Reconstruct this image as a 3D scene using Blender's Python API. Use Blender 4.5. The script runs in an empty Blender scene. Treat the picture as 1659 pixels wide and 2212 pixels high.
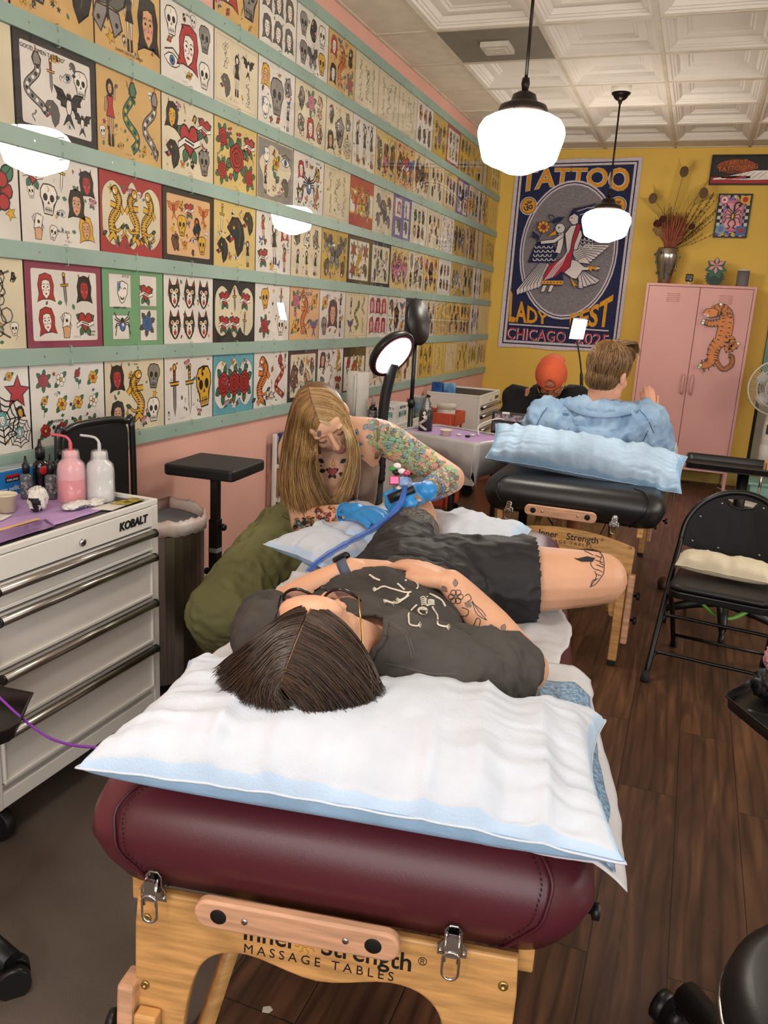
import bpy, bmesh, math, random
import numpy as np
from mathutils import Vector, Matrix, Euler
from mathutils.bvhtree import BVHTree
from mathutils import noise as mnoise
SC = bpy.context.scene
COL = SC.collection
PI = math.pi
V = Vector
# ------------------------------------------------------------ camera
FPX = 1741.4655; YAW, PITCH, ROLL = .3521, -.2461, .057
CAM = V((2.004, 0.0, 1.43))
_cy, _sy, _cp, _sp, _cr, _sr = math.cos(YAW), math.sin(YAW), math.cos(PITCH), math.sin(PITCH), math.cos(ROLL), math.sin(ROLL)
FW = V((-_sy*_cp, _cy*_cp, _sp)); _r = V((_cy, _sy, 0)); _u = _r.cross(FW)
RT = _cr*_r + _sr*_u; UP = -_sr*_r + _cr*_u
cd = bpy.data.cameras.new('camera'); cam = bpy.data.objects.new('camera', cd); COL.objects.link(cam)
cd.sensor_fit = 'VERTICAL'; cd.sensor_height = 32.0; cd.lens = FPX/2212*32.0; cd.clip_start = .02; cd.clip_end = 60
cam.matrix_world = Matrix(((RT.x, UP.x, -FW.x, CAM.x), (RT.y, UP.y, -FW.y, CAM.y), (RT.z, UP.z, -FW.z, CAM.z), (0, 0, 0, 1)))
SC.camera = cam
def at(axis, val, px, py):          # pixel of the photograph -> point on the world plane axis = val
    d = FW + (px-829.5)/FPX*RT - (py-1106)/FPX*UP
    return CAM + d*((val-CAM[axis])/d[axis])
def atx(v, px, py): return at(0, v, px, py)
def aty(v, px, py): return at(1, v, px, py)
def atz(v, px, py): return at(2, v, px, py)
# ------------------------------------------------------------ light
SC.view_settings.view_transform = 'Standard'; SC.view_settings.look = 'None'; SC.view_settings.gamma = 1.0
SC.view_settings.use_curve_mapping = False
SC.view_settings.exposure = 0.1
SC.cycles.max_bounces = 6; SC.cycles.diffuse_bounces = 4; SC.cycles.glossy_bounces = 3; SC.cycles.transmission_bounces = 4; SC.cycles.transparent_max_bounces = 12
wd = bpy.data.worlds.new('world'); SC.world = wd; wd.use_nodes = True
wd.node_tree.nodes['Background'].inputs[0].default_value = (.9, .92, 1, 1); wd.node_tree.nodes['Background'].inputs[1].default_value = .3
def area_light(name, loc, target, size, size_y, power, color):
    l = bpy.data.lights.new(name, 'AREA'); l.shape = 'RECTANGLE'; l.size = size; l.size_y = size_y; l.energy = power; l.color = color
    o = bpy.data.objects.new(name, l); COL.objects.link(o); o.location = loc
    o.rotation_euler = (V(target)-V(loc)).to_track_quat('-Z', 'Y').to_euler(); return o
area_light('front_fill_light', (2.6, -2.35, 1.75), (1.7, 3.0, .9), 3.4, 1.9, 76, (.93, .96, 1.0))  # fill light added behind the camera; the front wall has no window
area_light('side_fill_light', (5.4, 2.6, 1.9), (1.2, 3.2, 1.0), 3.0, 1.6, 60, (1.0, .96, .92))  # added area light, out of view before the solid right wall
GLOBE_W = 36.0      # emission of the pendant globes
# ------------------------------------------------------------ materials
def lin(h):
    h = h.lstrip('#'); c = [int(h[i:i+2], 16)/255 for i in (0, 2, 4)]
    return tuple((x/12.92 if x <= .04045 else ((x+.055)/1.055)**2.4) for x in c)+(1.0,)
MATS = {}
def mat(name, color='808080', rough=.5, metal=0, coat=0, var=.06, vscale=8, bump=0, bscale=60, trans=0, ior=1.45, alpha=1, emit=0, sheen=0, sss=0, spec=.5, stretch=None, color2=None, crough=.03):
    if name in MATS: return MATS[name]
    m = bpy.data.materials.new(name); m.use_nodes = True; nt = m.node_tree; b = nt.nodes['Principled BSDF']
    tc = nt.nodes.new('ShaderNodeTexCoord'); mp = nt.nodes.new('ShaderNodeMapping'); nt.links.new(tc.outputs['Object'], mp.inputs[0])
    if stretch: mp.inputs['Scale'].default_value = stretch
    n = nt.nodes.new('ShaderNodeTexNoise'); n.inputs['Scale'].default_value = vscale; n.inputs['Detail'].default_value = 4
    nt.links.new(mp.outputs[0], n.inputs['Vector'])
    mx = nt.nodes.new('ShaderNodeMix'); mx.data_type = 'RGBA'
    c = lin(color) if isinstance(color, str) else tuple(color)+(1,)
    c2 = lin(color2) if color2 else tuple(max(0, min(1, x*(1-var*2.2))) for x in c[:3])+(1,)
    mx.inputs[6].default_value = c2; mx.inputs[7].default_value = tuple(min(1, x*(1+var*.4)) for x in c[:3])+(1,) if not color2 else c
    rp = nt.nodes.new('ShaderNodeMapRange'); rp.inputs[1].default_value = .35; rp.inputs[2].default_value = .65
    nt.links.new(n.outputs[0], rp.inputs[0]); nt.links.new(rp.outputs[0], mx.inputs[0]); nt.links.new(mx.outputs[2], b.inputs['Base Color'])
    b.inputs['Roughness'].default_value = rough; b.inputs['Metallic'].default_value = metal
    b.inputs['Coat Weight'].default_value = coat; b.inputs['Coat Roughness'].default_value = crough
    b.inputs['Specular IOR Level'].default_value = spec; b.inputs['IOR'].default_value = ior
    b.inputs['Transmission Weight'].default_value = trans; b.inputs['Alpha'].default_value = alpha
    b.inputs['Sheen Weight'].default_value = sheen
    if sss: b.inputs['Subsurface Weight'].default_value = sss; b.inputs['Subsurface Radius'].default_value = (.9, .35, .2); b.inputs['Subsurface Scale'].default_value = .01
    if emit: b.inputs['Emission Color'].default_value = c; b.inputs['Emission Strength'].default_value = emit
    if bump:
        n2 = nt.nodes.new('ShaderNodeTexNoise'); n2.inputs['Scale'].default_value = bscale; n2.inputs['Detail'].default_value = 5
        nt.links.new(mp.outputs[0], n2.inputs['Vector'])
        bp = nt.nodes.new('ShaderNodeBump'); bp.inputs['Strength'].default_value = bump; bp.inputs['Distance'].default_value = .01
        nt.links.new(n2.outputs[0], bp.inputs['Height']); nt.links.new(bp.outputs[0], b.inputs['Normal'])
    MATS[name] = m; return m
# ------------------------------------------------------------ objects
def tag(o, label=None, cat=None, group=None, kind=None):
    if label: o['label'] = label
    if cat: o['category'] = cat
    if group: o['group'] = group
    if kind: o['kind'] = kind
    return o
def thing(name, label, cat, loc=(0, 0, 0), rotz=0, group=None, rot=None):
    o = bpy.data.objects.new(name, None); o.empty_display_size = .05; COL.objects.link(o)
    e = Euler(rot) if rot else Euler((0, 0, rotz))
    o.matrix_world = Matrix.Translation(V(loc)) @ e.to_matrix().to_4x4()
    o['_m'] = [x for row in o.matrix_world for x in row]
    MW[o.name] = o.matrix_world.copy()
    return tag(o, label, cat, group)
MW = {}
class MB:
    def __init__(s): s.v = []; s.f = []; s.m = []; s.smooth = []
    def add(s, vs, fs, mi=0, sm=False, M=None):
        k = len(s.v)
        s.v += [(M @ V(p)) if M is not None else V(p) for p in vs]
        for f in fs: s.f.append([i+k for i in f]); s.m.append(mi); s.smooth.append(sm)
        return s
    def box(s, a, b, mi=0, M=None):
        x0, y0, z0 = a; x1, y1, z1 = b
        vs = [(x, y, z) for x in (x0, x1) for y in (y0, y1) for z in (z0, z1)]
        return s.add(vs, [(0, 1, 3, 2), (4, 6, 7, 5), (0, 4, 5, 1), (2, 3, 7, 6), (0, 2, 6, 4), (1, 5, 7, 3)], mi, False, M)
    def lathe(s, prof, seg=24, mi=0, M=None, sm=True, cap=True):
        vs = []; fs = []
        for r, z in prof:
            for i in range(seg): a = 2*PI*i/seg; vs.append((r*math.cos(a), r*math.sin(a), z))
        for j in range(len(prof)-1):
            for i in range(seg): i2 = (i+1) % seg; fs.append((j*seg+i, j*seg+i2, (j+1)*seg+i2, (j+1)*seg+i))
        s.add(vs, fs, mi, sm, M)
        if cap:
            k = len(s.v)-len(vs)
            if prof[0][0] > 1e-5: s.f.append([k+i for i in range(seg)][::-1]); s.m.append(mi); s.smooth.append(False)
            if prof[-1][0] > 1e-5: s.f.append([k+(len(prof)-1)*seg+i for i in range(seg)]); s.m.append(mi); s.smooth.append(False)
        return s
    def tube(s, pts, r, seg=8, mi=0, cap=True, closed=False, sm=True, flat=1.0, upv=None):
        pts = [V(p) for p in pts]; n = len(pts)
        rs = list(r) if hasattr(r, '__len__') else [r]*n
        vs = []; fs = []; prev = None
        for i, p in enumerate(pts):
            if closed: t = pts[(i+1) % n]-pts[i-1]
            else: t = pts[min(i+1, n-1)]-pts[max(i-1, 0)]
            if t.length < 1e-9: t = V((0, 0, 1))
            t.normalize()
            if prev is None:
                u = V(upv) if upv else (V((0, 0, 1)) if abs(t.z) < .9 else V((1, 0, 0)))
                prev = (u-t*u.dot(t)).normalized()
            else:
                prev = prev-t*prev.dot(t)
                prev = prev.normalized() if prev.length > 1e-6 else V((1, 0, 0))
            w = t.cross(prev)
            for k in range(seg):
                a = 2*PI*k/seg; vs.append(p+(w*math.cos(a)+prev*math.sin(a)*flat)*rs[i])
        m = n if closed else n-1
        for i in range(m):
            j = (i+1) % n
            for k in range(seg): k2 = (k+1) % seg; fs.append((i*seg+k, i*seg+k2, j*seg+k2, j*seg+k))
        b = len(s.v); s.add(vs, fs, mi, sm)
        if cap and not closed:
            s.f.append([b+k for k in range(seg)][::-1]); s.f.append([b+(n-1)*seg+k for k in range(seg)])
            s.m += [mi]*2; s.smooth += [False]*2
        return s
    def cyl(s, a, b, r, r2=None, seg=16, mi=0, cap=True): return s.tube([a, b], [r, r if r2 is None else r2], seg, mi, cap)
    def prism(s, poly, t0, t1, M=None, mi=0, sm=False):       # polygon in local XY, extruded in Z
        n = len(poly); vs = [(p[0], p[1], t0) for p in poly]+[(p[0], p[1], t1) for p in poly]
        s.add(vs, [list(range(n))[::-1], list(range(n, 2*n))], mi, False, M)
        k = len(s.v)-2*n
        for i in range(n):
            j = (i+1) % n; s.f.append([k+i, k+j, k+n+j, k+n+i]); s.m.append(mi); s.smooth.append(sm)
        return s
    def ell(s, c, r, seg=20, rings=12, mi=0, M=None):
        vs = []; fs = []
        for j in range(rings+1):
            th = PI*j/rings
            for i in range(seg):
                a = 2*PI*i/seg; vs.append((c[0]+r[0]*math.sin(th)*math.cos(a), c[1]+r[1]*math.sin(th)*math.sin(a), c[2]+r[2]*math.cos(th)))
        for j in range(rings):
            for i in range(seg): i2 = (i+1) % seg; fs.append((j*seg+i, (j+1)*seg+i, (j+1)*seg+i2, j*seg+i2))
        return s.add(vs, fs, mi, True, M)
    def grid(s, P, mi=0, sm=True, closed_u=False):             # P[i][j] points
        n = len(P); m = len(P[0]); vs = [p for row in P for p in row]; fs = []
        for i in range(n if closed_u else n-1):
            i2 = (i+1) % n
            for j in range(m-1): fs.append((i*m+j, i2*m+j, i2*m+j+1, i*m+j+1))
        return s.add(vs, fs, mi, sm)
    def build(s, name, mats, parent=None, world=False, bevel=0, bseg=2, subsurf=0, loc=None, solid=0, weld=False):
        if not isinstance(mats, (list, tuple)): mats = [mats]
        vs = s.v
        if world and parent is not None:
            r = parent
            while r is not None and r.name not in MW: r = r.parent
            if r is not None: I = MW[r.name].inverted(); vs = [I @ p for p in vs]
        me = bpy.data.meshes.new(name); me.from_pydata([tuple(p) for p in vs], [], s.f)
        for m in mats: me.materials.append(m)
        me.polygons.foreach_set('material_index', s.m); me.polygons.foreach_set('use_smooth', s.smooth)
        if weld:
            bm = bmesh.new(); bm.from_mesh(me); bmesh.ops.remove_doubles(bm, verts=bm.verts, dist=1e-4); bmesh.ops.recalc_face_normals(bm, faces=bm.faces); bm.to_mesh(me); bm.free()
        me.update(); o = bpy.data.objects.new(name, me); COL.objects.link(o)
        if parent is not None: o.parent = parent
        if loc: o.location = loc
        if solid: md = o.modifiers.new('thickness', 'SOLIDIFY'); md.thickness = solid; md.offset = 0
        if bevel:
            md = o.modifiers.new('bevel', 'BEVEL'); md.width = bevel; md.segments = bseg; md.limit_method = 'ANGLE'; md.angle_limit = math.radians(40)
        if subsurf: md = o.modifiers.new('subsurf', 'SUBSURF'); md.levels = subsurf; md.render_levels = subsurf
        return o
def one(mb, name, mats, label, cat, group=None, **kw):       # a thing that is one mesh, its origin at its own base
    zs = min(p.z for p in mb.v); cx = sum(p.x for p in mb.v)/len(mb.v); cy = sum(p.y for p in mb.v)/len(mb.v)
    off = V((cx, cy, zs)); mb.v = [p-off for p in mb.v]
    o = mb.build(name, mats, **kw); o.location = off; return tag(o, label, cat, group)
def struct(mb, name, mats, **kw): return tag(mb.build(name, mats, **kw), kind='structure')
def frame(o, ex, ey, ez=None):
    ex = V(ex).normalized(); ey = V(ey); ey = (ey-ex*ey.dot(ex)).normalized(); ez = ex.cross(ey)
    return Matrix(((ex.x, ey.x, ez.x, o[0]), (ex.y, ey.y, ez.y, o[1]), (ex.z, ey.z, ez.z, o[2]), (0, 0, 0, 1)))
def rbox_poly(w, h, r, n=5, cx=0, cy=0):
    p = []
    for sx, sy, a0 in ((1, 1, 0), (-1, 1, 90), (-1, -1, 180), (1, -1, 270)):
        for k in range(n+1):
            a = math.radians(a0+90*k/n); p.append((cx+sx*(w/2-r)+r*math.cos(a), cy+sy*(h/2-r)+r*math.sin(a)))
    return p
def smooth_path(pts, n=8, closed=False):
    pts = [V(p) if len(p) == 3 else V((p[0], p[1], 0)) for p in pts]; N = len(pts); out = []
    for i in range(N if closed else N-1):
        p0 = pts[(i-1) % N] if closed or i > 0 else pts[0]; p1 = pts[i]; p2 = pts[(i+1) % N]; p3 = pts[(i+2) % N] if closed or i+2 < N else pts[-1]
        for k in range(n):
            t = k/n; out.append(.5*((2*p1)+(p2-p0)*t+(2*p0-5*p1+4*p2-p3)*t*t+(3*p1-p0-3*p2+p3)*t**3))
    if not closed: out.append(pts[-1])
    return out
def text_mesh(body, size, M, depth=.0008, bold=0, align='CENTER', spacing=1.0, shear=0):
    cu = bpy.data.curves.new('lettering', 'FONT'); cu.body = body; cu.size = size; cu.extrude = depth; cu.offset = bold
    cu.align_x = align; cu.align_y = 'CENTER'; cu.space_character = spacing; cu.shear = shear; cu.resolution_u = 3
    o = bpy.data.objects.new('lettering', cu); COL.objects.link(o)
    dg = bpy.context.evaluated_depsgraph_get(); me = bpy.data.meshes.new_from_object(o.evaluated_get(dg))
    me.transform(M); bpy.data.objects.remove(o); bpy.data.curves.remove(cu); return me
def add_text(mb, body, size, M, mi=0, **kw):
    me = text_mesh(body, size, M, **kw)
    mb.add([v.co.copy() for v in me.vertices], [list(p.vertices) for p in me.polygons], mi); bpy.data.meshes.remove(me); return mb
def fit_text(mb, body, w, h, M, mi=0, depth=.001, bold=0, top=None):      # text stretched to a w x h box, centred; top(x) bends it
    me = text_mesh(body, 1.0, Matrix(), depth=depth, bold=bold)
    xs = [v.co.x for v in me.vertices]; ys = [v.co.y for v in me.vertices]; x0, x1, y0, y1 = min(xs), max(xs), min(ys), max(ys)
    vs = []
    for v in me.vertices:
        u = (v.co.x-x0)/(x1-x0); t = (v.co.y-y0)/(y1-y0)
        yy = (t-.5)*h if top is None else top[0](u)+(top[1](u)-top[0](u))*t
        vs.append(M @ V(((u-.5)*w, yy, v.co.z)))
    mb.add(vs, [list(p.vertices) for p in me.polygons], mi); bpy.data.meshes.remove(me); return mb
def fbm(p, sc=1.0, o=4): return mnoise.fractal(V(p)*sc, 1.0, 2.0, o, noise_basis='PERLIN_ORIGINAL')
rnd = random.Random(7)
# ============================================================ drawn motifs (2D polygons in a unit box, y up)
INK = {'K': '1a1614', 'R': 'b02a2c', 'G': '3c7a58', 'Y': 'dca92c', 'B': '3a6ea8', 'O': 'd87a2a', 'W': 'eee6da', 'S': 'd9a67c', 'P': 'cf6f8e', 'N': '8a8580', 'T': '6e4a32', 'V': '7a68a8', 'C': '5fb0b0', 'L': 'e9a0a8', 'D': '1c2040', 'A': '5a5650'}
INKS = list(INK); INKM = [mat('ink_'+k, INK[k], .55, var=.05, vscale=30) for k in INKS]
def circ(cx, cy, r, n=14, ry=None, a0=0): return [(cx+r*math.cos(a0+2*PI*i/n), cy+(ry or r)*math.sin(a0+2*PI*i/n)) for i in range(n)]
def strokes(pts, w, closed=False):
    n = len(pts); L = []; R = []
    for i in range(n):
        a = pts[i-1] if (closed or i) else pts[0]; b = pts[(i+1) % n] if (closed or i < n-1) else pts[-1]
        dx, dy = b[0]-a[0], b[1]-a[1]; l = math.hypot(dx, dy) or 1; nx, ny = -dy/l*w/2, dx/l*w/2
        L.append((pts[i][0]+nx, pts[i][1]+ny)); R.append((pts[i][0]-nx, pts[i][1]-ny))
    out = []
    for i in range(n if closed else n-1):
        j = (i+1) % n; out.append([L[i], L[j], R[j], R[i]])
    return out
def xf(items, cx, cy, s, rot=0, fx=1):
    c, si = math.cos(rot), math.sin(rot)
    return [(k, [(cx+s*(fx*x*c-y*si), cy+s*(fx*x*si+y*c)) for x, y in p]) for k, p in items]
def out_(k, p, w=.05): return [(k, p)]+[('K', q) for q in strokes(p, w, True)]
def leaf(x, y, l, a, k='G', wd=.32):
    pts = []
    for t, s in [(i/6, 1) for i in range(7)]+[(1-i/6, -1) for i in range(1, 6)]:
        pts.append((l*t, s*wd*l*math.sin(PI*t)))
    return xf(out_(k, pts, .045)+[('K', q) for q in strokes([(0, 0), (l*.9, 0)], .03)], x, y, 1, a)
def m_rose(c='R', lf='G'):
    o = []
    for a in (.4, 1.3, 2.3, 3.6, 4.6, 5.6): o += leaf(.35*math.cos(a), .35*math.sin(a), .62, a, lf)
    for r, n, off in ((.52, 6, 0), (.36, 5, .4), (.2, 3, .2)):
        p = []
        for i in range(n*5): a = off+2*PI*i/(n*5); rr = r*(1+.13*abs(math.sin(n*a/2*1.0+off))); p.append((rr*math.cos(a), rr*math.sin(a)))
        o += out_(c, p, .05)
    o += [('K', q) for q in strokes([(.09*t*math.cos(t*2.2)*.35, .09*t*math.sin(t*2.2)*.35) for t in [i*.6 for i in range(9)]], .04)]
    return o
def m_flower(c='Y', lf='G', n=6, cen='R'):
    o = []
    for a in (.8, 3.9): o += leaf(.3*math.cos(a), .3*math.sin(a), .65, a, lf)
    for i in range(n):
        a = 2*PI*i/n; o += out_(c, circ(.36*math.cos(a), .36*math.sin(a), .22, 9), .045)
    return o+out_(cen, circ(0, 0, .17, 10), .05)
def m_stem(c='Y'):
    return [('G', q) for q in strokes([(0, -.95), (.06, -.4), (0, .3)], .07)]+leaf(0, -.5, .5, .7)+leaf(.03, -.3, .45, 2.4)+xf(m_flower(c, 'G', 6), 0, .45, .62)
def m_skull(c='W', jaw=True):
    p = [(.0, .8), (.4, .74), (.6, .45), (.6, .1), (.45, -.12), (.36, -.45), (.3, -.72), (-.3, -.72), (-.36, -.45), (-.45, -.12), (-.6, .1), (-.6, .45), (-.4, .74)]
    o = out_(c, p, .07)
    for s in (-1, 1): o += [('K', circ(s*.24, .12, .17, 9, .2))]+[('K', q) for q in strokes([(s*.5, -.1), (s*.38, -.2), (s*.36, -.5)], .06)]
    o += [('K', [(0, -.02), (.09, -.2), (-.09, -.2)])]
    for x in (-.18, -.06, .06, .18): o += [('K', q) for q in strokes([(x, -.36), (x, -.64)], .045)]
    o += [('K', q) for q in strokes([(-.28, -.5), (.28, -.5)], .04)]+[('K', q) for q in strokes([(-.1, .7), (0, .5), (-.08, .4)], .035)]
    return o
def m_heart(c='R', banner=True):
    p = []
    for i in range(26):
        t = 2*PI*i/26; p.append((.6*math.sin(t)**3, .06+.042*(13*math.cos(t)-5*math.cos(2*t)-2*math.cos(3*t)-math.cos(4*t))))
    o = []
    for a in (.5, 2.64, 4.2, 5.2): o += leaf(.3*math.cos(a), .3*math.sin(a), .6, a)
    o += out_(c, p, .07)
    if banner: o += out_('W', [(-.75, -.1), (-.3, .12), (.3, -.02), (.75, .14), (.75, -.1), (.3, -.26), (-.3, -.12), (-.75, -.34)], .05)+[('K', q) for q in strokes([(-.3, 0), (0, -.06), (.3, -.14)], .07)]
    return o
def m_dagger(c='N', h='R'):
    o = out_(c, [(-.1, .2), (.1, .2), (.09, -.6), (0, -.95), (-.09, -.6)], .05)+out_('Y', [(-.34, .3), (.34, .3), (.3, .18), (-.3, .18)], .05)+out_(h, [(-.07, .3), (.07, .3), (.09, .75), (-.09, .75)], .05)+out_('Y', circ(0, .83, .12, 9), .05)
    for y in (.4, .52, .64): o += [('K', q) for q in strokes([(-.08, y), (.08, y+.05)], .04)]
    return o
def m_snake(c='G', c2='Y', ph=0):
    pts = [(.42*math.sin(ph+t*7.2)*(1-.35*t), -.9+1.55*t) for t in [i/26 for i in range(27)]]
    o = [('K', q) for q in strokes(pts, .3)]+[(c, q) for q in strokes(pts, .22)]
    for i in range(1, 26, 2): o += [('K' if i % 4 == 1 else c2, circ(pts[i][0], pts[i][1], .07, 6))]
    hx, hy = pts[-1]
    return o+out_(c, xf([('K', [(-.14, -.1), (.14, -.1), (.2, .1), (.08, .3), (-.08, .3), (-.2, .1)])], hx, hy+.1, 1)[0][1], .06)+[('R', q) for q in strokes([(hx, hy+.38), (hx, hy+.6)], .05)]
def m_cat(c='K', e='Y', mouth='R'):
    p = [(0, .5), (.2, .52), (.42, .95), (.52, .5), (.6, .1), (.48, -.4), (.2, -.75), (0, -.85), (-.2, -.75), (-.48, -.4), (-.6, .1), (-.52, .5), (-.42, .95), (-.2, .52)]
    o = out_(c, p, .05)+[('W', [(0, .2), (.3, -.1), (.26, -.5), (0, -.78), (-.26, -.5), (-.3, -.1)])]
    for s in (-1, 1):
        o += [(mouth, [(s*.3, .56), (s*.4, .8), (s*.45, .52)])]+[('W', circ(s*.25, .18, .16, 8, .13)), (e, circ(s*.25, .18, .1, 8)), ('K', circ(s*.25, .18, .045, 6))]
        for y in (-.1, -.2): o += [('K' if c != 'K' else 'A', q) for q in strokes([(s*.2, y), (s*.72, y+.12)], .03)]
    return o+[('K', circ(0, -.08, .08, 6)), (mouth, circ(0, -.42, .16, 8, .2)), ('W', [(-.12, -.28), (-.04, -.28), (-.08, -.4)]), ('W', [(.12, -.28), (.04, -.28), (.08, -.4)])]
def m_face(hair='K', lip='R', skin='W', horns=False):
    o = []
    if horns:
        for s in (-1, 1): o += out_('R', [(s*.25, .6), (s*.5, .98), (s*.42, .5)], .05)
    o += out_(hair, [(0, .85), (.45, .72), (.62, .2), (.55, -.3), (.7, -.75), (.3, -.6), (-.3, -.6), (-.7, -.75), (-.55, -.3), (-.62, .2), (-.45, .72)], .05)
    o += out_(skin, [(0, .5), (.28, .42), (.36, .05), (.26, -.35), (0, -.6), (-.26, -.35), (-.36, .05), (-.28, .42)], .05)
    for s in (-1, 1): o += [('K', circ(s*.15, .08, .07, 7, .045))]+[('K', q) for q in strokes([(s*.06, .2), (s*.16, .25), (s*.26, .2)], .035)]+[('P', circ(s*.2, -.1, .06, 7))]
    return o+[('K', q) for q in strokes([(0, .05), (.04, -.12), (-.03, -.14)], .03)]+[(lip, circ(0, -.3, .1, 8, .05))]
def m_figure(dress='R', hair='K', skin='S'):
    o = []
    for s in (-1, 1): o += out_(skin, [(s*.04, -.05), (s*.16, -.05), (s*.14, -.6), (s*.07, -.6)], .03)+out_('K', [(s*.05, -.6), (s*.15, -.6), (s*.16, -.92), (s*.04, -.95)], .03)
    o += out_(skin, [(-.18, .42), (-.28, .38), (-.34, .0), (-.27, -.02)], .03)+out_(skin, [(.18, .42), (.28, .38), (.3, .7), (.22, .7)], .03)
    o += out_(dress, [(-.18, .45), (.18, .45), (.12, .2), (.24, -.12), (-.24, -.12), (-.12, .2)], .04)
    return o+out_(hair, circ(0, .68, .2, 10, .24), .03)+out_(skin, circ(0, .66, .12, 10, .15), .03)+[('K', circ(-.04, .68, .02, 5)), ('K', circ(.04, .68, .02, 5)), ('R', circ(0, .6, .03, 5))]
def m_tiger(c='O', fx=1):
    sp = smooth_path([(-.2, -.8), (-.32, -.3), (.05, .1), (.2, .45), (-.05, .75)], 5); sp = [(p.x, p.y) for p in sp]
    o = [('K', q) for q in strokes(sp, .46)]+[(c, q) for q in strokes(sp, .38)]
    for a, b, c1 in (((-.25, -.75), (-.5, -.95), 1), ((-.2, -.75), (.1, -.95), 1), ((.1, .25), (-.4, .3), 1), ((.25, .35), (.5, .05), 1)):
        o += [('K', q) for q in strokes([a, b], .24)]+[(c, q) for q in strokes([a, b], .17)]
    for i in range(1, len(sp)-1):
        x, y = sp[i]; o += [('K', [(x-.2, y), (x-.02, y+.05), (x-.2, y+.06)]), ('K', [(x+.2, y+.02), (x+.03, y+.06), (x+.2, y+.09)])]
    tl = [(-.28, -.55), (.1, -.6), (.45, -.4), (.5, -.7), (.3, -.8)]
    o += [('K', q) for q in strokes(tl, .13)]+[(c, q) for q in strokes(tl, .07)]
    o += out_(c, circ(-.08, .78, .2, 9, .17), .05)+[('W', circ(-.16, .72, .08, 7)), ('R', circ(-.2, .66, .05, 6)), ('K', circ(-.1, .84, .03, 5))]
    for a in (3.6, 5.2, .3): o += leaf(-.2+.5*math.cos(a), -.55+.3*math.sin(a), .3, a, 'G', .22)
    return xf(o, 0, 0, 1, 0, fx)
def m_bird(c='B', c2='R'):
    o = []
    for s in (-1, 1):
        o += out_(c, [(0, .1), (s*.4, .55), (s*.95, .62), (s*.7, .3), (s*.75, .12), (s*.5, .08), (s*.5, -.1), (s*.15, -.12)], .05)
        for k in (.3, .5, .7): o += [('K', q) for q in strokes([(s*k*.8, .1+k*.2), (s*k*1.1, .3+k*.3)], .03)]
    o += out_(c, [(-.05, -.3), (.05, -.3), (.35, -.9), (0, -.6), (-.35, -.9)], .05)
    return o+out_(c2, circ(0, -.05, .18, 9, .35), .05)+out_(c, circ(0, .36, .14, 8), .05)+[('Y', [(-.04, .46), (.04, .46), (0, .62)]), ('K', circ(.05, .38, .03, 5))]
def m_butterfly(c='O', c2='Y'):
    o = []
    for s in (-1, 1):
        o += out_(c, [(0, .05), (s*.3, .65), (s*.85, .75), (s*.8, .25), (s*.45, .0)], .06)+out_(c2, [(0, -.02), (s*.5, -.05), (s*.65, -.45), (s*.3, -.75), (s*.08, -.3)], .06)
        o += [('K', circ(s*.6, .5, .09, 7)), ('K', circ(s*.4, -.4, .08, 7))]+[('K', q) for q in strokes([(s*.05, .1), (s*.4, .45)], .03)]+[('K', q) for q in strokes([(0, .4), (s*.2, .85)], .03)]
    return o+[('K', circ(0, 0, .07, 8, .42))]
def m_web():
    o = []
    for i in range(8):
        a = 2*PI*i/8; o += [('K', q) for q in strokes([(0, 0), (.95*math.cos(a), .95*math.sin(a))], .05)]
    for r in (.4, .65, .9):
        p = []
        for i in range(16): a = 2*PI*i/16; rr = r*(1 if i % 2 == 0 else .84); p.append((rr*math.cos(a), rr*math.sin(a)))
        o += [('K', q) for q in strokes(p, .06, True)]
    return o+xf(m_face('C', 'R', 'W'), 0, 0, .36)
def m_mask(c='B', frown=False):
    o = out_('W', [(-.55, .6), (0, .75), (.55, .6), (.5, -.1), (.2, -.65), (0, -.75), (-.2, -.65), (-.5, -.1)], .06)+[(c, [(-.5, .55), (-.2, .66), (-.3, .1), (-.45, -.05)])]
    for s in (-1, 1): o += [('K', q) for q in strokes([(s*.1, .2), (s*.25, .34), (s*.38, .22)], .07)]
    m = [(-.3, -.25), (0, -.42), (.3, -.25), (.12, -.52), (-.12, -.52)] if not frown else [(-.3, -.5), (0, -.3), (.3, -.5), (.12, -.24), (-.12, -.24)]
    return o+[('K', m)]
def m_spider():
    o = []
    for s in (-1, 1):
        for y, e in ((.3, .8), (.12, .35), (-.05, -.3), (-.2, -.8)): o += [('K', q) for q in strokes([(s*.15, y*.6), (s*.6, y+.1), (s*.8, e)], .09)]
    return o+out_('B', circ(0, -.2, .3, 10, .34), .06)+[('W', circ(.05, -.1, .12, 8))]+[('K', circ(0, .22, .18, 9))]
def m_eye():
    return out_('W', [(-.8, 0), (-.4, .32), (0, .42), (.4, .32), (.8, 0), (.4, -.26), (0, -.34), (-.4, -.26)], .07)+out_('B', circ(0, .03, .26, 10), .06)+[('K', circ(0, .03, .12, 8))]+[('K', q) for q in strokes([(-.8, .4), (0, .7), (.8, .4)], .09)]
def m_cards():
    o = []
    for a in (.5, .15, -.25): o += xf(out_('W', [(-.28, -.4), (.28, -.4), (.28, .5), (-.28, .5)], .05)+[('R' if a > .2 else 'K', circ(.0, .1, .12, 5))], 0, 0, 1, a)
    return o+out_('S', [(-.25, -.9), (.2, -.9), (.3, -.35), (.1, -.2), (-.3, -.3)], .05)
def m_star(c='Y'):
    return out_(c, [((.9 if i % 2 == 0 else .4)*math.sin(PI*i/5), (.9 if i % 2 == 0 else .4)*math.cos(PI*i/5)) for i in range(10)], .09)
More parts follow.
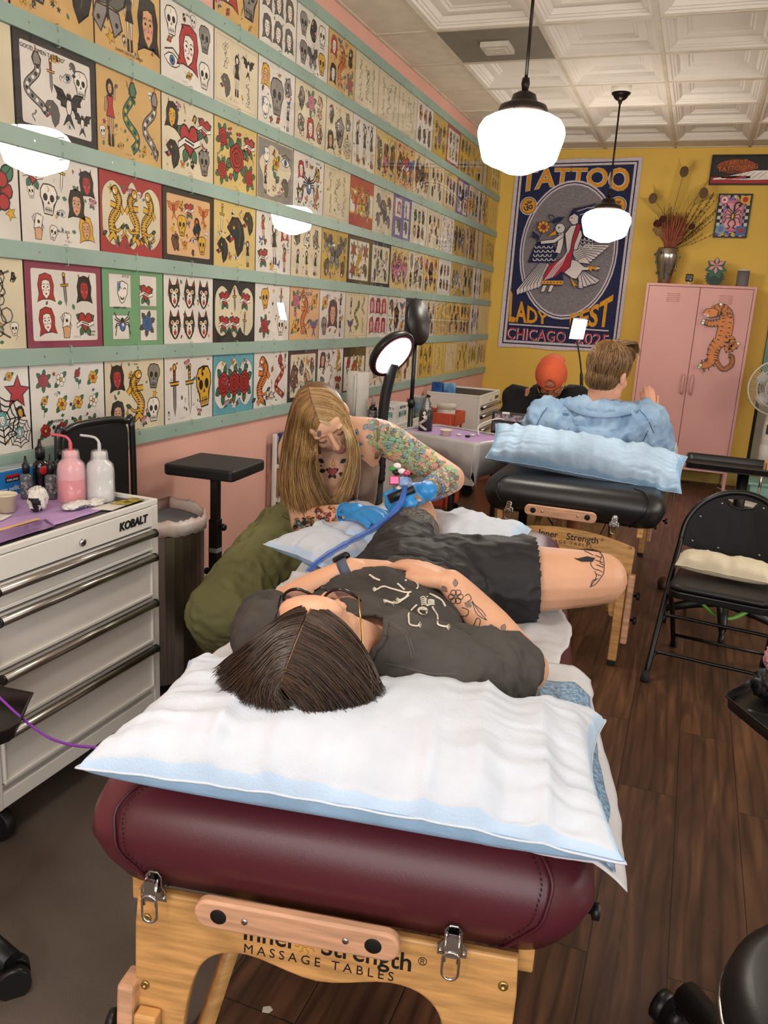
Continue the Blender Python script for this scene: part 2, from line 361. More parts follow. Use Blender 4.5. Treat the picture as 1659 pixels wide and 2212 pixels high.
def m_panther(c='K'):
    o = out_(c, [(-.7, .3), (-.3, .75), (.2, .8), (.6, .5), (.75, 0), (.6, -.5), (.2, -.85), (0, -.5), (-.1, -.1), (-.45, -.3), (-.8, -.15), (-.4, .05)], .05)
    return o+[('R', [(-.1, -.1), (-.45, -.28), (-.4, .02)]), ('W', [(-.42, .02), (-.3, .0), (-.38, -.1)]), ('Y', circ(-.15, .35, .08, 7))]+[('A', q) for q in strokes([(.2, .6), (.4, .2), (.3, -.4)], .05)]+[('R', q) for q in strokes([(-.5, .4), (-.75, .62)], .04)]
def m_line(seed):
    r = random.Random(seed); o = []
    p = [(r.uniform(-.3, .3), -.9+1.8*i/9) for i in range(10)]; q = smooth_path(p, 3); o += [('A', s) for s in strokes([(a.x, a.y) for a in q], .06)]
    for i in range(5): x, y = p[1+i*2-(i > 3)*1]; o += [('A', s) for s in strokes(circ(x+r.uniform(-.2, .2), y, r.uniform(.1, .24), 8), .045, True)]
    return o+[('N', circ(p[5][0], p[5][1], .12, 7))]
def m_blob(seed, cols='KNRY'):
    r = random.Random(seed); o = []
    n = 13; p = [((.45+r.uniform(-.17, .2))*math.cos(2*PI*i/n), (.78+r.uniform(-.25, .16))*math.sin(2*PI*i/n)) for i in range(n)]
    o += out_(r.choice(cols), p, .09)
    for i in range(7): o += out_(r.choice(cols+'W'), circ(r.uniform(-.3, .3), r.uniform(-.6, .6), r.uniform(.08, .2), 7), .06)
    for i in range(5):
        x, y = r.uniform(-.4, .4), r.uniform(-.7, .7); o += [('K', s) for s in strokes([(x, y), (x+r.uniform(-.3, .3), y+r.uniform(-.3, .3)), (x+r.uniform(-.3, .3), y+r.uniform(-.3, .3))], .07)]
    return o
def m_scribble(n=5, seed=1):
    r = random.Random(seed); return [('K', q) for i in range(n) for q in strokes([(-.8+i*1.6/n, r.uniform(-.1, .1)), (-.7+i*1.6/n, r.uniform(.1, .3)), (-.6+i*1.6/n, -.1)], .06)]
MOT = {'rose': m_rose, 'rosey': lambda: m_rose('Y'), 'roseb': lambda: m_rose('B', 'A'), 'rosep': lambda: m_rose('P'), 'flower': m_flower, 'flowerr': lambda: m_flower('R', 'G', 7, 'Y'), 'flowerw': lambda: m_flower('W', 'G', 5, 'Y'), 'stem': m_stem, 'stemr': lambda: m_stem('R'), 'skull': m_skull, 'skully': lambda: m_skull('Y'), 'skulln': lambda: m_skull('N'), 'heart': m_heart, 'heartp': lambda: m_heart('P'), 'dagger': m_dagger, 'daggery': lambda: m_dagger('W', 'Y'), 'snake': m_snake, 'snaken': lambda: m_snake('N', 'W', 1), 'snaker': lambda: m_snake('R', 'Y', 2), 'cat': m_cat, 'caty': lambda: m_cat('K', 'O'), 'face': m_face, 'facer': lambda: m_face('R'), 'facey': lambda: m_face('Y', 'R', 'S'), 'faceb': lambda: m_face('K', 'R', 'S'), 'devil': lambda: m_face('K', 'R', 'R', True), 'devily': lambda: m_face('K', 'R', 'Y', True), 'afro': lambda: m_face('A', 'R', 'W'), 'figure': m_figure, 'figureg': lambda: m_figure('G', 'Y'), 'figurek': lambda: m_figure('K', 'K', 'W'), 'figurey': lambda: m_figure('Y', 'R'), 'tiger': m_tiger, 'tigery': lambda: m_tiger('Y'), 'tigerf': lambda: m_tiger('Y', -1), 'bird': m_bird, 'birdk': lambda: m_bird('K', 'W'), 'birdo': lambda: m_bird('O', 'R'), 'butterfly': m_butterfly, 'butterflyk': lambda: m_butterfly('A', 'N'), 'web': m_web, 'mask': m_mask, 'maskf': lambda: m_mask('B', True), 'spider': m_spider, 'eye': m_eye, 'cards': m_cards, 'star': m_star, 'starr': lambda: m_star('R'), 'panther': m_panther, 'panthern': lambda: m_panther('A'), 'redface': lambda: m_face('R', 'R', 'L')}
def getm(k, seed):
    if k == 'line': return m_line(seed)
    if k == 'blob': return m_blob(seed)
    if k == 'blobk': return m_blob(seed, 'KNAW')
    if k == 'blobt': return m_blob(seed, 'TNAS')
    if k == 'blobg': return m_blob(seed, 'GNYK')
    if k == 'blobo': return m_blob(seed, 'OKRT')
    if k == 'blobv': return m_blob(seed, 'VPKY')
    return MOT[k]()
PAPER = {'white': 'e2dbd3', 'cream': 'dccfb2', 'tan': 'd3ac6c', 'yellow': 'd8bd78', 'peach': 'dcb080', 'red': 'a83238', 'magenta': '8c3a52', 'green': '6fa377', 'blue': '66a7b5', 'purple': '7a6a9c', 'black': '2a2624', 'grey': '9a958a', 'pyellow': 'c8a84e'}
PAPN = list(PAPER); PAPM = [mat('paper_'+k, PAPER[k], .6, var=.05, vscale=5, bump=.05, bscale=40) for k in PAPN]
ART_MATS = INKM+PAPM
def pi_(k): return len(INKS)+PAPN.index(k)
ZSTEP = .00006
def draw(mb, items, M, z0=0.0, step=ZSTEP, sx=1.0, sy=1.0):
    # lay 2D items on a plane, later items a hair above earlier ones
    prev = None; z = z0
    for k, p in items:
        if k != prev: z += step; prev = k
        mb.add([(x*sx, y*sy, z) for x, y in p], [list(range(len(p)))], INKS.index(k) if k in INK else pi_(k), False, M)
    return z
def rect(w, h, cx=0, cy=0): return [(cx-w/2, cy-h/2), (cx+w/2, cy-h/2), (cx+w/2, cy+h/2), (cx-w/2, cy+h/2)]
# ============================================================ the room
H = 2.97; YB = 8.158; SW = .3594; RP = .3265; RH = .0538; ZT = 2.8777; XR = 5.6; YF = -2.6
def wallmat(name, c, bump=.12): return mat(name, c, .75, var=.035, vscale=1.3, bump=bump, bscale=45)
pinkw = wallmat('pink_wall_paint', 'd8a494'); yelw = wallmat('yellow_wall_paint', 'dcb552'); creamw = wallmat('cream_wall_paint', 'd8cfc2')
struct(MB().box((-.12, YF, 0), (0, YB+.12, H+.3)), 'wall_left', pinkw)
struct(MB().box((0, YB, 0), (2.572, YB+.12, H+.3)).box((2.572, YB, 2.15), (XR, YB+.12, H+.3)).box((3.5, YB, 0), (XR, YB+.12, 2.15)), 'wall_back', yelw)
struct(MB().box((XR, YF, 0), (XR+.12, YB+.12, H+.3)), 'wall_right', creamw)
struct(MB().box((-.12, YF-.12, 0), (XR+.12, YF, H+.3)), 'wall_front', creamw)
d1 = struct(MB().box((2.60, YB+.02, 0), (3.5, YB+.06, 2.15)), 'door_1', mat('grey_door_paint', '8f8672', .6))
struct(MB().box((2.572, YB+.0, 0), (2.60, YB+.1, 2.15)), 'trim_2', mat('black_gap', '0a0a0a', .8))
struct(MB().box((2.575, YB-.02, 1.02), (2.66, YB-.001, 2.2)).box((2.575, YB-.02, 2.12), (3.5, YB-.001, 2.2)), 'trim_3', mat('teal_trim_paint', '6fa09a', .5), bevel=.003)
# floor: planks running towards the back wall
def floor_material():
    m = bpy.data.materials.new('plank_floor'); m.use_nodes = True; nt = m.node_tree; b = nt.nodes['Principled BSDF']; N = nt.nodes.new; L = nt.links.new
    tc = N('ShaderNodeTexCoord'); mp = N('ShaderNodeMapping'); mp.inputs['Rotation'].default_value = (0, 0, PI/2); L(tc.outputs['Object'], mp.inputs[0])
    br = N('ShaderNodeTexBrick'); br.offset = .37; br.inputs['Scale'].default_value = 1; br.inputs['Brick Width'].default_value = 1.22; br.inputs['Row Height'].default_value = .178
    br.inputs['Mortar Size'].default_value = .0012; br.inputs['Color1'].default_value = (0, 0, 0, 1); br.inputs['Color2'].default_value = (1, 1, 1, 1); br.inputs['Mortar'].default_value = (.5, .5, .5, 1)
    L(mp.outputs[0], br.inputs['Vector'])
    # per-plank shift of the grain
    ad = N('ShaderNodeVectorMath'); ad.operation = 'MULTIPLY_ADD'; L(br.outputs['Color'], ad.inputs[0]); ad.inputs[1].default_value = (7, 3, 5); L(mp.outputs[0], ad.inputs[2])
    m2 = N('ShaderNodeMapping'); m2.inputs['Scale'].default_value = (1.1, 9, 1); L(ad.outputs[0], m2.inputs[0])
    n1 = N('ShaderNodeTexNoise'); n1.inputs['Scale'].default_value = 1.6; n1.inputs['Detail'].default_value = 7; n1.inputs['Distortion'].default_value = 1.4; L(m2.outputs[0], n1.inputs['Vector'])
    w = N('ShaderNodeTexWave'); w.wave_type = 'BANDS'; w.bands_direction = 'Y'; w.inputs['Scale'].default_value = 1.3; w.inputs['Distortion'].default_value = 9; w.inputs['Detail'].default_value = 3; w.inputs['Detail Scale'].default_value = .6
    m3 = N('ShaderNodeMapping'); m3.inputs['Scale'].default_value = (1.2, 6, 1); L(ad.outputs[0], m3.inputs[0]); L(m3.outputs[0], w.inputs['Vector'])
    r1 = N('ShaderNodeValToRGB'); e = r1.color_ramp.elements; e[0].position = .25; e[0].color = lin('38251b'); e[1].position = .8; e[1].color = lin('7c563b'); k = e.new(.52); k.color = lin('573b2a')
    L(n1.outputs[0], r1.inputs[0])
    mx = N('ShaderNodeMix'); mx.data_type = 'RGBA'; mx.blend_type = 'MULTIPLY'; mx.inputs[0].default_value = .45; L(r1.outputs[0], mx.inputs[6])
    r2 = N('ShaderNodeValToRGB'); r2.color_ramp.elements[0].position = .0; r2.color_ramp.elements[0].color = (.35, .3, .28, 1); r2.color_ramp.elements[1].position = .35; L(w.outputs[0], r2.inputs[0]); L(r2.outputs[0], mx.inputs[7])
    mx2 = N('ShaderNodeMix'); mx2.data_type = 'RGBA'; mx2.blend_type = 'MULTIPLY'; mx2.inputs[0].default_value = .55; L(mx.outputs[2], mx2.inputs[6])
    r3 = N('ShaderNodeMapRange'); r3.inputs[3].default_value = .62; r3.inputs[4].default_value = 1.15; L(br.outputs['Color'], r3.inputs[0]); L(r3.outputs[0], mx2.inputs[7])
    mx3 = N('ShaderNodeMix'); mx3.data_type = 'RGBA'; L(br.outputs['Fac'], mx3.inputs[0]); L(mx2.outputs[2], mx3.inputs[6]); mx3.inputs[7].default_value = lin('150c08')
    L(mx3.outputs[2], b.inputs['Base Color']); b.inputs['Roughness'].default_value = .42; b.inputs['Specular IOR Level'].default_value = .4
    bp = N('ShaderNodeBump'); bp.inputs['Strength'].default_value = .25; bp.inputs['Distance'].default_value = .002; L(n1.outputs[0], bp.inputs['Height']); L(bp.outputs[0], b.inputs['Normal'])
    return m
struct(MB().box((-.12, YF-.12, -.1), (XR+.12, YB+.12, 0)), 'floor', floor_material())
one(MB().prism([(.02, -2.0), (1.235, -2.0), (1.235, 2.0), (1.15, 2.04), (.06, 2.04), (.02, 1.98)], 0.0005, .006), 'floor_mat', mat('dark_rubber_mat', '62574f', .45, var=.16, vscale=3, bump=.2, bscale=220, color2='51473f'),
    'large dark grey-brown floor mat in front of the near white tool chest', 'mat')
# baseboards
def bb(name, a, b, n, m):   # a..b along the wall, n = normal into the room
    a = V(a); b = V(b); d = (b-a).normalized(); M = frame(a, n, (0, 0, 1)); L = (b-a).length
    prof = [(0, 0), (.016, 0), (.016, .095), (.011, .1), (.011, .118), (.006, .13), (0, .132)]
    s = M.to_3x3() @ V((0, 0, 1)); sg = 1 if s.dot(d) > 0 else -1
    struct(MB().prism(prof, 0, L*sg, M), name, m)
bb('baseboard_left', (0, YF, 0), (0, YB, 0), (1, 0, 0), mat('pink_baseboard_paint', 'cf9a8a', .5))
bb('baseboard_back', (0, YB, 0), (2.572, YB, 0), (0, -1, 0), mat('yellow_baseboard_paint', 'b49a44', .5))
# ceiling: grid, plain tiles beside the wall, coffered tiles elsewhere
GX, GY = .358, 4.829
tilem = mat('ceiling_tile_white', 'ded6ca', .7, var=.03, vscale=2); plainm = mat('plain_tile', 'd6cab6', .85, var=.04, vscale=9, bump=.1, bscale=300); gridm = mat('ceiling_grid_beige', 'cdbfa9', .6)
mb = MB(); T = .61; j0 = int((YF-GY)/T)-1; j1 = int((YB-GY)/T)+1; i1 = int((XR-GX)/T)+1
for j in range(j0, j1+1):
    for i in range(-1, i1+1):
        x0, x1 = GX+i*T, GX+(i+1)*T; y0, y1 = GY+j*T, GY+(j+1)*T
        x0 = max(x0, 0); x1 = min(x1, XR); y0 = max(y0, YF); y1 = min(y1, YB)
        if x1-x0 < .05 or y1-y0 < .05: continue
        if i == 0 and j == 0: continue
        if i == -1 or x1-x0 < .5 or y1-y0 < .5:
            mb.box((x0, y0, H+.004), (x1, y1, H+.016), 1); continue
        cx, cy = (x0+x1)/2, (y0+y1)/2
        # nested square rings going up into the coffer
        steps = [(.298, .0), (.27, .0), (.262, .012), (.254, .012), (.246, .022), (.238, .022), (.222, .046), (.205, .046), (.175, .05), (.165, .062), (.155, .062), (.147, .07)]
        k = len(mb.v); vs = []; fs = []
        for h, z in steps: vs += [(cx-h, cy-h, H+z), (cx+h, cy-h, H+z), (cx+h, cy+h, H+z), (cx-h, cy+h, H+z)]
        for s in range(len(steps)-1):
            for q in range(4): q2 = (q+1) % 4; fs.append((s*4+q, (s+1)*4+q, (s+1)*4+q2, s*4+q2))
        fs.append([(len(steps)-1)*4+q for q in (3, 2, 1, 0)]); mb.add(vs, fs, 0)
struct(mb, 'ceiling', [tilem, plainm])
g = MB()
for i in range(0, i1+1): g.box((GX+i*T-.012, YF, H-.004), (GX+i*T+.012, YB, H+.03))
for j in range(j0, j1+1):
    y = GY+j*T
    if YF < y < YB: g.box((0, y-.012, H-.003), (XR, y+.012, H+.03))
g.box((0, YF, H-.004), (.02, YB, H+.004)); g.box((0, YB-.02, H-.004), (XR, YB, H+.004))
struct(g, 'trim_1', gridm)
struct(MB().box((-.12, YF-.12, H+.12), (XR+.12, YB+.12, H+.2)), 'ceiling_upper', mat('ceiling_void', '6a645c', .9))
# grey panel with an alarm in it
t = thing('ceiling_vent', 'flat grey ceiling panel with a square white cover in its middle', 'ceiling panel', (GX+T/2, GY+T/2, H))
MB().box((-.29, -.29, .0), (.29, .29, .012)).build('panel', mat('grey_ceiling_panel', '7d766a', .6), t)
MB().box((-.085, -.085, -.028), (.085, .085, .0)).box((-.06, -.06, -.034), (.06, .06, -.028)).cyl((0, 0, -.034), (0, 0, -.04), .01).build('cover', mat('offwhite_plastic', 'c9c2b2', .5), t, bevel=.005)
# rails of the flash wall
railm = mat('sage_green_rail_paint', '8ea598', .5, var=.05, vscale=3, bump=.06, bscale=30); screwm = mat('dull_steel', '9a9790', .35, 1)
clipm = mat('clear_clip', 'a9c2b2', .2, alpha=.85); blackm = mat('black_board', '131211', .5)
RN = ['top', 'second', 'third', 'fourth', 'fifth', 'sixth', 'lowest']
RNAME = ['first mounting rail from the ceiling, above the top row of prints', 'second mounting rail from the ceiling', 'third mounting rail from the ceiling', 'fourth mounting rail from the ceiling', 'fifth mounting rail from the ceiling', 'sixth mounting rail from the ceiling', 'seventh and lowest mounting rail, under the bottom row of prints']
for j in range(7):
    z1 = ZT-RP*j; z0 = z1-RH
    t = thing('mounting_rail', 'long sage green painted '+RNAME[j], 'rail', (0, YF, z0), group='green rails across the pink wall')
    MB().box((.0005, 0, 0), (.019, YB-YF-.002, RH)).build('board', railm, t, bevel=.0015)
    if j == 0: sc0 = MB().cyl((.0185, 0, 0), (.0200, 0, 0), .0035, seg=8).build('screw', screwm, t); sc0.location = (0, YB-.12-YF, RH*.5)
    for k in range(-1, 17):
        c = bpy.data.objects.new('screw', sc0.data); COL.objects.link(c); c.parent = t; c.location = (0, YB-.12-SW*(16.5-k)-YF, RH*.5)
    if j == 6: bpy.data.objects.remove(sc0)
# flash prints: the sheets, row by row
# (row, column): paper, border, layout, motifs, description
LAY = {'32': [(-.105, .062, .055), (0, .062, .055), (.105, .062, .055), (-.105, -.062, .055), (0, -.062, .055), (.105, -.062, .055)],
 '31': [(-.108, .0, .108), (0, .0, .108), (.108, .0, .108)], '5': [(-.11, .066, .052), (.11, .066, .052), (0, 0, .085), (-.11, -.066, .052), (.11, -.066, .052)],
 '7': [(-.12, .07, .045), (0, .078, .042), (.12, .07, .045), (-.06, 0, .05), (.065, 0, .05), (-.11, -.075, .045), (.11, -.075, .045)],
 '9': [(x, y, .038) for y in (.083, 0, -.083) for x in (-.118, -.04, .04, .118)], '1': [(0, 0, .125)], '21': [(-.08, 0, .115), (.09, 0, .105)],
 '4': [(-.08, .065, .058), (.085, .065, .058), (-.08, -.065, .058), (.085, -.065, .058)], '52': [(-.12, 0, .085), (-.03, .05, .05), (.06, -.03, .07), (.125, .055, .05), (-.03, -.075, .045), (.13, -.075, .045)]}
F = {
(4, -1): ('cream', 0, '21', 'figureg line', 'a pirate woman in a green skirt'), (4, 0): ('magenta', 'inner:white', '32', 'facer dagger devil facer cards heart', 'six red and green cut-out figures inside a magenta border'),
(4, 1): ('green', 'panels', '4', 'mask heart spider roseb', 'four small drawings on a green ground, two theatre masks at top'), (4, 2): ('white', 0, '32', 'cat cat caty caty cat cat', 'six snarling black cat heads'),
(4, 3): ('black', 'cloud:cream', '32', 'heart dagger heart heart heart dagger', 'red hearts and daggers on cream shapes over black'), (4, 4): ('white', 0, '4', 'skully dagger rose skull', 'a feathered skull, a dagger and a red rose'),
(4, 5): ('peach', 0, '5', 'rosep flower tiger flower bird', 'peach ground, lettered with a city name above a beast head'), (4, 6): ('white', 0, '5', 'flower figurek faceb skulln figurek', 'pale figures and a small sun'), (4, 7): ('cream', 'line', '5', 'figurek snaken snake bird line', 'a green serpent between small figures'),
(4, 8): ('white', 0, '32', 'redface redface redface redface redface redface', 'six pale faces with red hair'), (4, 9): ('white', 0, '5', 'panthern bird blobg stem flower', 'green leaves, birds and yellow blooms'), (4, 10): ('grey', 'black', '1', 'figurek', 'one small drawing in a wide black frame'),
(5, -1): ('white', 0, '52', 'devily star web starr line web', 'a spider web and stars'), (5, 0): ('white', 0, '9', 'rose flowerw stemr flower stem flower flower flowerw flowerr flowerr rosey rose', 'rows of red, yellow and white flowers'),
(5, 1): ('cream', 0, '5', 'devil skulln tigerf faceb skull', 'a tiger woman between a skull and small heads'), (5, 2): ('white', 0, '31', 'dagger daggery skully', 'three daggers running through skulls'), (5, 3): ('blue', 'cloud:white', '31', 'rose rose rose', 'three red roses on a white shape over blue'),
(5, 4): ('white', 0, '21', 'tiger snaker', 'an orange tiger beside a red snake'), (5, 5): ('black', 'inner:cream', '52', 'blobt blobg blobt blobt eye blobg', 'long cream shapes on black with a teal patch'), (5, 6): ('white', 0, '5', 'faceb tigery line blobk heart', 'a woman, a tiger and a red hand mirror'),
(5, 7): ('black', 'low:white', '31', 'stemr flowerr stem', 'white lower panel with three stems under a black top'), (5, 8): ('white', 0, '5', 'line blobk skulln line snaken', 'fine grey line figures, lowest row behind the ring lamp'),
(3, -1): ('white', 0, '21', 'flowerr flowerr', 'a red blossom and strawberries'), (3, 0): ('white', 0, '7', 'heart daggery devil skull faceb cards facey', 'a hatted skull, cards, a hand mirror and a small devil'), (3, 1): ('red', 'cloud:cream', '31', 'tigery tigerf tigery', 'three yellow tigers on a cream shape over red'),
(3, 2): ('black', 'inner:peach', '7', 'birdo heart birdo skully blobo blobo skully', 'eagles, hearts and skulls packed on peach inside a black border'), (3, 3): ('yellow', 0, '5', 'daggery panther panther panther figurek', 'black panthers and a sword on yellow'),
(3, 4): ('white', 0, '5', 'figure facer figurek heart figure', 'slender women in red hats'), (3, 5): ('cream', 0, '32', 'blobt blobk blobt figurek figurek figurek', 'brown hooded figures in a crinkled plastic sleeve'), (3, 6): ('pyellow', 0, '5', 'butterflyk butterflyk butterflyk blobt blobt', 'a grey moth on glossy yellow film'),
(3, 7): ('black', 'inner:white', '5', 'rose rose tigery rose panther', 'a tiger and roses on a white card inside a black border'), (3, 8): ('black', 'inner:cream', '7', 'blobk blobk blobg blobk blobk blobk blobg', 'crowded pale beasts inside a black border'),
(2, -1): ('cream', 0, '1', 'line', 'mostly blank cream sheet'), (2, 0): ('black', 'inner:white', '52', 'snaken dagger birdk skull panthern birdk', 'dense black and white drawings with lettering inside a wide black frame'), (2, 1): ('tan', 0, '31', 'figure snake snaken', 'a dark-haired woman in red, a skull with bolts and a long panther on tan'),
(2, 2): ('cream', 0, '5', 'devily heart heart panther skulln', 'a yellow devil, a panther and a heart'), (2, 3): ('yellow', 0, '5', 'rose heart rose rose rose', 'five red roses on yellow'), (2, 4): ('cream', 'speck', '5', 'mask eye stem figurek panthern', 'eyes and masks inside a grey speckled border'),
(2, 5): ('white', 'dots', '5', 'facer blobg spider cat tiger', 'red, orange and green creatures among coloured dots'), (2, 6): ('cream', 'line', '5', 'line line line line line', 'faint grey botanical lines'), (2, 7): ('red', 'band:white', '31', 'birdo butterfly blobg', 'a moth on white between orange-red bands'),
(2, 8): ('cream', 'line', '5', 'panthern panthern panthern panthern panthern', 'five grey lion heads'), (2, 9): ('purple', 'panels', '4', 'facer figureg panthern panthern', 'four panels on a purple ground'),
(1, 0): ('tan', 0, '21', 'skulln panther', 'a wolf head on tan'), (1, 1): ('tan', 0, '31', 'butterflyk figurek faceb', 'a winged woman and two oval portraits on tan'), (1, 2): ('white', 0, '5', 'skull skulln facer eye skull', 'burning and screaming skull heads in red and black'),
(1, 3): ('cream', 'line', '5', 'line birdk figurek panthern line', 'five tiny black animals, widely spaced'), (1, 4): ('white', 0, '5', 'facey blobk skulln mask figurek', 'blue and yellow heads'), (1, 5): ('cream', 0, '32', 'blobt rosep blobt blobt facer blobt', 'six brown bouquets and bottles with a red cap'),
(1, 6): ('cream', 0, '5', 'blobo blobk blobk faceb web', 'brown creatures and a yellow crab'), (1, 7): ('white', 0, '31', 'figurek figurek figurek', 'three dancing women in black'), (1, 8): ('yellow', 0, '31', 'blobg blobv blobt', 'three tall spires on dull yellow'), (1, 9): ('peach', 0, '31', 'blobo heart bird', 'red hearts and birds on peach'),
(0, 3): ('tan', 0, '21', 'facer skulln', 'a bleeding skull on tan'), (0, 4): ('white', 0, '32', 'afro afro afro afro afro afro', 'six curly-haired faces'), (0, 5): ('white', 0, '32', 'skulln blobv skull skulln butterflyk skully', 'sugar skulls and a moth'), (0, 6): ('tan', 0, '5', 'facer blobg tiger face rose', 'a red-hooded woman and green faces on tan'),
(0, 7): ('cream', 'line', '5', 'line line line line line', 'thin line flowers inside a ruled border'), (0, 8): ('cream', 'line', '5', 'line line line line line', 'thin line knots inside a ruled border'), (0, 9): ('cream', 'line', '7', 'line line line line line line line', 'thin line leaves inside a ruled border'),
}
ROWT = ['top row', 'second row from the top', 'third row from the top', 'fourth row from the top', 'second row from the bottom', 'bottom row']
ORD = {16: 'last sheet', 15: 'second sheet from the yellow wall', 14: 'third sheet from the yellow wall', 13: 'fourth sheet from the yellow wall', 12: 'fifth sheet from the yellow wall', 11: 'sixth sheet from the yellow wall', 10: 'seventh sheet from the yellow wall', 9: 'eighth sheet from the yellow wall'}
rr = random.Random(11)
far_p = ['yellow', 'cream', 'white', 'pyellow', 'white', 'yellow']; far_m = ['blobt', 'blobk', 'blobo', 'blobg', 'blobv', 'line']
far_d = {'blobt': 'brown figures', 'blobk': 'black and grey figures', 'blobo': 'orange and black figures', 'blobg': 'green and grey figures', 'blobv': 'violet and red figures', 'line': 'faint line drawings'}
coverm = bpy.data.materials.new('clear_acrylic'); coverm.use_nodes = True; nt = coverm.node_tree; nt.nodes.clear()
_o = nt.nodes.new('ShaderNodeOutputMaterial'); _m = nt.nodes.new('ShaderNodeMixShader'); _t = nt.nodes.new('ShaderNodeBsdfTransparent'); _g = nt.nodes.new('ShaderNodeBsdfGlossy'); _f = nt.nodes.new('ShaderNodeFresnel')
_g.inputs['Roughness'].default_value = .012; _t.inputs[0].default_value = (.985, .985, .98, 1)
_lw = nt.nodes.new('ShaderNodeLayerWeight'); _lw.inputs[0].default_value = .5
_p = nt.nodes.new('ShaderNodeMath'); _p.operation = 'POWER'; _p.inputs[1].default_value = 5; nt.links.new(_lw.outputs['Facing'], _p.inputs[0])
_q = nt.nodes.new('ShaderNodeMath'); _q.operation = 'MULTIPLY_ADD'; _q.inputs[1].default_value = .95; _q.inputs[2].default_value = .03; nt.links.new(_p.outputs[0], _q.inputs[0])
nt.nodes.remove(_f); nt.links.new(_q.outputs[0], _m.inputs[0]); nt.links.new(_t.outputs[0], _m.inputs[1]); nt.links.new(_g.outputs[0], _m.inputs[2]); nt.links.new(_m.outputs[0], _o.inputs[0])
clipmesh = None
for j in range(6):
    for k in range(-1, 17):
        if j == 0 and k < 3 or j == 1 and k < 0: continue
        if (j, k) in F: paper, border, lay, mots, desc = F[(j, k)]
        else:
            paper = rr.choice(far_p) if k < 14 else rr.choice(['cream', 'yellow', 'pyellow']); mo = rr.choice(far_m); lay = rr.choice(['31', '5', '7', '32']); mots = ' '.join([mo]*7)
            border = rr.choice([0, 0, 'line', 'inner:cream', 0]); desc = far_d[mo]+', '+ORD.get(k, 'sheet')
            if border == 'inner:cream': desc = 'crowded '+desc
            if k in (12,) and j == 0: paper, border = 'red', 'inner:white'; desc = 'red-bordered '+desc
            if k == 13 and j == 1: paper, border = 'purple', 'panels'; desc = 'purple-ground '+desc
        pname = {'pyellow': 'yellow', 'black': 'black-edged'}.get(paper, paper)
        W2, H2 = .3520, .2710; y0 = 8.158-.0+0; yc = YB-.0005-.1-SW*(16.5-k)+.0977-SW*0; yc = 8.1632-SW*(17-k)+SW/2-.004; zc = ZT-RP*j-RH-(RP-RH)/2
        M = frame((0, 0, 0), (0, 1, 0), (0, 0, 1))
        lab = f'{pname} tattoo print of {desc}'
        if (j, k) in F: lab += f', {ROWT[j]}' if len(lab.split()) < 12 else ''
        else: lab += f' in the {ROWT[j]}'
        w = lab.split(); lab = ' '.join(w[:16])
        t = thing('flash_print', lab, 'art print', (.0012, yc, zc), group='tattoo flash prints in rows on the pink wall')
        MB().box((0, -SW/2+.0015, -(RP-RH)/2+.001), (.004, SW/2-.0015, (RP-RH)/2-.001)).build('backing_board', blackm, t)
        mb = MB(); P = lambda w, h, cx=0, cy=0: [(p, q) for p, q in rect(w, h, cx, cy)]
        mb.box((.0042, -W2/2, -H2/2), (.0052, W2/2, H2/2), pi_(paper))
        Mz = Matrix.Translation((.0052, 0, 0)) @ M; sh = []; z = 0
        if border and str(border).startswith('inner'): sh.append((border.split(':')[1], rbox_poly(W2*.86, H2*.84, .008)))
        if border == 'black': sh += [('black', rect(W2, H2)), ('white', rect(W2*.62, H2*.72))]
        if border == 'line': q = rect(W2*.93, H2*.9); sh += [('A', s) for s in strokes(q, .0014, True)]
        if border and str(border).startswith('cloud'):
            c2 = border.split(':')[1]; pts = []
            for cx0, r0 in ((-.1, .066), (0, .0), (.1, .066)): pass
            top = [(-.165, -.02), (-.16, .07), (-.115, .108), (-.07, .095), (-.045, .07), (0, .118), (.045, .07), (.07, .095), (.115, .108), (.16, .07), (.165, -.02)]
            pts = [(x, y) for x, y in top]+[(x, -y-.0) for x, y in top[::-1][1:-1]]; q = smooth_path(pts, 4, True)
            sh.append((c2, [(p.x, p.y) for p in q])); sh += [('K', s) for s in strokes([(p.x, p.y) for p in q], .0016, True)]
        if border == 'panels':
            for cx, cy, ww, hh in ((-.08, .06, .12, .115), (.085, .065, .1, .11), (-.08, -.07, .09, .085), (.085, -.062, .1, .115)): sh += [('N', rect(ww+.006, hh+.006, cx, cy)), ('white', rect(ww, hh, cx, cy))]
        if border and str(border).startswith('low'): sh.append(('white', rect(W2*.92, H2*.76, 0, -.025)))
        if border and str(border).startswith('band'): sh += [('Y', rect(W2, H2*.5)), ('white', rect(W2, H2*.44))]
        if border == 'speck':
            sh.append(('N', rect(W2*.97, H2*.96))); q = [(.145*math.cos(a)*(1+.12*math.sin(5*a)), .105*math.sin(a)*(1+.16*math.cos(3*a))) for a in [2*PI*i/40 for i in range(40)]]; sh.append(('cream', q))
        if border == 'dots': sh += [(rr.choice('ROGVK'), circ(rr.uniform(-.16, .16), rr.uniform(-.12, .12), .006, 8)) for i in range(14)]
        z = draw(mb, sh, Mz)
        ml = mots.split(); sc = 1.0 if not border else .86
        for i, (cx, cy, s) in enumerate(LAY[lay]):
            if i >= len(ml): break
            it = getm(ml[i], j*100+k*7+i)
            fat = 1.0 if lay != '31' else .8
            it = xf(it, cx*sc+rr.uniform(-.003, .003), cy*sc, s*sc*(1.06 if lay in ('31', '21', '1', '9', '4') else 1.2), rr.uniform(-.12, .12))
            if border == 'panels': it = xf(it, 0, 0, 1)
            cxx = cx*sc; it = [(kk, [(cxx+(x-cxx)*fat, y) for x, y in p]) for kk, p in it] if lay == '31' and ml[i] not in ('butterfly', 'butterflyk', 'birdo') else it
            draw(mb, it, Mz, z)
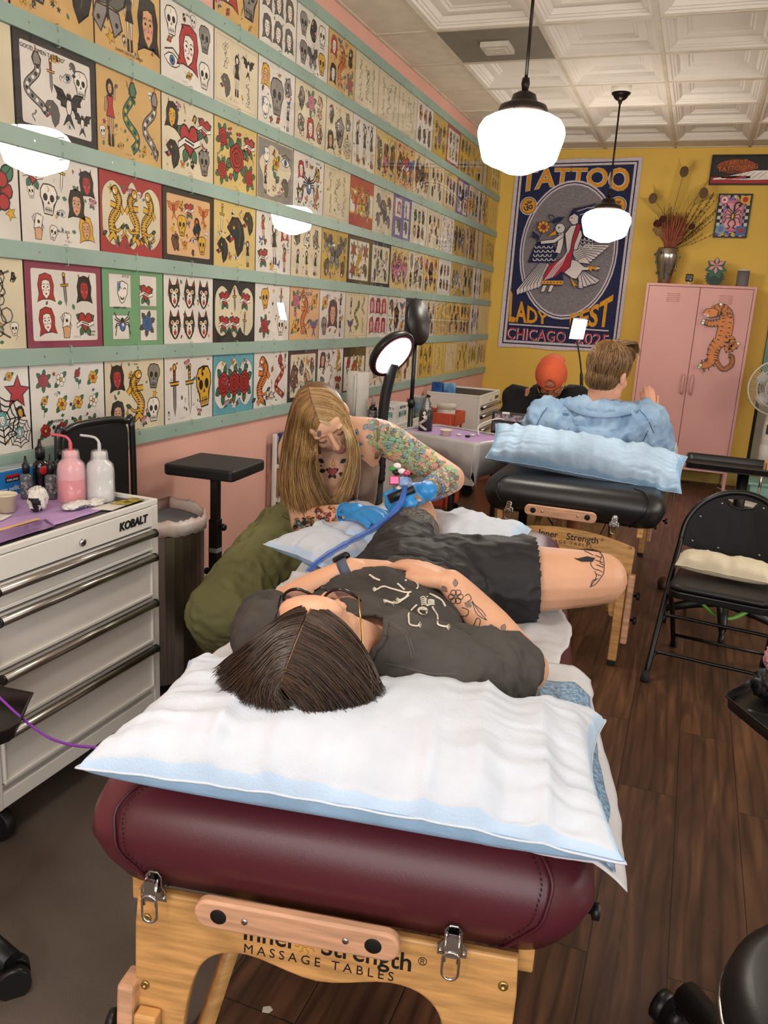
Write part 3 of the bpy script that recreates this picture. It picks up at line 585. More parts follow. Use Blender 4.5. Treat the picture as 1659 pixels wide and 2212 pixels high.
        if k < 11 and lay in ('5', '31', '21', '52', '7') and border not in ('panels', 'line'):
            done = []
            for q in range(60):
                fx_, fy_ = rr.uniform(-.15, .15)*sc, rr.uniform(-.112, .112)*sc; s_ = rr.uniform(.018, .03)*sc
                if min(math.hypot(fx_-a_[0]*sc, fy_-a_[1]*sc)-(a_[2]*sc*(.8 if lay not in ('31', '21') else .55)) for a_ in LAY[lay]) < s_*.75 or any(math.hypot(fx_-a, fy_-b_) < s_+c_ for a, b_, c_ in done): continue
                done.append((fx_, fy_, s_))
                near = [g_ for g_ in set(ml) if g_ not in ('line', 'web', 'star')] or ['flower']; pal = {'rose': 'flowerr', 'figurek': 'heart', 'tigery': 'stem'}
                g_ = rr.choice(['flower', 'bird', 'dagger', 'eye', 'star', 'butterfly', 'heartp', 'flowerr', 'skull', 'snaken', 'blobk', 'blobo']+near)
                draw(mb, xf(getm(g_, j*7+k+q), fx_, fy_, s_, rr.uniform(-.5, .5)), Mz, z)
                if len(done) > 7: break
        if k < 11 and lay != '1' and border not in ('panels', 'black'):
            for q in range(34):
                fx_, fy_ = rr.uniform(-.15, .15)*sc, rr.uniform(-.115, .115)*sc
                if min(math.hypot((fx_-a_[0]*sc), (fy_-a_[1]*sc))/a_[2] for a_ in LAY[lay]) < (.86 if lay != '31' else .36): continue
                fk = rr.choice(['leaf', 'leaf', 'dot', 'star', 'curl', 'drop']); s_ = rr.uniform(.008, .014)
                it = {'leaf': lambda: leaf(0, 0, 1.6, 0, rr.choice('GAG')), 'dot': lambda: [(rr.choice('KRK'), circ(x_, 0, .16, 6)) for x_ in (-.5, 0, .5)], 'star': lambda: m_star(rr.choice('KRY')), 'curl': lambda: [('K', s2) for s2 in strokes([(t_*.12*math.cos(t_), t_*.12*math.sin(t_)) for t_ in [i_*.7 for i_ in range(10)]], .16)], 'drop': lambda: out_(rr.choice('RB'), [(0, 1), (.4, 0), (0, -.4), (-.4, 0)], .15)}[fk]()
                draw(mb, xf(it, fx_, fy_, s_, rr.uniform(0, 6)), Mz, z)
        if lay in ('5', '31', '32', '7') and k < 9: draw(mb, xf(m_scribble(5, j*31+k), rr.uniform(-.05, .05), -.12*sc, .022), Mz, z)
        tx = {(2, 0): [('"GOOD OMEN TATTOO"', .017, -.06, .098)], (1, 2): [('SALAS', .013, 0, .118), ('*2023*', .012, 0, -.095)], (3, 0): [('SALAS 2023', .012, 0, -.09)], (4, 0): [('TOWN', .009, .125, -.085), ('SEND', .009, .125, -.096)],
              (4, 1): [('ATX 25', .012, -.05, .112), ('ROBERT LAMB', .011, -.085, .0)], (4, 4): [('2023', .02, .12, .01)], (4, 5): [('CHICAGO', .026, 0, .105)], (5, 0): [('BONHOMME', .013, -.07, -.055)], (5, 4): [('GOOD', .02, .0, -.075), ('OMEN', .02, 0, -.098)], (5, 2): [('2023', .011, .14, .12), ('STL', .009, -.15, -.1), ('525', .009, -.15, -.115)],
              (2, 5): [('CHICAGO', .011, .1, .115), ('GOOD OMEN', .011, -.1, -.118)], (3, 7): [('GOOD OMEN', .013, 0, -.09)], (1, 1): [('DAINTY TATTOO ARTIST', .013, 0, -.118)], (5, 1): [('HORSE', .008, 0, .118)]}.get((j, k), [])
        for s_, sz, cx, cy in tx: add_text(mb, s_, sz, Mz @ Matrix.Translation((cx, cy, z+.0012)), 0, depth=.0001)
        mb.build('print', ART_MATS, t)
        MB().box((.0088, -SW/2+.0015, -(RP-RH)/2+.001), (.0108, SW/2-.0015, (RP-RH)/2-.001)).build('acrylic_cover', coverm, t)
        if clipmesh is None:
            cm = MB().tube([(.008, 0, -.006), (.0225, 0, -.006), (.0235, 0, .004), (.0215, 0, .012), (.0195, 0, .016)], .0016, 6); o = cm.build('clip', clipm, None); clipmesh = o.data; bpy.data.objects.remove(o)
        for s in (1, -1):
            if k >= 12: continue
            c = bpy.data.objects.new('clip', clipmesh); COL.objects.link(c); c.parent = t; c.location = (0, 0, s*(RP-RH)/2); c.scale = (1, 1, s)
# ------------------------------------------------------------ pendant lamps
bronze = mat('dark_bronze', '2a2320', .32, .8); globem = mat('lit_opal_glass', 'fff6ea', .3, emit=GLOBE_W)
def pendant(x, y, label):
    t = thing('pendant_lamp', label, 'lamp', (x, y, H), group='schoolhouse pendant lamps'); zb = -.98
    MB().cyl((0, 0, .075), (0, 0, -.001), .068, seg=28).build('mounting_plate', tilem, t)
    MB().lathe([(0, 0), (.065, 0), (.065, -.006), (.058, -.014), (.05, -.02), (.045, -.032), (.03, -.045), (.014, -.052), (.012, -.07), (0, -.07)], 28).build('canopy', bronze, t)
    MB().cyl((0, 0, -.05), (0, 0, zb+.33), .0065).lathe([(.0, zb+.35), (.014, zb+.345), (.017, zb+.325), (.012, zb+.30), (0, zb+.29)], 16).build('rod', bronze, t)
    MB().lathe([(0, zb+.30), (.02, zb+.298), (.045, zb+.285), (.052, zb+.262), (.056, zb+.258), (.09, zb+.245), (.098, zb+.228), (.098, zb+.21), (.06, zb+.205)], 32).build('fitter', bronze, t)
    for a in (.3, 2.4, 4.5): MB().ell((.1*math.cos(a), .1*math.sin(a), zb+.215), (.006, .006, .006), 8, 6).build('screw', screwm, t)
    MB().lathe([(.085, zb+.212), (.12, zb+.207), (.152, zb+.19), (.168, zb+.165), (.172, zb+.145), (.168, zb+.12), (.158, zb+.085), (.148, zb+.05), (.14, zb+.038), (.115, zb+.025), (.085, zb+.015), (.06, zb+.004), (.04, zb-.004), (0, zb-.007)], 48).build('globe', globem, t)
pendant(1.235, 3.42, 'nearer white schoolhouse globe pendant hanging on a dark rod')
pendant(1.27, 6.27, 'farther small-looking globe pendant in front of the tattoo tapestry')
for x, y in ((1.22, .6), (1.22, -1.6), (4.3, -1.2), (4.6, 4.2)): pendant(x, y, 'globe pendant out of the frame')
# ============================================================ the yellow wall and what stands before it
navy = mat('navy_cloth', '232a4e', .9, var=.1, vscale=40, bump=.3, bscale=400); lav = mat('offwhite_cloth', 'cfc3c8', .9, var=.06, vscale=30, bump=.3, bscale=400)
gold = mat('mustard_cloth', 'd8962a', .9, var=.07, vscale=30); redc = mat('red_cloth', 'a52c3a', .9); hatch = mat('grey_woven_cloth', '8f888e', .9, var=.25, vscale=60, stretch=(1, 1, 12), bump=.3, bscale=300); whitec = mat('pale_woven_cloth', 'd6ccc8', .9)
class Trace:        # flat shapes read off the photograph crop (x0, y0, scale) and laid on the plane y = Y, each a hair above the last
    def __init__(s, Y, x0, y0, sc, z=.0006): s.Y = Y; s.x0 = x0; s.y0 = y0; s.sc = sc; s.mb = MB(); s.k = 0; s.dz = z
    def q(s, x, y, dy=0): p = aty(s.Y, s.x0+x/s.sc, s.y0+y/s.sc); p.y -= dy; return p
    def poly(s, pts, mi, t=.0003):
        s.k += 1; d = .0012+s.k*s.dz
        a = [s.q(x, y, d) for x, y in pts]; b = [V((p.x, p.y+t, p.z)) for p in a]; n = len(a)
        nz = sum((a[i].x-a[i-1].x)*(a[i].z+a[i-1].z) for i in range(n))
        s.mb.add(a+b, [list(range(n)) if nz < 0 else list(range(n))[::-1]]+[(i, (i+1) % n, n+(i+1) % n, n+i) for i in range(n)], mi); return s
    def line(s, pts, w, mi, closed=False, smooth=0):
        if smooth: pts = [(p.x, p.y) for p in smooth_path(pts, smooth, closed)]
        s.k += 1; d = .0012+s.k*s.dz
        for q in strokes(pts, w, closed): s.mb.add([s.q(x, y, d) for x, y in q][::-1], [(0, 1, 2, 3)], mi)
        return s
    def ell(s, cx, cz, rx, rz, mi, n=40):      # an ellipse in metres about the wall point of a pixel
        s.k += 1; c = s.q(cx, cz, .0012+s.k*s.dz); s.mb.add([(c.x+rx*math.cos(2*PI*i/n), c.y, c.z+rz*math.sin(2*PI*i/n)) for i in range(n)], [list(range(n))], mi); return s
    def text(s, body, fn, mi, bold=.02):
        s.k += 1; d = .0012+s.k*s.dz
        me = text_mesh(body, 1.0, Matrix(), depth=0, bold=bold); xs = [v.co.x for v in me.vertices]; ys = [v.co.y for v in me.vertices]; a, b, c, e = min(xs), max(xs), min(ys), max(ys)
        s.mb.add([s.q(*fn((v.co.x-a)/(b-a), (v.co.y-c)/(e-c)), d) for v in me.vertices], [list(p.vertices) for p in me.polygons], mi); bpy.data.meshes.remove(me); return s
def quadfn(tl, tr, br, bl): return lambda u, t: tuple((bl[i]*(1-u)+br[i]*u)*(1-t)+(tl[i]*(1-u)+tr[i]*u)*t for i in (0, 1))
t = thing('tapestry', 'large navy woven wall hanging with a bird woman in an oval and mustard lettering', 'tapestry', (.72, YB-.012, 1.13))
TR = Trace(YB-.012, 1040, 320, 2.68)
TL, TRc, BR, BL = (205, 72), (935, 50), (790, 1190), (95, 1150)
def inset(d, e=None):
    e = e or d; c = ((TL[0]+TRc[0]+BR[0]+BL[0])/4, (TL[1]+TRc[1]+BR[1]+BL[1])/4); return [(c[0]+(x-c[0])*(1-d/350), c[1]+(y-c[1])*(1-e/550)) for x, y in (TL, TRc, BR, BL)]
TR.poly([TL, (400, 70), (570, 58), (760, 60), TRc, (870, 560), (800, 1100), BR, (600, 1172), (420, 1170), (250, 1152), BL, (140, 700)], 1, .006)
TR.poly(inset(20, 22), 0).poly(inset(27, 29), 1).poly(inset(40, 42), 0)
TR.text('TATTOO', lambda u, tt: (232+(865-232)*u-14*(1-tt), (112+0*u)+(1-tt)*(150-42*math.sin(PI*u))), 1, .045).text('TATTOO', lambda u, tt: (236+(860-232)*u-14*(1-tt), (114+0*u)+(1-tt)*(146-42*math.sin(PI*u))), 2, .02)
TR.ell(500, 597, .462, .634, 1).ell(500, 597, .447, .617, 0).ell(500, 597, .438, .607, 1).ell(500, 597, .424, .592, 3)
for cx, cy in ((273, 335), (788, 335)): TR.ell(cx, cy, .083, .083, 1, 24).ell(cx, cy, .074, .074, 0, 24).ell(cx, cy, .069, .069, 2, 24); TR.text('ॐ', quadfn((cx-27, cy-30), (cx+27, cy-30), (cx+23, cy+28), (cx-31, cy+28)), 0, .01)
TR.text('LADY', lambda u, tt: (158+228*u+10*tt*(1-u), (1006+14*u)*(1-tt)+(815+150*u**.6)*tt), 2, .03)
TR.text('FEST', lambda u, tt: (512+228*u+26*tt*u, (1030+10*u)*(1-tt)+(962-118*u**1.4)*tt), 2, .03)
TR.poly([(162, 1014), (738, 1054), (736, 1062), (160, 1022)], 1)
TR.text('CHICAGO', quadfn((154, 1037), (492, 1062), (486, 1128), (147, 1105)), 1, .02).text('CHICAGO', quadfn((151, 1035), (489, 1060), (483, 1126), (144, 1103)), 4, .0)
TR.text('2025', quadfn((548, 1064), (742, 1080), (738, 1146), (542, 1132)), 1, .02).text('2025', quadfn((545, 1062), (739, 1078), (735, 1144), (539, 1130)), 4, .0)
def fe(pts, mi, w=4): TR.poly(pts, mi); TR.line(pts, w, 0, True)
for k in range(7):      # left wing feathers
    a = k/6; x0, y0 = 370+a*40-30, 660+a*10; x1, y1 = 208+a*120, 852-a*40; fe([(x0, y0), (x0+22, y0+8), (x1+30, y1-20), (x1, y1), (x1-4, y1-30)], 5)
fe([(325, 545), (410, 550), (445, 610), (420, 662), (345, 662), (272, 662), (300, 590)], 0)
for r_ in range(4):
    for k in range(5-r_ % 2): TR.line([(300+k*27+r_*4, 640-r_*24), (306+k*27+r_*4, 652-r_*24), (318+k*27+r_*4, 652-r_*24), (324+k*27+r_*4, 640-r_*24)], 5, 5)
for k in range(8): fe([(520+k*4, 600+k*8), (560+k*6, 560+k*10), (738-k*16, 560+k*14), (742-k*16, 575+k*14), (600-k*4, 625+k*6)], 5)
fe([(565, 470), (610, 500), (660, 545), (560, 575), (530, 560)], 0)
for r_ in range(3):
    for k in range(4): TR.line([(555+k*24, 520+r_*20+k*4), (561+k*24, 532+r_*20+k*4), (572+k*24, 532+r_*20+k*4), (578+k*24, 518+r_*20+k*4)], 5, 5)
for k in range(5): fe([(545, 700), (575, 700), (690-k*24, 765+k*12), (660-k*24, 790+k*5), (600-k*8, 770)], 5 if k % 2 else 1)
fe([(495, 640), (560, 655), (600, 690), (690, 690), (685, 705), (590, 710), (555, 760), (530, 755), (480, 720)], 5)
for pts in ([(615, 685), (690, 688), (660, 697), (685, 715), (645, 703), (640, 722)], [(520, 745), (545, 780), (572, 805), (548, 795), (545, 815), (532, 790)]): fe(pts, 2, 3)
TR.line([(448, 610), (462, 560), (468, 500), (458, 470)], 36, 0, smooth=5).line([(448, 610), (462, 560), (468, 500), (458, 470)], 28, 5, smooth=5).poly(circ(462, 468, 31, 14), 0).poly(circ(462, 468, 27, 14), 5)
fe([(436, 478), (388, 516), (440, 506)], 2, 3); TR.poly(circ(455, 465, 5, 8), 0)
fe([(350, 540), (352, 560), (430, 553), (480, 520), (470, 500), (425, 532)], 5); fe([(525, 455), (575, 445), (590, 510), (560, 590), (500, 600), (490, 500)], 5)
TR.poly([(515, 395), (540, 355), (600, 345), (680, 322), (620, 362), (720, 352), (610, 385), (585, 430), (595, 500), (565, 465)], 0); TR.line([(560, 372), (620, 352), (680, 345)], 4, 5).line([(575, 392), (640, 375), (700, 372)], 4, 5)
fe([(520, 400), (545, 385), (568, 400), (565, 440), (540, 450), (522, 438), (512, 420)], 5, 3); TR.poly(circ(530, 410, 4, 6), 0).poly(circ(524, 432, 4, 6), 4)
fe([(560, 440), (585, 452), (545, 560), (520, 690), (470, 735), (362, 792), (368, 740), (400, 680), (470, 640), (520, 600), (535, 520)], 4)
for k in range(4): TR.line([(372+k*14, 770-k*6), (430+k*14, 690-k*4), (515+k*2, 600-k*10)], 5, 1)
fe([(370, 770), (440, 745), (475, 712), (482, 775), (358, 775)], 0, 3); fe([(360, 768), (482, 768), (478, 794), (356, 790)], 2, 3)
for k in range(6): TR.poly(circ(372+k*19, 780, 4, 6), 0)
for x in (372, 412): fe([(x-6, 795), (x+16, 797), (x, 834), (x-20, 832)], 5, 3)
TR.line([(330, 545), (360, 500), (372, 470)], 5, 0).line([(385, 440), (430, 425), (420, 395), (398, 400), (405, 420)], 5, 0, smooth=4); fe([(415, 428), (450, 408), (490, 405), (465, 432), (425, 442)], 0, 3); fe([(345, 540), (305, 520), (305, 485), (340, 510)], 0, 3)
for k in range(8): a = 2*PI*k/8; fe([(370+x, 463+y) for x, y in circ(24*math.cos(a), 24*math.sin(a), 12, 8)], 2, 3)
TR.poly(circ(370, 463, 11, 10), 4)
TR.mb.build('cloth_with_design', [navy, lav, gold, hatch, redc, whitec], t, world=True)
# pink two-door locker
lk = mat('pink_powder_coat', 'd49c96', .42, var=.02, vscale=2); lkd = mat('pink_shadow_gap', '7d3a40', .7)
LX0, LX1, LY, LZ = 1.505, 2.412, 7.81, 1.79
t = thing('locker', 'tall pink metal locker with two doors standing on thin legs', 'locker', (LX0, LY, 0))
w = LX1-LX0
b = MB().box((0, .02, .155), (w, .33, LZ)).box((0, 0, .155), (.022, .02, LZ)).box((w-.022, 0, .155), (w, .02, LZ)).box((.022, 0, LZ-.022), (w-.022, .02, LZ)).box((.022, 0, .155), (w-.022, .02, .177)); b.build('body', lk, t, bevel=.002)
for i, (a0, a1) in enumerate(((.025, w/2-.002), (w/2+.002, w-.025))):
    d = MB().box((a0, .001, .18), (a1, .018, LZ-.025))
    cx = (a0+a1)/2
    o = d.build('door', lk, t, bevel=.003)
    vm = MB()
    for k in range(5): vm.tube([(cx-.055, -.001, LZ-.085-k*.016), (cx+.055, -.001, LZ-.085-k*.016)], .0035, 6)
    vm.build('vent', lk, o)
    hx = w/2-.035 if i == 0 else w/2+.04
    MB().tube([(hx, .002, .845), (hx, -.028, .852), (hx, -.03, .865), (hx, -.03, .985), (hx, -.028, .998), (hx, .002, 1.005)], .011, 10).build('handle', lk, o)
MB().box((.02, .012, .17), (w-.02, .019, LZ-.02)).build('door_gap', lkd, t)
for x in (.0, w-.028):
    for y in (0., .30): MB().box((x, y, 0), (x+.028, y+.028, .155)).build('leg', lk, t, bevel=.002)
# tiger magnet
TG = Trace(LY-.003, 1040, 320, 2.68, .0004)
def fat(pts, ws, mi, grow=0):
    sp = smooth_path(pts, 6); n = len(sp); L = []; R = []
    for i, p in enumerate(sp):
        a = sp[max(i-1, 0)]; b_ = sp[min(i+1, n-1)]; d = (b_-a).normalized(); f = i/(n-1)*(len(ws)-1); k = min(int(f), len(ws)-2); wv = ws[k]+(ws[k+1]-ws[k])*(f-k)+grow
        L.append((p.x-d.y*wv/2, p.y+d.x*wv/2)); R.append((p.x+d.y*wv/2, p.y-d.x*wv/2))
    TG.k += 1; dd = .0012+TG.k*TG.dz
    for i in range(n-1): TG.mb.add([TG.q(x, y, dd) for x, y in (L[i], R[i], R[i+1], L[i+1])], [(0, 1, 2, 3)], mi)
    return sp
limbs = [([(1375, 1150), (1358, 1220), (1395, 1278), (1445, 1255), (1450, 1208), (1432, 1202)], [20, 24, 24, 24, 24, 22]), ([(1400, 1110), (1445, 1110), (1425, 1165), (1480, 1135)], [50, 46, 34, 26]), ([(1430, 985), (1435, 950), (1385, 912)], [36, 34, 30]), ([(1380, 1010), (1330, 1015), (1290, 1005)], [36, 34, 28]),
         ([(1375, 1120), (1340, 1170), (1325, 1240), (1270, 1262)], [70, 52, 40, 30]), ([(1340, 950), (1395, 935), (1420, 980), (1408, 1060), (1385, 1130)], [58, 66, 76, 84, 70])]
for pts, ws in limbs: fat(pts, ws, 0, 7)
for pts, ws in limbs: fat(pts, ws, 1)
for pts, ws in limbs:
    sp = smooth_path(pts, 6)
    for i in range(2, len(sp)-1, 2 if ws[0] > 30 else 1):
        d = (sp[i+1]-sp[i-1]).normalized(); wv = ws[0]*.48; px_, py_ = sp[i].x, sp[i].y
        for s in (1, -1): TG.poly([(px_-d.y*wv*s, py_+d.x*wv*s), (px_-d.y*wv*.2*s+d.x*2, py_+d.x*wv*.2*s+d.y*2), (px_-d.y*wv*s+d.x*8, py_+d.x*wv*s+d.y*8)], 0)
TG.poly([(1282, 955), (1300, 930), (1345, 925), (1375, 940), (1365, 975), (1330, 985), (1300, 975)], 0).poly([(1286, 955), (1303, 934), (1343, 929), (1370, 943), (1361, 971), (1330, 980), (1303, 971)], 1).poly([(1284, 958), (1310, 960), (1320, 978), (1300, 975)], 2).poly([(1290, 962), (1308, 965), (1304, 973)], 3).poly(circ(1318, 945, 4, 7), 0)
for x, y in ((1285, 1000), (1262, 1265), (1385, 905), (1485, 1130), (1282, 1012), (1268, 1255)): TG.poly(circ(x, y, 12, 8), 0).poly(circ(x, y, 9, 8), 2)
TGm = [[mat('tiger_black', '1c1712', .4), mat('tiger_orange', 'd77f32', .4), mat('tiger_cream', 'ece0cc', .4), mat('tiger_red', 'b8483a', .4)]]; tgt = thing('tiger_magnet', 'climbing orange tiger cut-out stuck on the right door of the pink locker', 'magnet', (2.2, LY-.003, .9)); TG.mb.build('cutout', TGm[0], tgt, world=True)
# two framed pictures
blackf = mat('black_frame', '141212', .35)
def framed(name, label, x0, x1, z0, z1, fn, fw=.012):
    t = thing(name, label, 'picture', (x0, YB-.001, z0)); w, h = x1-x0, z1-z0
    MB().box((0, -.022, 0), (w, 0, fw)).box((0, -.022, h-fw), (w, 0, h)).box((0, -.022, fw), (fw, 0, h-fw)).box((w-fw, -.022, fw), (w, 0, h-fw)).build('frame', blackf, t, bevel=.001)
    mb = MB(); mb.box((fw, -.012, fw), (w-fw, -.004, h-fw), len(INKS)+PAPN.index('black')); M = Matrix.Translation((w/2, -.0122, h/2)) @ frame((0, 0, 0), (1, 0, 0), (0, 0, 1)); fn(mb, M, w-2*fw, h-2*fw); mb.build('picture', ART_MATS+[mat('glow_orange_paint', 'a8481e', .5, var=.3, vscale=12)], t)
def p1(mb, M, w, h):
    k = [0]
    def P(c, pts):
        k[0] += .0003; mb.add([(x, y, k[0]) for x, y in pts], [list(range(len(pts)))], c if isinstance(c, int) else (INKS.index(c) if c in INK else pi_(c)), False, M)
    G = len(ART_MATS); P('red', rect(w, h*.24, 0, -h*.38)); P(G, [(p[0]*1.0-w*.2, p[1]+h*.13) for p in circ(0, 0, w*.24, 20, h*.26)])
    add_text(mb, 'EXPERT', .052, M @ Matrix.Translation((-w*.21, h*.27, .0012)) @ Matrix.Rotation(.08, 4, 'Z'), INKS.index('K'), bold=.003, depth=.0001); add_text(mb, 'EXPERT', .052, M @ Matrix.Translation((-w*.21, h*.27, .0016)) @ Matrix.Rotation(.08, 4, 'Z'), INKS.index('O'), depth=.0001)
    add_text(mb, 'TATTOOING', .055, M @ Matrix.Translation((-w*.18, h*.07, .0012)) @ Matrix.Rotation(.08, 4, 'Z'), INKS.index('K'), bold=.003, depth=.0001); add_text(mb, 'TATTOOING', .055, M @ Matrix.Translation((-w*.18, h*.07, .0016)) @ Matrix.Rotation(.08, 4, 'Z'), INKS.index('O'), depth=.0001)
    k[0] = .002; body = [(-.47, -.36), (-.3, -.34), (-.12, -.36), (.1, -.36), (.3, -.34), (.42, -.3), (.44, .1), (.36, .2), (.26, .1), (.18, -.02), (.02, -.02), (-.12, -.12), (-.28, -.22), (-.46, -.3)]
    P('W', [(x*w, y*h) for x, y in body])
    for i in range(5): P('N', strokes([(-.1*w+i*.07*w, -.08*h), (-.2*w+i*.07*w, -.32*h)], .004)[0])
    P('K', [(p[0]+.37*w, p[1]+.2*h) for p in circ(0, 0, .06*w, 12, .16*h)]); P('S', [(p[0]+.36*w, p[1]+.16*h) for p in circ(0, 0, .035*w, 10, .1*h)])
    r = random.Random(5)
    for i in range(26): P(r.choice('KRB'), [(p[0]+r.uniform(-.38, .0)*w, p[1]-.28*h+r.uniform(-.04, .05)*h) for p in circ(0, 0, .005, 6)][:6])
framed('framed_picture', 'wide dark framed picture of a reclining woman and orange lettering, near the ceiling', 1.895, 2.58, 2.655, 2.903, p1)
def p2(mb, M, w, h):
    k = [0]
    def P(c, pts):
        k[0] += .0003; mb.add([(x, y, k[0]) for x, y in pts], [list(range(len(pts)))], INKS.index(c) if c in INK else pi_(c), False, M)
    P('white', rect(w, h)); n = 9; m = 12
    for i in range(n):
        for j in range(m):
            if (i+j) % 2 == 0: P('K', rect(w/n, h/m, -w/2+(i+.5)*w/n, -h/2+(j+.5)*h/m))
    for i in range(6):
        x = -w/2+(i+.5)*w/6
        for yy in (h*.43, -h*.43): P('VYVYVY'[i], [(x-w/12, yy-h*.05), (x+w/12, yy-h*.05), (x, yy+h*.05)])
    P('V', rect(w*.66, h*.78)); P('P', rect(w*.62, h*.74)); P('L', rect(w*.5, h*.6))
    P('Y', rect(w*.3, h*.2, w*.33, h*.38)); P('R', circ(w*.33, h*.39, w*.09, 14)); P('P', circ(-w*.34, h*.38, w*.15, 16)); P('W', circ(-w*.34, h*.38, w*.1, 14)); P('R', circ(-w*.34, h*.38, w*.05, 10))
    P('B', rect(w*.32, h*.22, w*.33, -h*.36)); P('R', circ(w*.33, -h*.36, w*.1, 5)); P('C', circ(-w*.33, -h*.33, w*.16, 14)); P('V', circ(-w*.33, -h*.33, w*.1, 12)); P('B', circ(-w*.22, h*.2, w*.07, 10)); P('K', circ(-w*.2, h*.21, w*.05, 10))
    for s in (-1, 1):
        for y0, y1, e in ((.05, .14, .05), (0, .04, -.06), (-.05, -.06, -.18), (.1, .22, .3)):
            for q in strokes([(s*w*.04, y0*h), (s*w*.2, y1*h), (s*w*.26, e*h)], w*.03): P('K', q)
        for q in strokes([(p.x, p.y) for p in smooth_path([(s*w*.04, -.08*h), (s*w*.12, -.2*h), (s*w*.05, -.28*h), (s*w*.14, -.32*h)], 4)], w*.035): P('K', q)
    for q in strokes([(p.x, p.y) for p in smooth_path([(0, 0), (w*.02, .15*h), (w*.02, .26*h), (w*.12, .32*h), (w*.2, .28*h), (w*.15, .22*h)], 5)], w*.05): P('K', q)
    P('K', circ(0, -.02*h, w*.07, 12, h*.1)); P('Y', circ(0, -.02*h, w*.035, 10, h*.07))
framed('framed_picture', 'small colourful framed scorpion picture with a chequered border, above the locker', 1.996, 2.274, 2.214, 2.583, p2)
# things on the locker
TOPZ = LZ
chrome = mat('hammered_silver', 'b9b4a8', .18, 1, bump=.15, bscale=25)
t = thing('vase', 'tall hammered silver vase studded with dark gems on the pink locker', 'vase', (1.642, 7.95, TOPZ))
MB().lathe([(0, 0), (.05, 0), (.055, .01), (.062, .05), (.082, .13), (.1, .2), (.106, .24), (.104, .27), (.092, .3), (.086, .31), (.08, .305), (.084, .29), (.09, .26), (.04, .05), (0, .04)], 32).build('body', chrome, t)
gm = [mat('dark_gem', '1b1a1c', .1), mat('green_gem', '1f4a33', .1)]
for i, (a, z) in enumerate(((-2.7, .09), (-2.6, .18), (-2.0, .26), (-1.0, .08), (-.5, .15), (-.3, .23), (.1, .12), (-2.9, .25))):
    r = .055+.05*min(z/.24, 1); MB().box((r-.004, -.01, z-.01), (r+.012, .01, z+.01)).build('gem', gm[i % 2], t, bevel=.002).rotation_euler = (0, 0, a)
vz = thing('dried_flowers', 'dried rust red twigs, brown roses and peacock feathers standing in the silver vase', 'flowers', (1.642, 7.95, TOPZ+.05))
twig = mat('rust_twigs', 'a25a42', .9); darkt = mat('dark_stalks', '4a3c20', .9); fea = mat('olive_feather', '6c6430', .7); eyem = [mat('feather_eye', '15130f', .5), mat('feather_brown', '5a3c1a', .6)]; dr = mat('dried_rose', '4a1c18', .9); drt = mat('tan_petal', '8a6844', .9)
r = random.Random(3); mb = MB()
for i in range(170):
    a = r.uniform(0, 2*PI); q = r.random()**.5; h = r.uniform(.34, .56); x = math.cos(a)*q*.13+.02; y = math.sin(a)*q*.08
    mb.tube([(x*.25, y*.25, .22), (x*.5, y*.5, .3), (x, y, h)], [.0025, .003, .004], 4)
mb.build('twig_bundle', twig, vz); mb = MB()
for i in range(26):
    dx = r.uniform(.12, .40); h = r.uniform(.42, .80)-dx*.4; p0 = V((.02, 0, .25)); p2 = V((dx, r.uniform(-.08, .05), h+.05)); pm = (p0+p2)/2+V((0, 0, -.02)); pts = smooth_path([p0, pm, p2], 5); mb.tube(pts, .0016, 4)
    for k in range(5, len(pts)): mb.ell(pts[k]+V((r.uniform(-.006, .006), 0, .005)), (.004, .003, .007), 5, 4)
for i in range(12):
    dx = r.uniform(-.16, -.02); mb.tube([(0, 0, .25), (dx*.5, 0, .4), (dx, r.uniform(-.04, .04), r.uniform(.48, .62))], .002, 4)
mb.build('stalks', darkt, vz)
for j, pts in enumerate(([(0, 0, .25), (.0, -.02, .55), (.05, -.03, .92)], [(-.02, 0, .25), (-.05, -.02, .5), (-.2, -.04, .68)], [(.02, 0, .25), (.12, -.03, .6), (.24, -.04, .72)])):
    sp = smooth_path(pts, 14); f = MB(); f.tube(sp, .0018, 4)
    for i in range(9, len(sp)-1):
        d = (sp[i+1]-sp[i-1]).normalized(); n = V((d.z, 0, -d.x)); ln = .075 if i > 14 else .05
        for s in (1, -1):
            for q in (0, .5):
                p = sp[i].lerp(sp[i+1], q); f.tube([p, p+n*s*ln*.6+d*.03, p+n*s*ln+d*.08], [.0011, .0009, .0004], 3)
    ft = f.build('peacock_feather', fea, vz); e = sp[-3]
    MB().ell(e, (.026, .006, .034)).build('feather_eye', eyem[0], ft); MB().ell(e+V((0, -.003, .004)), (.036, .004, .045)).build('feather_ring', eyem[1], ft)
for x, z, s, m in ((-.12, .46, .034, dr), (-.08, .5, .028, dr), (-.1, .39, .034, drt), (-.06, .36, .028, drt), (.17, .44, .026, dr), (-.13, .41, .024, drt)):
    q = MB()
    for k in range(9): a = k*2.4; q.ell((x+s*.5*math.cos(a), -.03+s*.3*math.sin(k*1.7), z+s*.4*math.sin(a)), (s*.6, s*.5, s*.6), 8, 6)
    q.build('dried_rose', m, vz)
t = thing('security_camera', 'small black cube camera on a white foot, on the locker beside the silver vase', 'camera', (1.852, 7.93, TOPZ))
MB().lathe([(.022, 0), (.022, .004), (.006, .008), (.006, .03)], 16).build('foot', mat('white_plastic', 'dcd8d0', .4), t); MB().box((-.032, -.02, .028), (.032, .02, .092)).build('housing', blackf, t, bevel=.01, bseg=3); MB().cyl((.012, -.02, .04), (.012, -.023, .04), .005).build('sensor', mat('white_plastic'), t)
t = thing('flower_cutout', 'painted cut-out of a pink poinsettia with spiky green leaves standing on the locker', 'ornament', (2.06, 7.93, TOPZ))
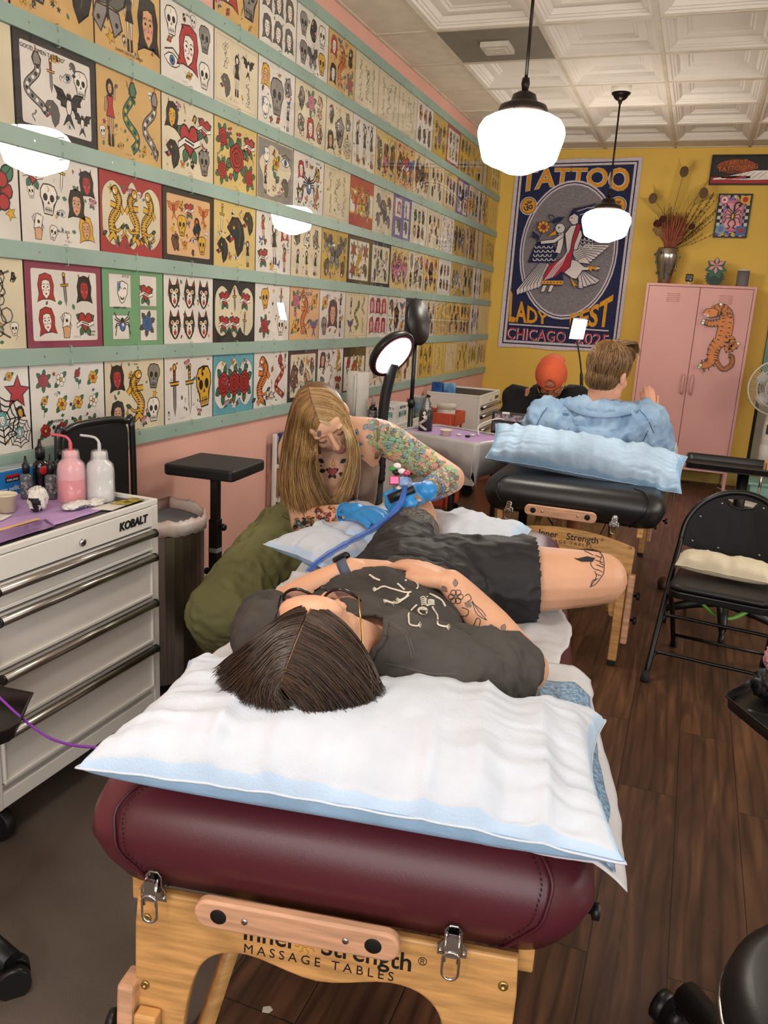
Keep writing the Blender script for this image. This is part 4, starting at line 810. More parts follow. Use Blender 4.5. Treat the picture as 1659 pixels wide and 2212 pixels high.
lf = mat('painted_green', '1f5a3c', .5); pk = mat('painted_pink', 'd98a94', .5)
q = MB(); M = frame((0, 0, 0), (1, 0, 0), (0, 0, 1))
body = []
for i in range(40): a = 2*PI*i/40; rr_ = 1+.13*(1 if i % 2 else -1); body.append((.075*rr_*math.cos(a), .07+.075*rr_*math.sin(a)))
q.prism([(p[0], max(p[1], 0)) for p in body], -.006, .006, M).build('base', mat('painted_dark_green', '12301f', .5), t)
for k in range(7):
    a = PI/2+2*PI*k/7; pts = [(0, .15)]
    for tt, sd in ((.25, .3), (.45, .22), (.5, .34), (.75, .2), (1, 0), (.75, -.2), (.5, -.34), (.45, -.22), (.25, -.3)): pts.append((.095*(tt*math.cos(a)-sd*math.sin(a)), .15+.095*(tt*math.sin(a)+sd*math.cos(a))))
    MB().prism(pts, .007+.001*k, .009+.001*k, M).build('leaf', lf, t)
for k in range(6):
    a = PI/2+2*PI*k/6; MB().prism([(0, .17), (.045*math.cos(a)-.014*math.sin(a), .17+.045*math.sin(a)+.014*math.cos(a)), (.07*math.cos(a), .17+.07*math.sin(a)), (.045*math.cos(a)+.014*math.sin(a), .17+.045*math.sin(a)-.014*math.cos(a))], .016, .018+k*.0004, M).build('petal', pk, t)
t = thing('speaker', 'grey fabric-wrapped cylindrical speaker on the right end of the pink locker', 'speaker', (2.29, 7.95, TOPZ))
MB().lathe([(0, 0), (.048, 0), (.05, .004), (.05, .135)], 32).build('body', mat('grey_mesh_fabric', '6e6a68', .7, bump=.2, bscale=400), t); MB().lathe([(.05, .135), (.05, .142), (.047, .145), (0, .145)], 32).build('lid', mat('white_plastic'), t)
# ============================================================ massage tables, pillows, sheets
maple = mat('pale_beech', 'd2a062', .42, var=.16, vscale=3, stretch=(3, 3, 26), bump=.04, bscale=30, coat=.15, crough=.2)
mapleh = mat('pink_beech', 'd6a684', .45, var=.13, vscale=3, stretch=(3, 30, 30), bump=.04, bscale=30)
steel = mat('bright_chrome', 'c8c8c6', .14, 1, var=.02); hole = mat('dark_hole', '0c0a09', .6); inkb = mat('lettering_black', '14110f', .5); sunm = mat('sun_ochre', 'c8861e', .5); brassm = mat('brass_screw', 'b49a5c', .3, .9); blackp = mat('black_plastic', '121213', .38); rubber = mat('black_rubber', '161616', .7)
seamm = {}
def table(name, label, loc, rot, L, zb, zt, pad, gap, seam):
    t = thing(name, label, 'massage table', (loc[0], loc[1], 0), rot)
    W = .78; yc = L/2; hz = (zt-zb)
    def prof(k):     # k 0..1 bottom to top: (inset, z)
        pts = [(.07, 0), (.03, .004), (.012, .22), (.0, .45), (.004, .62), (.016, .8), (.036, .93), (.062, .99), (.1, 1.0)]
        return [(a, zb+hz*b) for a, b in pts]
    def ring(ins):
        r = .085; w = W/2-ins; l = L/2-ins*.8; rr_ = max(.02, r-ins*.3); p = []
        for sx, sy, a0 in ((1, -1, -90), (1, 1, 0), (-1, 1, 90), (-1, -1, 180)):
            for k in range(9): a = math.radians(a0+90*k/8); p.append((sx*(w-rr_)+rr_*math.cos(a), yc+sy*(l-rr_)+rr_*math.sin(a)))
        out = []
        for i in range(len(p)):
            q = p[(i+1) % len(p)]; d = math.dist(p[i], q); n = max(1, int(d/.09)); out += [(p[i][0]+(q[0]-p[i][0])*j/n, p[i][1]+(q[1]-p[i][1])*j/n) for j in range(n)]
        return out
    base = ring(0); N = len(base); P = []
    for ins, z in prof(0):
        row = []
        for (x, y) in base:
            sx = (W/2-ins)/(W/2); sy = (L/2-ins)/(L/2); row.append(V((x*sx, yc+(y-yc)*sy, z+.0015*fbm((x*6, y*6, z*6)))))
        P.append(row)
    m = MB(); vs = [p for r_ in P for p in r_]; fs = []
    for j in range(len(P)-1):
        for i in range(N): i2 = (i+1) % N; fs.append((j*N+i, j*N+i2, (j+1)*N+i2, (j+1)*N+i))
    fs.append([(len(P)-1)*N+i for i in range(N)]); fs.append([i for i in range(N)][::-1]); m.add(vs, fs, 0, True)
    padm = m.build('padded_top', pad, t)
    bv = [V((0, 0, 0))]
    def face(x, k, side=-1):     # a point on the near end (side -1) at width x and profile step k
        ins, z = prof(0)[k]; return V((x, ins*1.0-.0015, z))
    for s in (-1, 1):      # corner piping, curving in over the near end
        xs = [.245, .262, .285, .31, .318, .322, .31, .29, .25]; pts = [face(s*(xs[k]+.0), k) for k in range(9)]; pts.append(V((s*.2, .2, zt+.002)))
        MB().tube(smooth_path(pts[:9], 5), .0028, 6).build('seam_piping', seam, padm)
        st = MB(); sp = smooth_path([p+V((-s*.014, -.001, 0)) for p in pts[:9]], 9)
        for i in range(0, len(sp)-1, 2): st.tube([sp[i], sp[i+1]], .0009, 4)
        st.build('stitching', blackp, padm)
    # end panels
    def panel(y, sgn, letters):
        zt_ = zb-gap; top = []
        for i in range(17):
            u = -1+i/8; top.append((u*.288, zt_-(.0 if gap < .01 else .045)*u*u))
        out = [(p[0], p[1]) for p in top]
        out += [(.291, zt_-.06), (.285, .22), (.279, .205), (.223, .205), (.216, .225)]
        inner = smooth_path([(.216, .225), (.209, .32), (.196, .42), (.170, .475), (.11, .493), (.0, .472), (-.11, .493), (-.170, .475), (-.196, .42), (-.209, .32), (-.216, .225)], 5)
        zoff = zt_-.57
        out = [(x, z+(zoff if z > .3 else 0)) if i > 16 and False else (x, z) for i, (x, z) in enumerate(out)]
        out += [(p.x, p.y+zoff*min(1, max(0, (p.y-.225)/.2))) for p in inner[1:]]+[(-.223, .205), (-.279, .205), (-.285, .22), (-.291, zt_-.06)]
        lean = math.radians(5)*sgn
        M = Matrix.Translation((0, y, zt_)) @ Matrix.Rotation(-lean, 4, 'X') @ Matrix.Translation((0, 0, -zt_)) @ frame((0, 0, 0), (1, 0, 0), (0, 0, 1))
        mb = MB(); mb.prism(out, -.009, .009, M); pn = mb.build('end_panel', maple, t, bevel=.004)
        for sx in (-1, 1):
            lx = sx*.259
            b = MB(); b.box((lx-.018, -.036, .02), (lx+.018, -.012, .36)); b.box((lx-.018+sx*.036, -.036, .28-.0), (lx+.018+sx*.03, .03, .30)) if False else None
            b.v = [M @ frame((0, 0, 0), (1, 0, 0), (0, 0, 1)).inverted() @ p for p in b.v]
            o = b.build('leg', maple, t, bevel=.004)
            b = MB().box((sx*.295-.014, -.03, .10), (sx*.295+.014, .02, .40)); b.v = [M @ frame((0, 0, 0), (1, 0, 0), (0, 0, 1)).inverted() @ p for p in b.v]; b.build('leg_sleeve', mapleh, t, bevel=.006)
            b = MB().box((lx-.018, -.037, .0), (lx+.018, -.011, .022)); b.v = [M @ frame((0, 0, 0), (1, 0, 0), (0, 0, 1)).inverted() @ p for p in b.v]; b.build('leg_foot', rubber, t, bevel=.004)
            for z in (.31, .2):
                k = MB().lathe([(.006, 0), (.006, .012), (.016, .013), (.018, .018), (.016, .026), (0, .027)], 12, M=Matrix.Translation((sx*.309, y-.02*sgn, z)) @ Matrix.Rotation(sx*PI/2, 4, 'Y')); k.build('leg_knob', blackp, t)
            for z in (zt_-.045, zt_-.16, zt_-.27):
                k = MB().lathe([(.0075, 0), (.0068, .0025), (.0028, .003), (.0024, .0015), (0, .0015)], 14, M=M @ Matrix.Translation((sx*.271, z, .009 if sgn > 0 else -.009)) @ Matrix.Rotation(0 if sgn > 0 else PI, 4, 'X')); k.build('screw', brassm, t)
            # diagonal brace inside
            MB().tube([(sx*.215, y+sgn*.03, .2), (sx*.16, y+sgn*.30, zb-.03)], .016, 4).build('brace', maple, t)
        if letters:
            lb = MB(); Q = M @ Matrix.Translation((-.010, zt_-.038, .0092)) @ Matrix.Scale(.80, 4)
            add_text(lb, 'Inner', .05, Q @ Matrix.Translation((-.082, 0, 0)), 0, depth=.0003, bold=.0007); add_text(lb, 'Strength', .05, Q @ Matrix.Translation((.102, 0, 0)), 0, depth=.0003, bold=.0007); add_text(lb, '®', .022, Q @ Matrix.Translation((.205, .008, 0)), 0, depth=.0003)
            add_text(lb, 'MASSAGE TABLES', .026, Q @ Matrix.Translation((.012, -.034, 0)), 0, depth=.0003, spacing=1.5)
            su = [strokes([(.008*math.cos(a), .008*math.sin(a)) for a in [2*PI*i/14 for i in range(14)]], .0022, True)]+[strokes([(.011*math.cos(a), .011*math.sin(a)), (.017*math.cos(a+.25), .017*math.sin(a+.25)), (.022*math.cos(a), .022*math.sin(a))], .0026) for a in [2*PI*i/9 for i in range(9)]]
            for q in su:
                for p in q: lb.add([(x-.013, y_+.0, .0003) for x, y_ in p], [(0, 1, 2, 3)], 1, False, Q)
            lb.build('printed_lettering', [inkb, sunm], pn)
    panel(.02+gap*.3, 1, True); panel(L-.03, -1, False)
    for x in (-.3, .3): MB().box((x-.012, .04, zb-.045), (x+.012, L-.04, zb)).build('side_rail', maple, t, bevel=.003)
    MB().tube([(-.16, .3, zb-.03), (0, L/2, .12), (.16, L-.3, zb-.03)], .0035, 6).build('tension_cable', blackp, t)
    # carrying handle on the near end
    hz_ = zb+.008 if gap < .01 else zb+.028
    M = Matrix.Translation((-.03, -.004, hz_)) @ frame((0, 0, 0), (1, 0, 0), (0, 0, 1))
    h = MB().prism(rbox_poly(.305, .046, .021, 6), .0, .018, M).build('handle', mapleh, t, bevel=.004)
    for x in (-.115, .115): MB().lathe([(.0125, .0182), (.011, .0188), (0, .0186)], 18, M=M @ Matrix.Translation((x, 0, 0))).build('handle_hole', hole, h)
    for x in (-.075, .075): MB().lathe([(.0055, .018), (.0045, .0196), (0, .0198)], 10, M=M @ Matrix.Translation((x, 0, 0))).build('screw', steel, h)
    for x in (-.255, .195):
        M2 = Matrix.Translation((x, .004 if gap > .01 else .0, zb+.01)) @ frame((0, 0, 0), (1, 0, 0), (0, 0, 1))
        l = MB(); l.prism([(-.021, -.012), (.021, -.012), (.021, .004), (.013, .014), (.013, .03), (.006, .039), (-.006, .039), (-.013, .03), (-.013, .014), (-.021, .004)], .0, .003, M2)
        lt = l.build('latch', steel, t, bevel=.001)
        MB().tube([(-.009, .03, .006), (-.0095, .01, .015), (-.009, -.012, .014)], .002, 6).tube([(.009, .03, .006), (.0095, .01, .015), (.009, -.012, .014)], .002, 6).prism(rbox_poly(.017, .034, .003, 3, 0, .014), .01, .0165).build('latch_lever', steel, lt).matrix_local = M2
        MB().tube([(p[0], p[1], .0165) for p in rbox_poly(.023, .045, .0112, 5, 0, -.016)], .0021, 6, closed=True).build('latch_loop', steel, lt).matrix_local = M2
        for sx in (-1, 1): MB().ell((sx*.0165, -.005, .004), (.0035, .0035, .002), 10, 6).build('rivet', steel, lt).matrix_local = M2
    for sx in (1,): MB().lathe([(.005, 0), (.005, .008), (.013, .01), (.013, .02), (0, .022)], 12, M=Matrix.Translation((W/2-.008, .1, zb+.03)) @ Matrix.Rotation(PI/2, 4, 'Y')).build('headrest_knob', blackp, t)
    return t
burg = mat('burgundy_vinyl', '55212b', .36, var=.05, vscale=5, bump=.06, bscale=500, coat=.12, crough=.3); burgs = mat('burgundy_piping', '4a1a26', .4)
blkv = mat('black_vinyl', '1c1b1c', .34, var=.05, bump=.06, bscale=500, coat=.1, crough=.3); blks = mat('black_piping', '0c0c0c', .4)
A1 = math.radians(10.5); T1L = (1.606, .907); T1Z = .712
table1 = table('massage_table', 'burgundy padded wooden massage table in the foreground', T1L, A1, 1.86, .552, T1Z, burg, 0.0, burgs)
table2 = table('massage_table', 'black padded wooden massage table behind the burgundy one', (1.585, 3.41), 0, 1.8, .60, .752, blkv, .04, blks)
e1 = V((math.cos(A1), math.sin(A1), 0)); e2 = V((-math.sin(A1), math.cos(A1), 0))
def t1(x, y, z=0): return V((T1L[0], T1L[1], 0))+e1*x+e2*y+V((0, 0, z))
# pillows in disposable covers
pil = mat('white_nonwoven_cover', 'ccd5e1', .75, var=.03, vscale=14, bump=.16, bscale=240); pilb = mat('pale_blue_backing', '9ec6e8', .6, var=.06, vscale=20, bump=.15, bscale=120)
pil2 = mat('pale_blue_edge', 'bcd6f0', .7, var=.05, vscale=14, bump=.16, bscale=240); pil3 = mat('pale_blue_cover', 'b4cfe6', .7, var=.12, vscale=5, bump=.2, bscale=90)
def pillow(name, label, M, w, h, t, seed=0, sag=None, blue_band=.05, nu=72, nv=56, corner=.06, wr=1.0, group=None, flat=.0, cat='pillow', mats=None):
    top = []; bot = []; L3 = V((0, 0, 0))
    for i in range(nu+1):
        u = -1+2*i/nu; ra = []; rb = []
        for j in range(nv+1):
            v = -1+2*j/nv
            ee = max(0, (1-abs(u)**3.2)*(1-abs(v)**3.0)); e = ee**.42
            # edge pulled in between the corners
            px = u*w/2*(1-corner*(1-v*v)*abs(u)**2*.8); py = v*h/2*(1-corner*(1-u*u)*abs(v)**2)
            wrk = 0
            rad = fbm((u*7+seed, v*1.2, seed), 1.0, 3)*.5*(abs(v)**1.5)+fbm((u*1.2+seed, v*6, seed+3), 1.0, 3)*.5*(abs(u)**1.5)
            cre = -abs(fbm((px*11+seed+.8*py, py*2.2, 4), 1, 2))*(.4+abs(v))*.03-abs(fbm((px*2.5+seed, py*9, 7), 1, 2))*abs(u)**2*.014
            wrk = (rad*.022+cre+.006*fbm((px*14+seed, py*10, seed), 1, 4))*wr
            z = t*.62*e+wrk*min(1, ee*6+.15)
            zb = -t*.38*e
            if sag: z = min(z, sag(px, py, z))
            ra.append(V((px, py, z+flat))); rb.append(V((px, py, zb+flat)))
        top.append(ra); bot.append(rb)
    m = MB(); k = len(top[0]); vs = []; fs = []; mi = []
    m.grid(top, 0); m.grid([r_[::-1] for r_ in bot], 1)
    for n, f in enumerate(m.f[:nu*nv]):
        i, j = divmod(n, nv)
        u = abs(-1+2*(i+.5)/nu); v = abs(-1+2*(j+.5)/nv)
        if max(u, v) > 1-blue_band: m.m[n] = 2
    m.v = [M @ p for p in m.v]
    # fused hem around the edge
    hem = [M @ p for p in ([r_[0] for r_ in top]+top[-1][1:]+[r_[-1] for r_ in top[::-1]][1:]+top[0][::-1][1:-1])]
    m.tube(hem, .0022, 4, 0, closed=True)
    o = one(m, name, mats or [pil, pilb, pil2], label, cat, group, weld=False)
    return o
lp = (atz(.775, 180, 1672), atz(.775, 1372, 1878), atz(.80, 372, 1455), atz(.80, 1262, 1475))
cx = (lp[0]+lp[1]+lp[2]+lp[3])/4; ex = (lp[1]-lp[0]).normalized(); wl = (lp[1]-lp[0]).length
ey = V((0, 0, 1)).cross(ex); depth = ((lp[2]+lp[3])/2-(lp[0]+lp[1])/2).dot(ey)
PM = frame(cx+V((0, 0, -.005)), ex, ey)
PMI = PM.inverted()
HEADC = V((1.492, 1.135, .905))
hl = PMI @ HEADC
def head_sag(px, py, z):
    d2 = ((px-hl.x)/.15)**2+((py-hl.y)/.12)**2
    return z-.035*math.exp(-d2)
pillow('pillow', 'large white pillow in a crinkled disposable cover at the near end of the burgundy table', PM, wl, depth, .15, 3.1, head_sag, .035, 110, 80, .11, .9)
# crumpled sheet on the burgundy table
sheetm = mat('white_paper_sheet', 'cccdd0', .8, var=.04, vscale=10, bump=.25, bscale=35); underpad = mat('silver_blue_pad', '8fb4d6', .45, var=.3, vscale=150, bump=.3, bscale=300)
def sheet(name, label, x0, x1f, y0, y1, z, mats, seed, n=(60, 90), amp=.008, drop=.0, wav=.02, cat='sheet', left=.372, lx=None):
    P = []
    for j in range(n[1]+1):
        y = y0+(y1-y0)*j/n[1]; row = []; xr = x1f(y)+wav*fbm((0, y*6, seed), 1, 3); xl = (lx(y) if lx else x0)+wav*.7*fbm((5, y*6, seed), 1, 3)
        for i in range(n[0]+1):
            x = xl+(xr-xl)*i/n[0]
            cr = amp*(1-abs(fbm((x*7, y*7, seed), 1, 3))*2.2)+amp*.5*fbm((x*20, y*20, seed), 1, 3)
            zz = z+max(cr, -.0)+.0018
            over = max(0, abs(x)-left); zz -= over*over*5+over*drop
            row.append(t1(x, y+.006*fbm((x*5, y*5, seed+9), 1, 2), zz))
        P.append(row)
    m = MB().grid(P); return one(m, name, mats, label, cat, solid=.0012)
sheet('bed_sheet', 'crumpled white paper sheet spread over the burgundy table under the client', -.36, lambda y: .345+.03*math.sin(y*9)-(.12 if y > 1.02 else 0)*min(1, (y-1.02)/.1 if y > 1.02 else 0), .28, 1.28, T1Z+.001, [sheetm], 2.2, drop=.35)
sheet('absorbent_pad', 'silver-blue absorbent pad showing beside the large pillow', .30, lambda y: .405, .03, .56, T1Z+.0145, [underpad], 5.5, (24, 60), .004, .6, .008, 'pad')
sheet('paper_liner', 'thin white paper liner hanging over the right edge, beside the large pillow', .22, lambda y: .425-.03*abs(y-.2), .02, .66, T1Z+.007, [sheetm], 8.5, (24, 60), .003, .5, .012, 'sheet')
# pillow under the tattooed leg, cloth on the far end
kp = V((1.27, 2.33, T1Z+.045)); pillow('pillow', 'white and pale blue covered pillow under the tattooed leg', frame(kp, (.96, .10, 0), (-.10, .96, 0)), .66, .42, .115, 9.3, None, .10, 60, 44, .05, 1.3)
pillow('folded_cover', 'crumpled blue-white cover hanging at the left edge of the table, by the olive trousers', frame(V((1.06, 2.07, T1Z+.03)), (.8, -.35, 0), (.35, .8, 0)), .26, .24, .08, 4.3, None, .1, 30, 30, .12, .5, cat='cover')
pillow('paper_towel', 'loose white towel lying on the burgundy vinyl beyond the bare thigh', frame(V((1.555, 2.28, T1Z+.012)), (.97, .2, 0), (-.2, .97, 0)), .24, .22, .03, 6.3, None, 0, 26, 26, .1, 1.2, cat='towel', mats=[sheetm]*3)
# black table: long blue pillow on edge and the sheet beyond it
b0 = aty(3.62, 1075, 935); pl = frame(V((1.60, 3.66, .838)), (.995, .06, -.075), (0, .72, .69))
pillow('pillow', 'long pale blue covered pillow lying across the head of the black table', pl, .86, .20, .17, 12.7, None, .06, 90, 44, .05, 1.4, mats=[pil3, pil3, pilb])
P = []
for j in range(60):
    y = 4.0+1.1*j/59; row = []
    for i in range(50):
        x = 1.25+.80*i/49; over = max(0, x-1.965); zz = .757+.006*(1-abs(fbm((x*8, y*8, 4), 1, 3)))-over*2.6*min(1, (y-4.0)*4)+(.012*fbm((x*3, y*3, 1)) if over == 0 else 0)
        row.append(V((min(x, 1.975+over*.25), y, max(zz, .757) if over == 0 else zz)))
    P.append(row)
one(MB().grid(P), 'bed_sheet', [sheetm], 'white sheet hanging over the right side of the black table', 'sheet', solid=.0015)
# ============================================================ workstations along the pink wall
whitem = mat('white_enamel', 'ddd9d2', .32, var=.02, vscale=2, coat=.2, crough=.1); bars = mat('brushed_steel_bar', 'a8a39c', .28, 1, var=.08, stretch=(40, 1, 40)); darkg = mat('dark_gap', '0e0d0d', .8)
linerm = mat('black_liner', '2b2a2c', .45); lilac = mat('lilac_dental_bib', 'b493c4', .75, var=.06, bump=.2, bscale=40); caster_m = blackp
def tool_chest(label, x0, x1, y0, y1, z0, z1, lettering=True, drawers=(), group=None, topn=.5):
    t = thing('tool_chest', label, 'tool chest', (x0, y0, 0), group=group); w, d, h = x1-x0, y1-y0, z1
    b = MB().box((0, 0, z0), (w-.02, d, h-.018)); b.box((w-.02, 0, z0), (w, .03, h-.018)).box((w-.02, d-.03, z0), (w, d, h-.018)).box((w-.02, .03, z0), (w-.001, d-.03, z0+.045))
    b.box((0, 0, h-.018), (.014, d, h)).box((w-.012, 0, h-.018), (w, d, h)).box((.014, 0, h-.018), (w-.012, .012, h)).box((.014, d-.012, h-.018), (w-.012, d, h))
    b.build('cabinet', whitem, t, bevel=.003)
    MB().box((.014, .012, h-.017), (w-.012, d-.012, h-.013)).build('top_liner', linerm, t)
    zt = h-.02
    rp = MB().box((w-.02, .03, zt-.062), (w+.003, d-.03, zt)).build('top_rail', whitem, t, bevel=.002)
    k = MB().lathe([(.0, .0), (.011, 0), (.011, .006), (.008, .008), (.0, .008)], 18, M=Matrix.Translation((w+.003, d*topn, zt-.035)) @ Matrix.Rotation(PI/2, 4, 'Y')); k.box((w+.011, d*topn-.0012, zt-.04), (w+.0115, d*topn+.0012, zt-.03), 1); k.build('lock', [steel, darkg], t)
    if lettering:
        Q = Matrix.Translation((w+.0032, d-.125, zt-.031)) @ frame((0, 0, 0), (0, 1, 0), (0, 0, 1)); lb = MB(); add_text(lb, 'KOBALT', .034, Q, 0, depth=.002, bold=.0012, shear=.12); lb.build('badge', mat('gunmetal_letters', '4a484a', .3, .8), t)
    z = zt-.066
    for hh in drawers:
        zb_ = z-hh
        dm = MB(); ya, yb = .034, d-.034
        dm.box((w-.018, ya, zb_+.006), (w-.002, yb, z-.004))
        dm.box((w-.002, ya, zb_+.006), (w+.006, yb, zb_+.016)).box((w-.002, yb-.008, zb_+.016), (w+.005, yb, z-.02)).box((w-.002, ya, zb_+.016), (w+.005, ya+.008, z-.02))
        o = dm.build('drawer', whitem, t, bevel=.002)
        hb = MB().tube([(w+.014, ya+.002, z-.016), (w+.014, yb-.002, z-.016)], .0125, 14); hb.build('handle', bars, o)
        for yy in (ya, yb-.006): MB().tube([(w+.014, yy, z-.016), (w+.014, yy+.006, z-.016)], .0138, 12).build('end_cap', blackp, o)
        z = zb_
    MB().box((w-.019, .032, z-.002), (w-.012, d-.032, zt-.06)).build('drawer_gap', darkg, t)
    for x in (.06, w-.06):
        for y in (.06, d-.06):
            c = MB().box((x-.02, y-.02, z0-.01), (x+.02, y+.02, z0)); c.tube([(x, y-.016, .05), (x, y+.016, .05)], .05, 20); c.build('caster', caster_m, t, bevel=.003)
    return t
CT = .82
tool_chest('large white tool chest with long steel drawer handles at the left, nearest the camera', .03, .50, 1.355, 2.045, .125, CT, True, (.078, .152, .155, .16))
def bib(name, label, pts, z, mt, cat='paper', th=.0012, amp=.003, group=None):
    P = []
    for i in range(19):
        row = []
        for j in range(19):
            u, v = i/18, j/18; p = V(pts[0]).lerp(V(pts[1]), u).lerp(V(pts[3]).lerp(V(pts[2]), u), v); row.append(V((p.x, p.y, z+amp*abs(fbm((p.x*12, p.y*12, z), 1, 3))+.001)))
        P.append(row)
    return one(MB().grid(P), name, mt, label, cat, group, solid=th)
ct = CT-.012
bib('dental_bib', 'lilac paper bib spread over the near tool chest', [(.06, 1.38), (.44, 1.38), (.43, 1.93), (.06, 1.97)], ct, lilac)
# supplies on the near chest
def bottle(label, loc, r, h, cap_h, bm, cm, label_m=None, group=None, neck=.35, name='ink_bottle', nozzle=True, band=None):
    t = thing(name, label, 'bottle', loc, group=group)
    MB().lathe([(0, 0), (r*.92, 0), (r, .004), (r, h*.72), (r*.93, h*.82), (r*neck*1.3, h*.9), (r*neck, h*.92), (r*neck, h), (0, h)], 24).build('body', bm, t)
    c = MB().lathe([(r*neck*1.7, h*.92), (r*neck*1.7, h+cap_h*.45), (r*neck*1.2, h+cap_h*.5)]+([(r*neck*.8, h+cap_h*.6), (r*.16, h+cap_h), (0, h+cap_h)] if nozzle else [(0, h+cap_h*.5)]), 20); c.build('cap', cm, t)
    if label_m: MB().lathe([(r+.0006, h*.2), (r+.0006, h*.62)], 24, cap=False).build('label', label_m, t)
    return t
inkblk = mat('black_glossy_bottle', '0e0d0e', .15, coat=.5); greyb = mat('grey_ink_bottle', '55565a', .2, coat=.3); wlab = mat('grey_printed_label', '8d8a8c', .5, var=.5, vscale=90); clearcap = mat('grey_translucent_cap', '9a9a98', .3)
bottle('small grey ink bottle at the left, before the blue wrap box', (.16, 1.86, ct+.004), .0185, .085, .045, greyb, blackp, wlab)
b1 = bottle('tall black ink bottle with a red oval label', (.165, 1.915, ct+.004), .024, .125, .05, inkblk, blackp)
MB().ell((.0215, -.0085, .082), (.004, .019, .0135), 20, 12).build('red_label', mat('red_label', 'b01f22', .4), b1)
bottle('small grey ink bottle squeezed between the black and pink bottles', (.222, 1.895, ct+.004), .0185, .085, .045, greyb, blackp, wlab)
bottle('black-capped ink bottle behind the pink squeeze bottle', (.175, 1.99, ct), .018, .12, .03, inkblk, blackp, None, nozzle=False)
wrapc = mat('crinkled_film', 'f0ecee', .1, alpha=.24, bump=1.0, bscale=28)
def squeeze(label, loc, col, colm, rot):
    t = thing('squeeze_bottle', label, 'bottle', loc, rot)
    MB().lathe([(0, 0), (.036, 0), (.039, .005), (.039, .1), (.035, .118), (.02, .128), (.018, .134), (.02, .136), (.02, .152), (.012, .156), (0, .157)], 28).build('body', colm, t)
    MB().lathe([(.0385, .002), (.0392, .004), (.0392, .07), (0, .07)], 28).build('liquid', mat('liquid_'+col, col, .2), t)
    MB().tube(smooth_path([(0, 0, .15), (0, 0, .178), (-.006, 0, .19), (-.02, 0, .197), (-.062, 0, .199)], 6), [.0055]*7+[.004]*18, 8).build('spout', mat('spout_'+col, col, .35, sss=.1), t)
    m = MB(); P = []
    for i in range(41):
        a = 2*PI*i/40; P.append([V(((.0425+.003*fbm((math.cos(a)*3, math.sin(a)*3, z*30), 1, 3))*s*math.cos(a), (.0425+.003*fbm((math.cos(a)*3, math.sin(a)*3, z*30+5), 1, 3))*s*math.sin(a), z)) for z, s in ((.001, 1), (.03, 1.01), (.06, 1), (.09, 1.0), (.115, .93), (.13, .62), (.15, .58), (.158, .5))])
    m.grid(P).build('plastic_wrap', wrapc, t)
squeeze('pink squeeze wash bottle wrapped in clear film with a bent pink spout', (.292, 1.905, ct+.004), 'd8616c', mat('pink_bottle', 'e79aa2', .25, coat=.4), .15)
squeeze('clear squeeze wash bottle wrapped in film beside the pink one', (.348, 1.965, ct), 'c9cbc8', mat('clear_bottle', 'cfd0cd', .2, coat=.4), .15)
t = thing('wrap_box', 'blue cling film box lettered in white, behind the small ink bottles', 'box', (.035, 1.70, ct+.004))
MB().box((0, 0, 0), (.06, .28, .075)).box((-.0, .01, .075), (.058, .27, .079), 1).build('carton', [mat('blue_carton', '1f6fae', .4), mat('foil_film', 'b9c4cc', .2, .5, bump=.6, bscale=60)], t, bevel=.002)
lb = MB(); Q = frame((0, 0, 0), (0, 1, 0), (0, 0, 1)); lb.prism(rect(.055, .022, 0, 0), 0, .0005, Matrix.Translation((.0602, .17, .052)) @ Q, 0)
add_text(lb, 'KIRKLAND', .0095, Matrix.Translation((.0609, .17, .0475)) @ Q, 1, depth=.0001); add_text(lb, 'wrap pellicule', .021, Matrix.Translation((.0604, .165, .02)) @ Q, 1, depth=.0001); lb.prism(rect(.055, .008, 0, 0), 0, .0006, Matrix.Translation((.0604, .17, .0595)) @ Q, 2)
lb.build('printing', [inkb, mat('white_print', 'e6e6ea', .5), mat('red_label')], t)
cupm = mat('cream_paper_cup', 'ddd2b4', .6)
def cup(label, loc, r, h, name='paper_cup'):
    t = thing(name, label, 'cup', loc); MB().lathe([(0, 0), (r*.78, 0), (r, h), (r*1.06, h), (r*1.06, h+.003), (r*.98, h+.003), (r*.95, h-.004), (r*.75, .004), (0, .004)], 28).build('body', cupm, t)
    MB().lathe([(0, h*.7), (r*.9, h*.7)], 24, cap=False).build('liquid', mat('dark_green_soap', '2a3632', .1), t)
cup('cream paper cup holding dark liquid on the lilac bib', (.232, 1.705, ct+.006), .032, .048)
def crumple(label, loc, s, mt, seed, name, cat, dark=None):
    m = MB(); P = []
    for i in range(33):
        a = 2*PI*i/32; row = []
        for j in range(17):
            th = PI*j/16; q = V((math.sin(th)*math.cos(a), math.sin(th)*math.sin(a), math.cos(th))); k = 1-.35*abs(fbm(tuple(q*2.6+V((seed, 0, 0))), 1, 3))*1.6+.1*fbm(tuple(q*6), 1, 2); row.append(V((loc[0]+q.x*s[0]*k, loc[1]+q.y*s[1]*k, loc[2]+s[2]*.9+max(q.z*s[2]*k, -s[2]*.88))))
        P.append(row)
    m.grid(P)
    if dark:
        for n, f in enumerate(m.f):
            c = sum((m.v[i] for i in f), V((0, 0, 0)))/4
            if fbm(tuple(c*30), 1, 2) > .12 and c.z < loc[2]+s[2]*1.1: m.m[n] = 1
    return one(m, name, [mt, dark] if dark else [mt], label, cat)
papw = mat('paper_towel_white', 'ddd8d0', .85, bump=.5, bscale=120)
crumple('upright wad of white paper towel with an ink-blackened base', (.302, 1.755, ct+.004), (.028, .033, .042), papw, 3, 'paper_towel', 'towel', mat('black_ink_stain', '1b1a1c', .6))
crumple('flattened crumpled wipe with grey ink marks beside the pink bottle', (.365, 1.84, ct+.004), (.03, .062, .012), papw, 8, 'used_wipe', 'wipe', mat('grey_ink_stain', '6c6a70', .6))
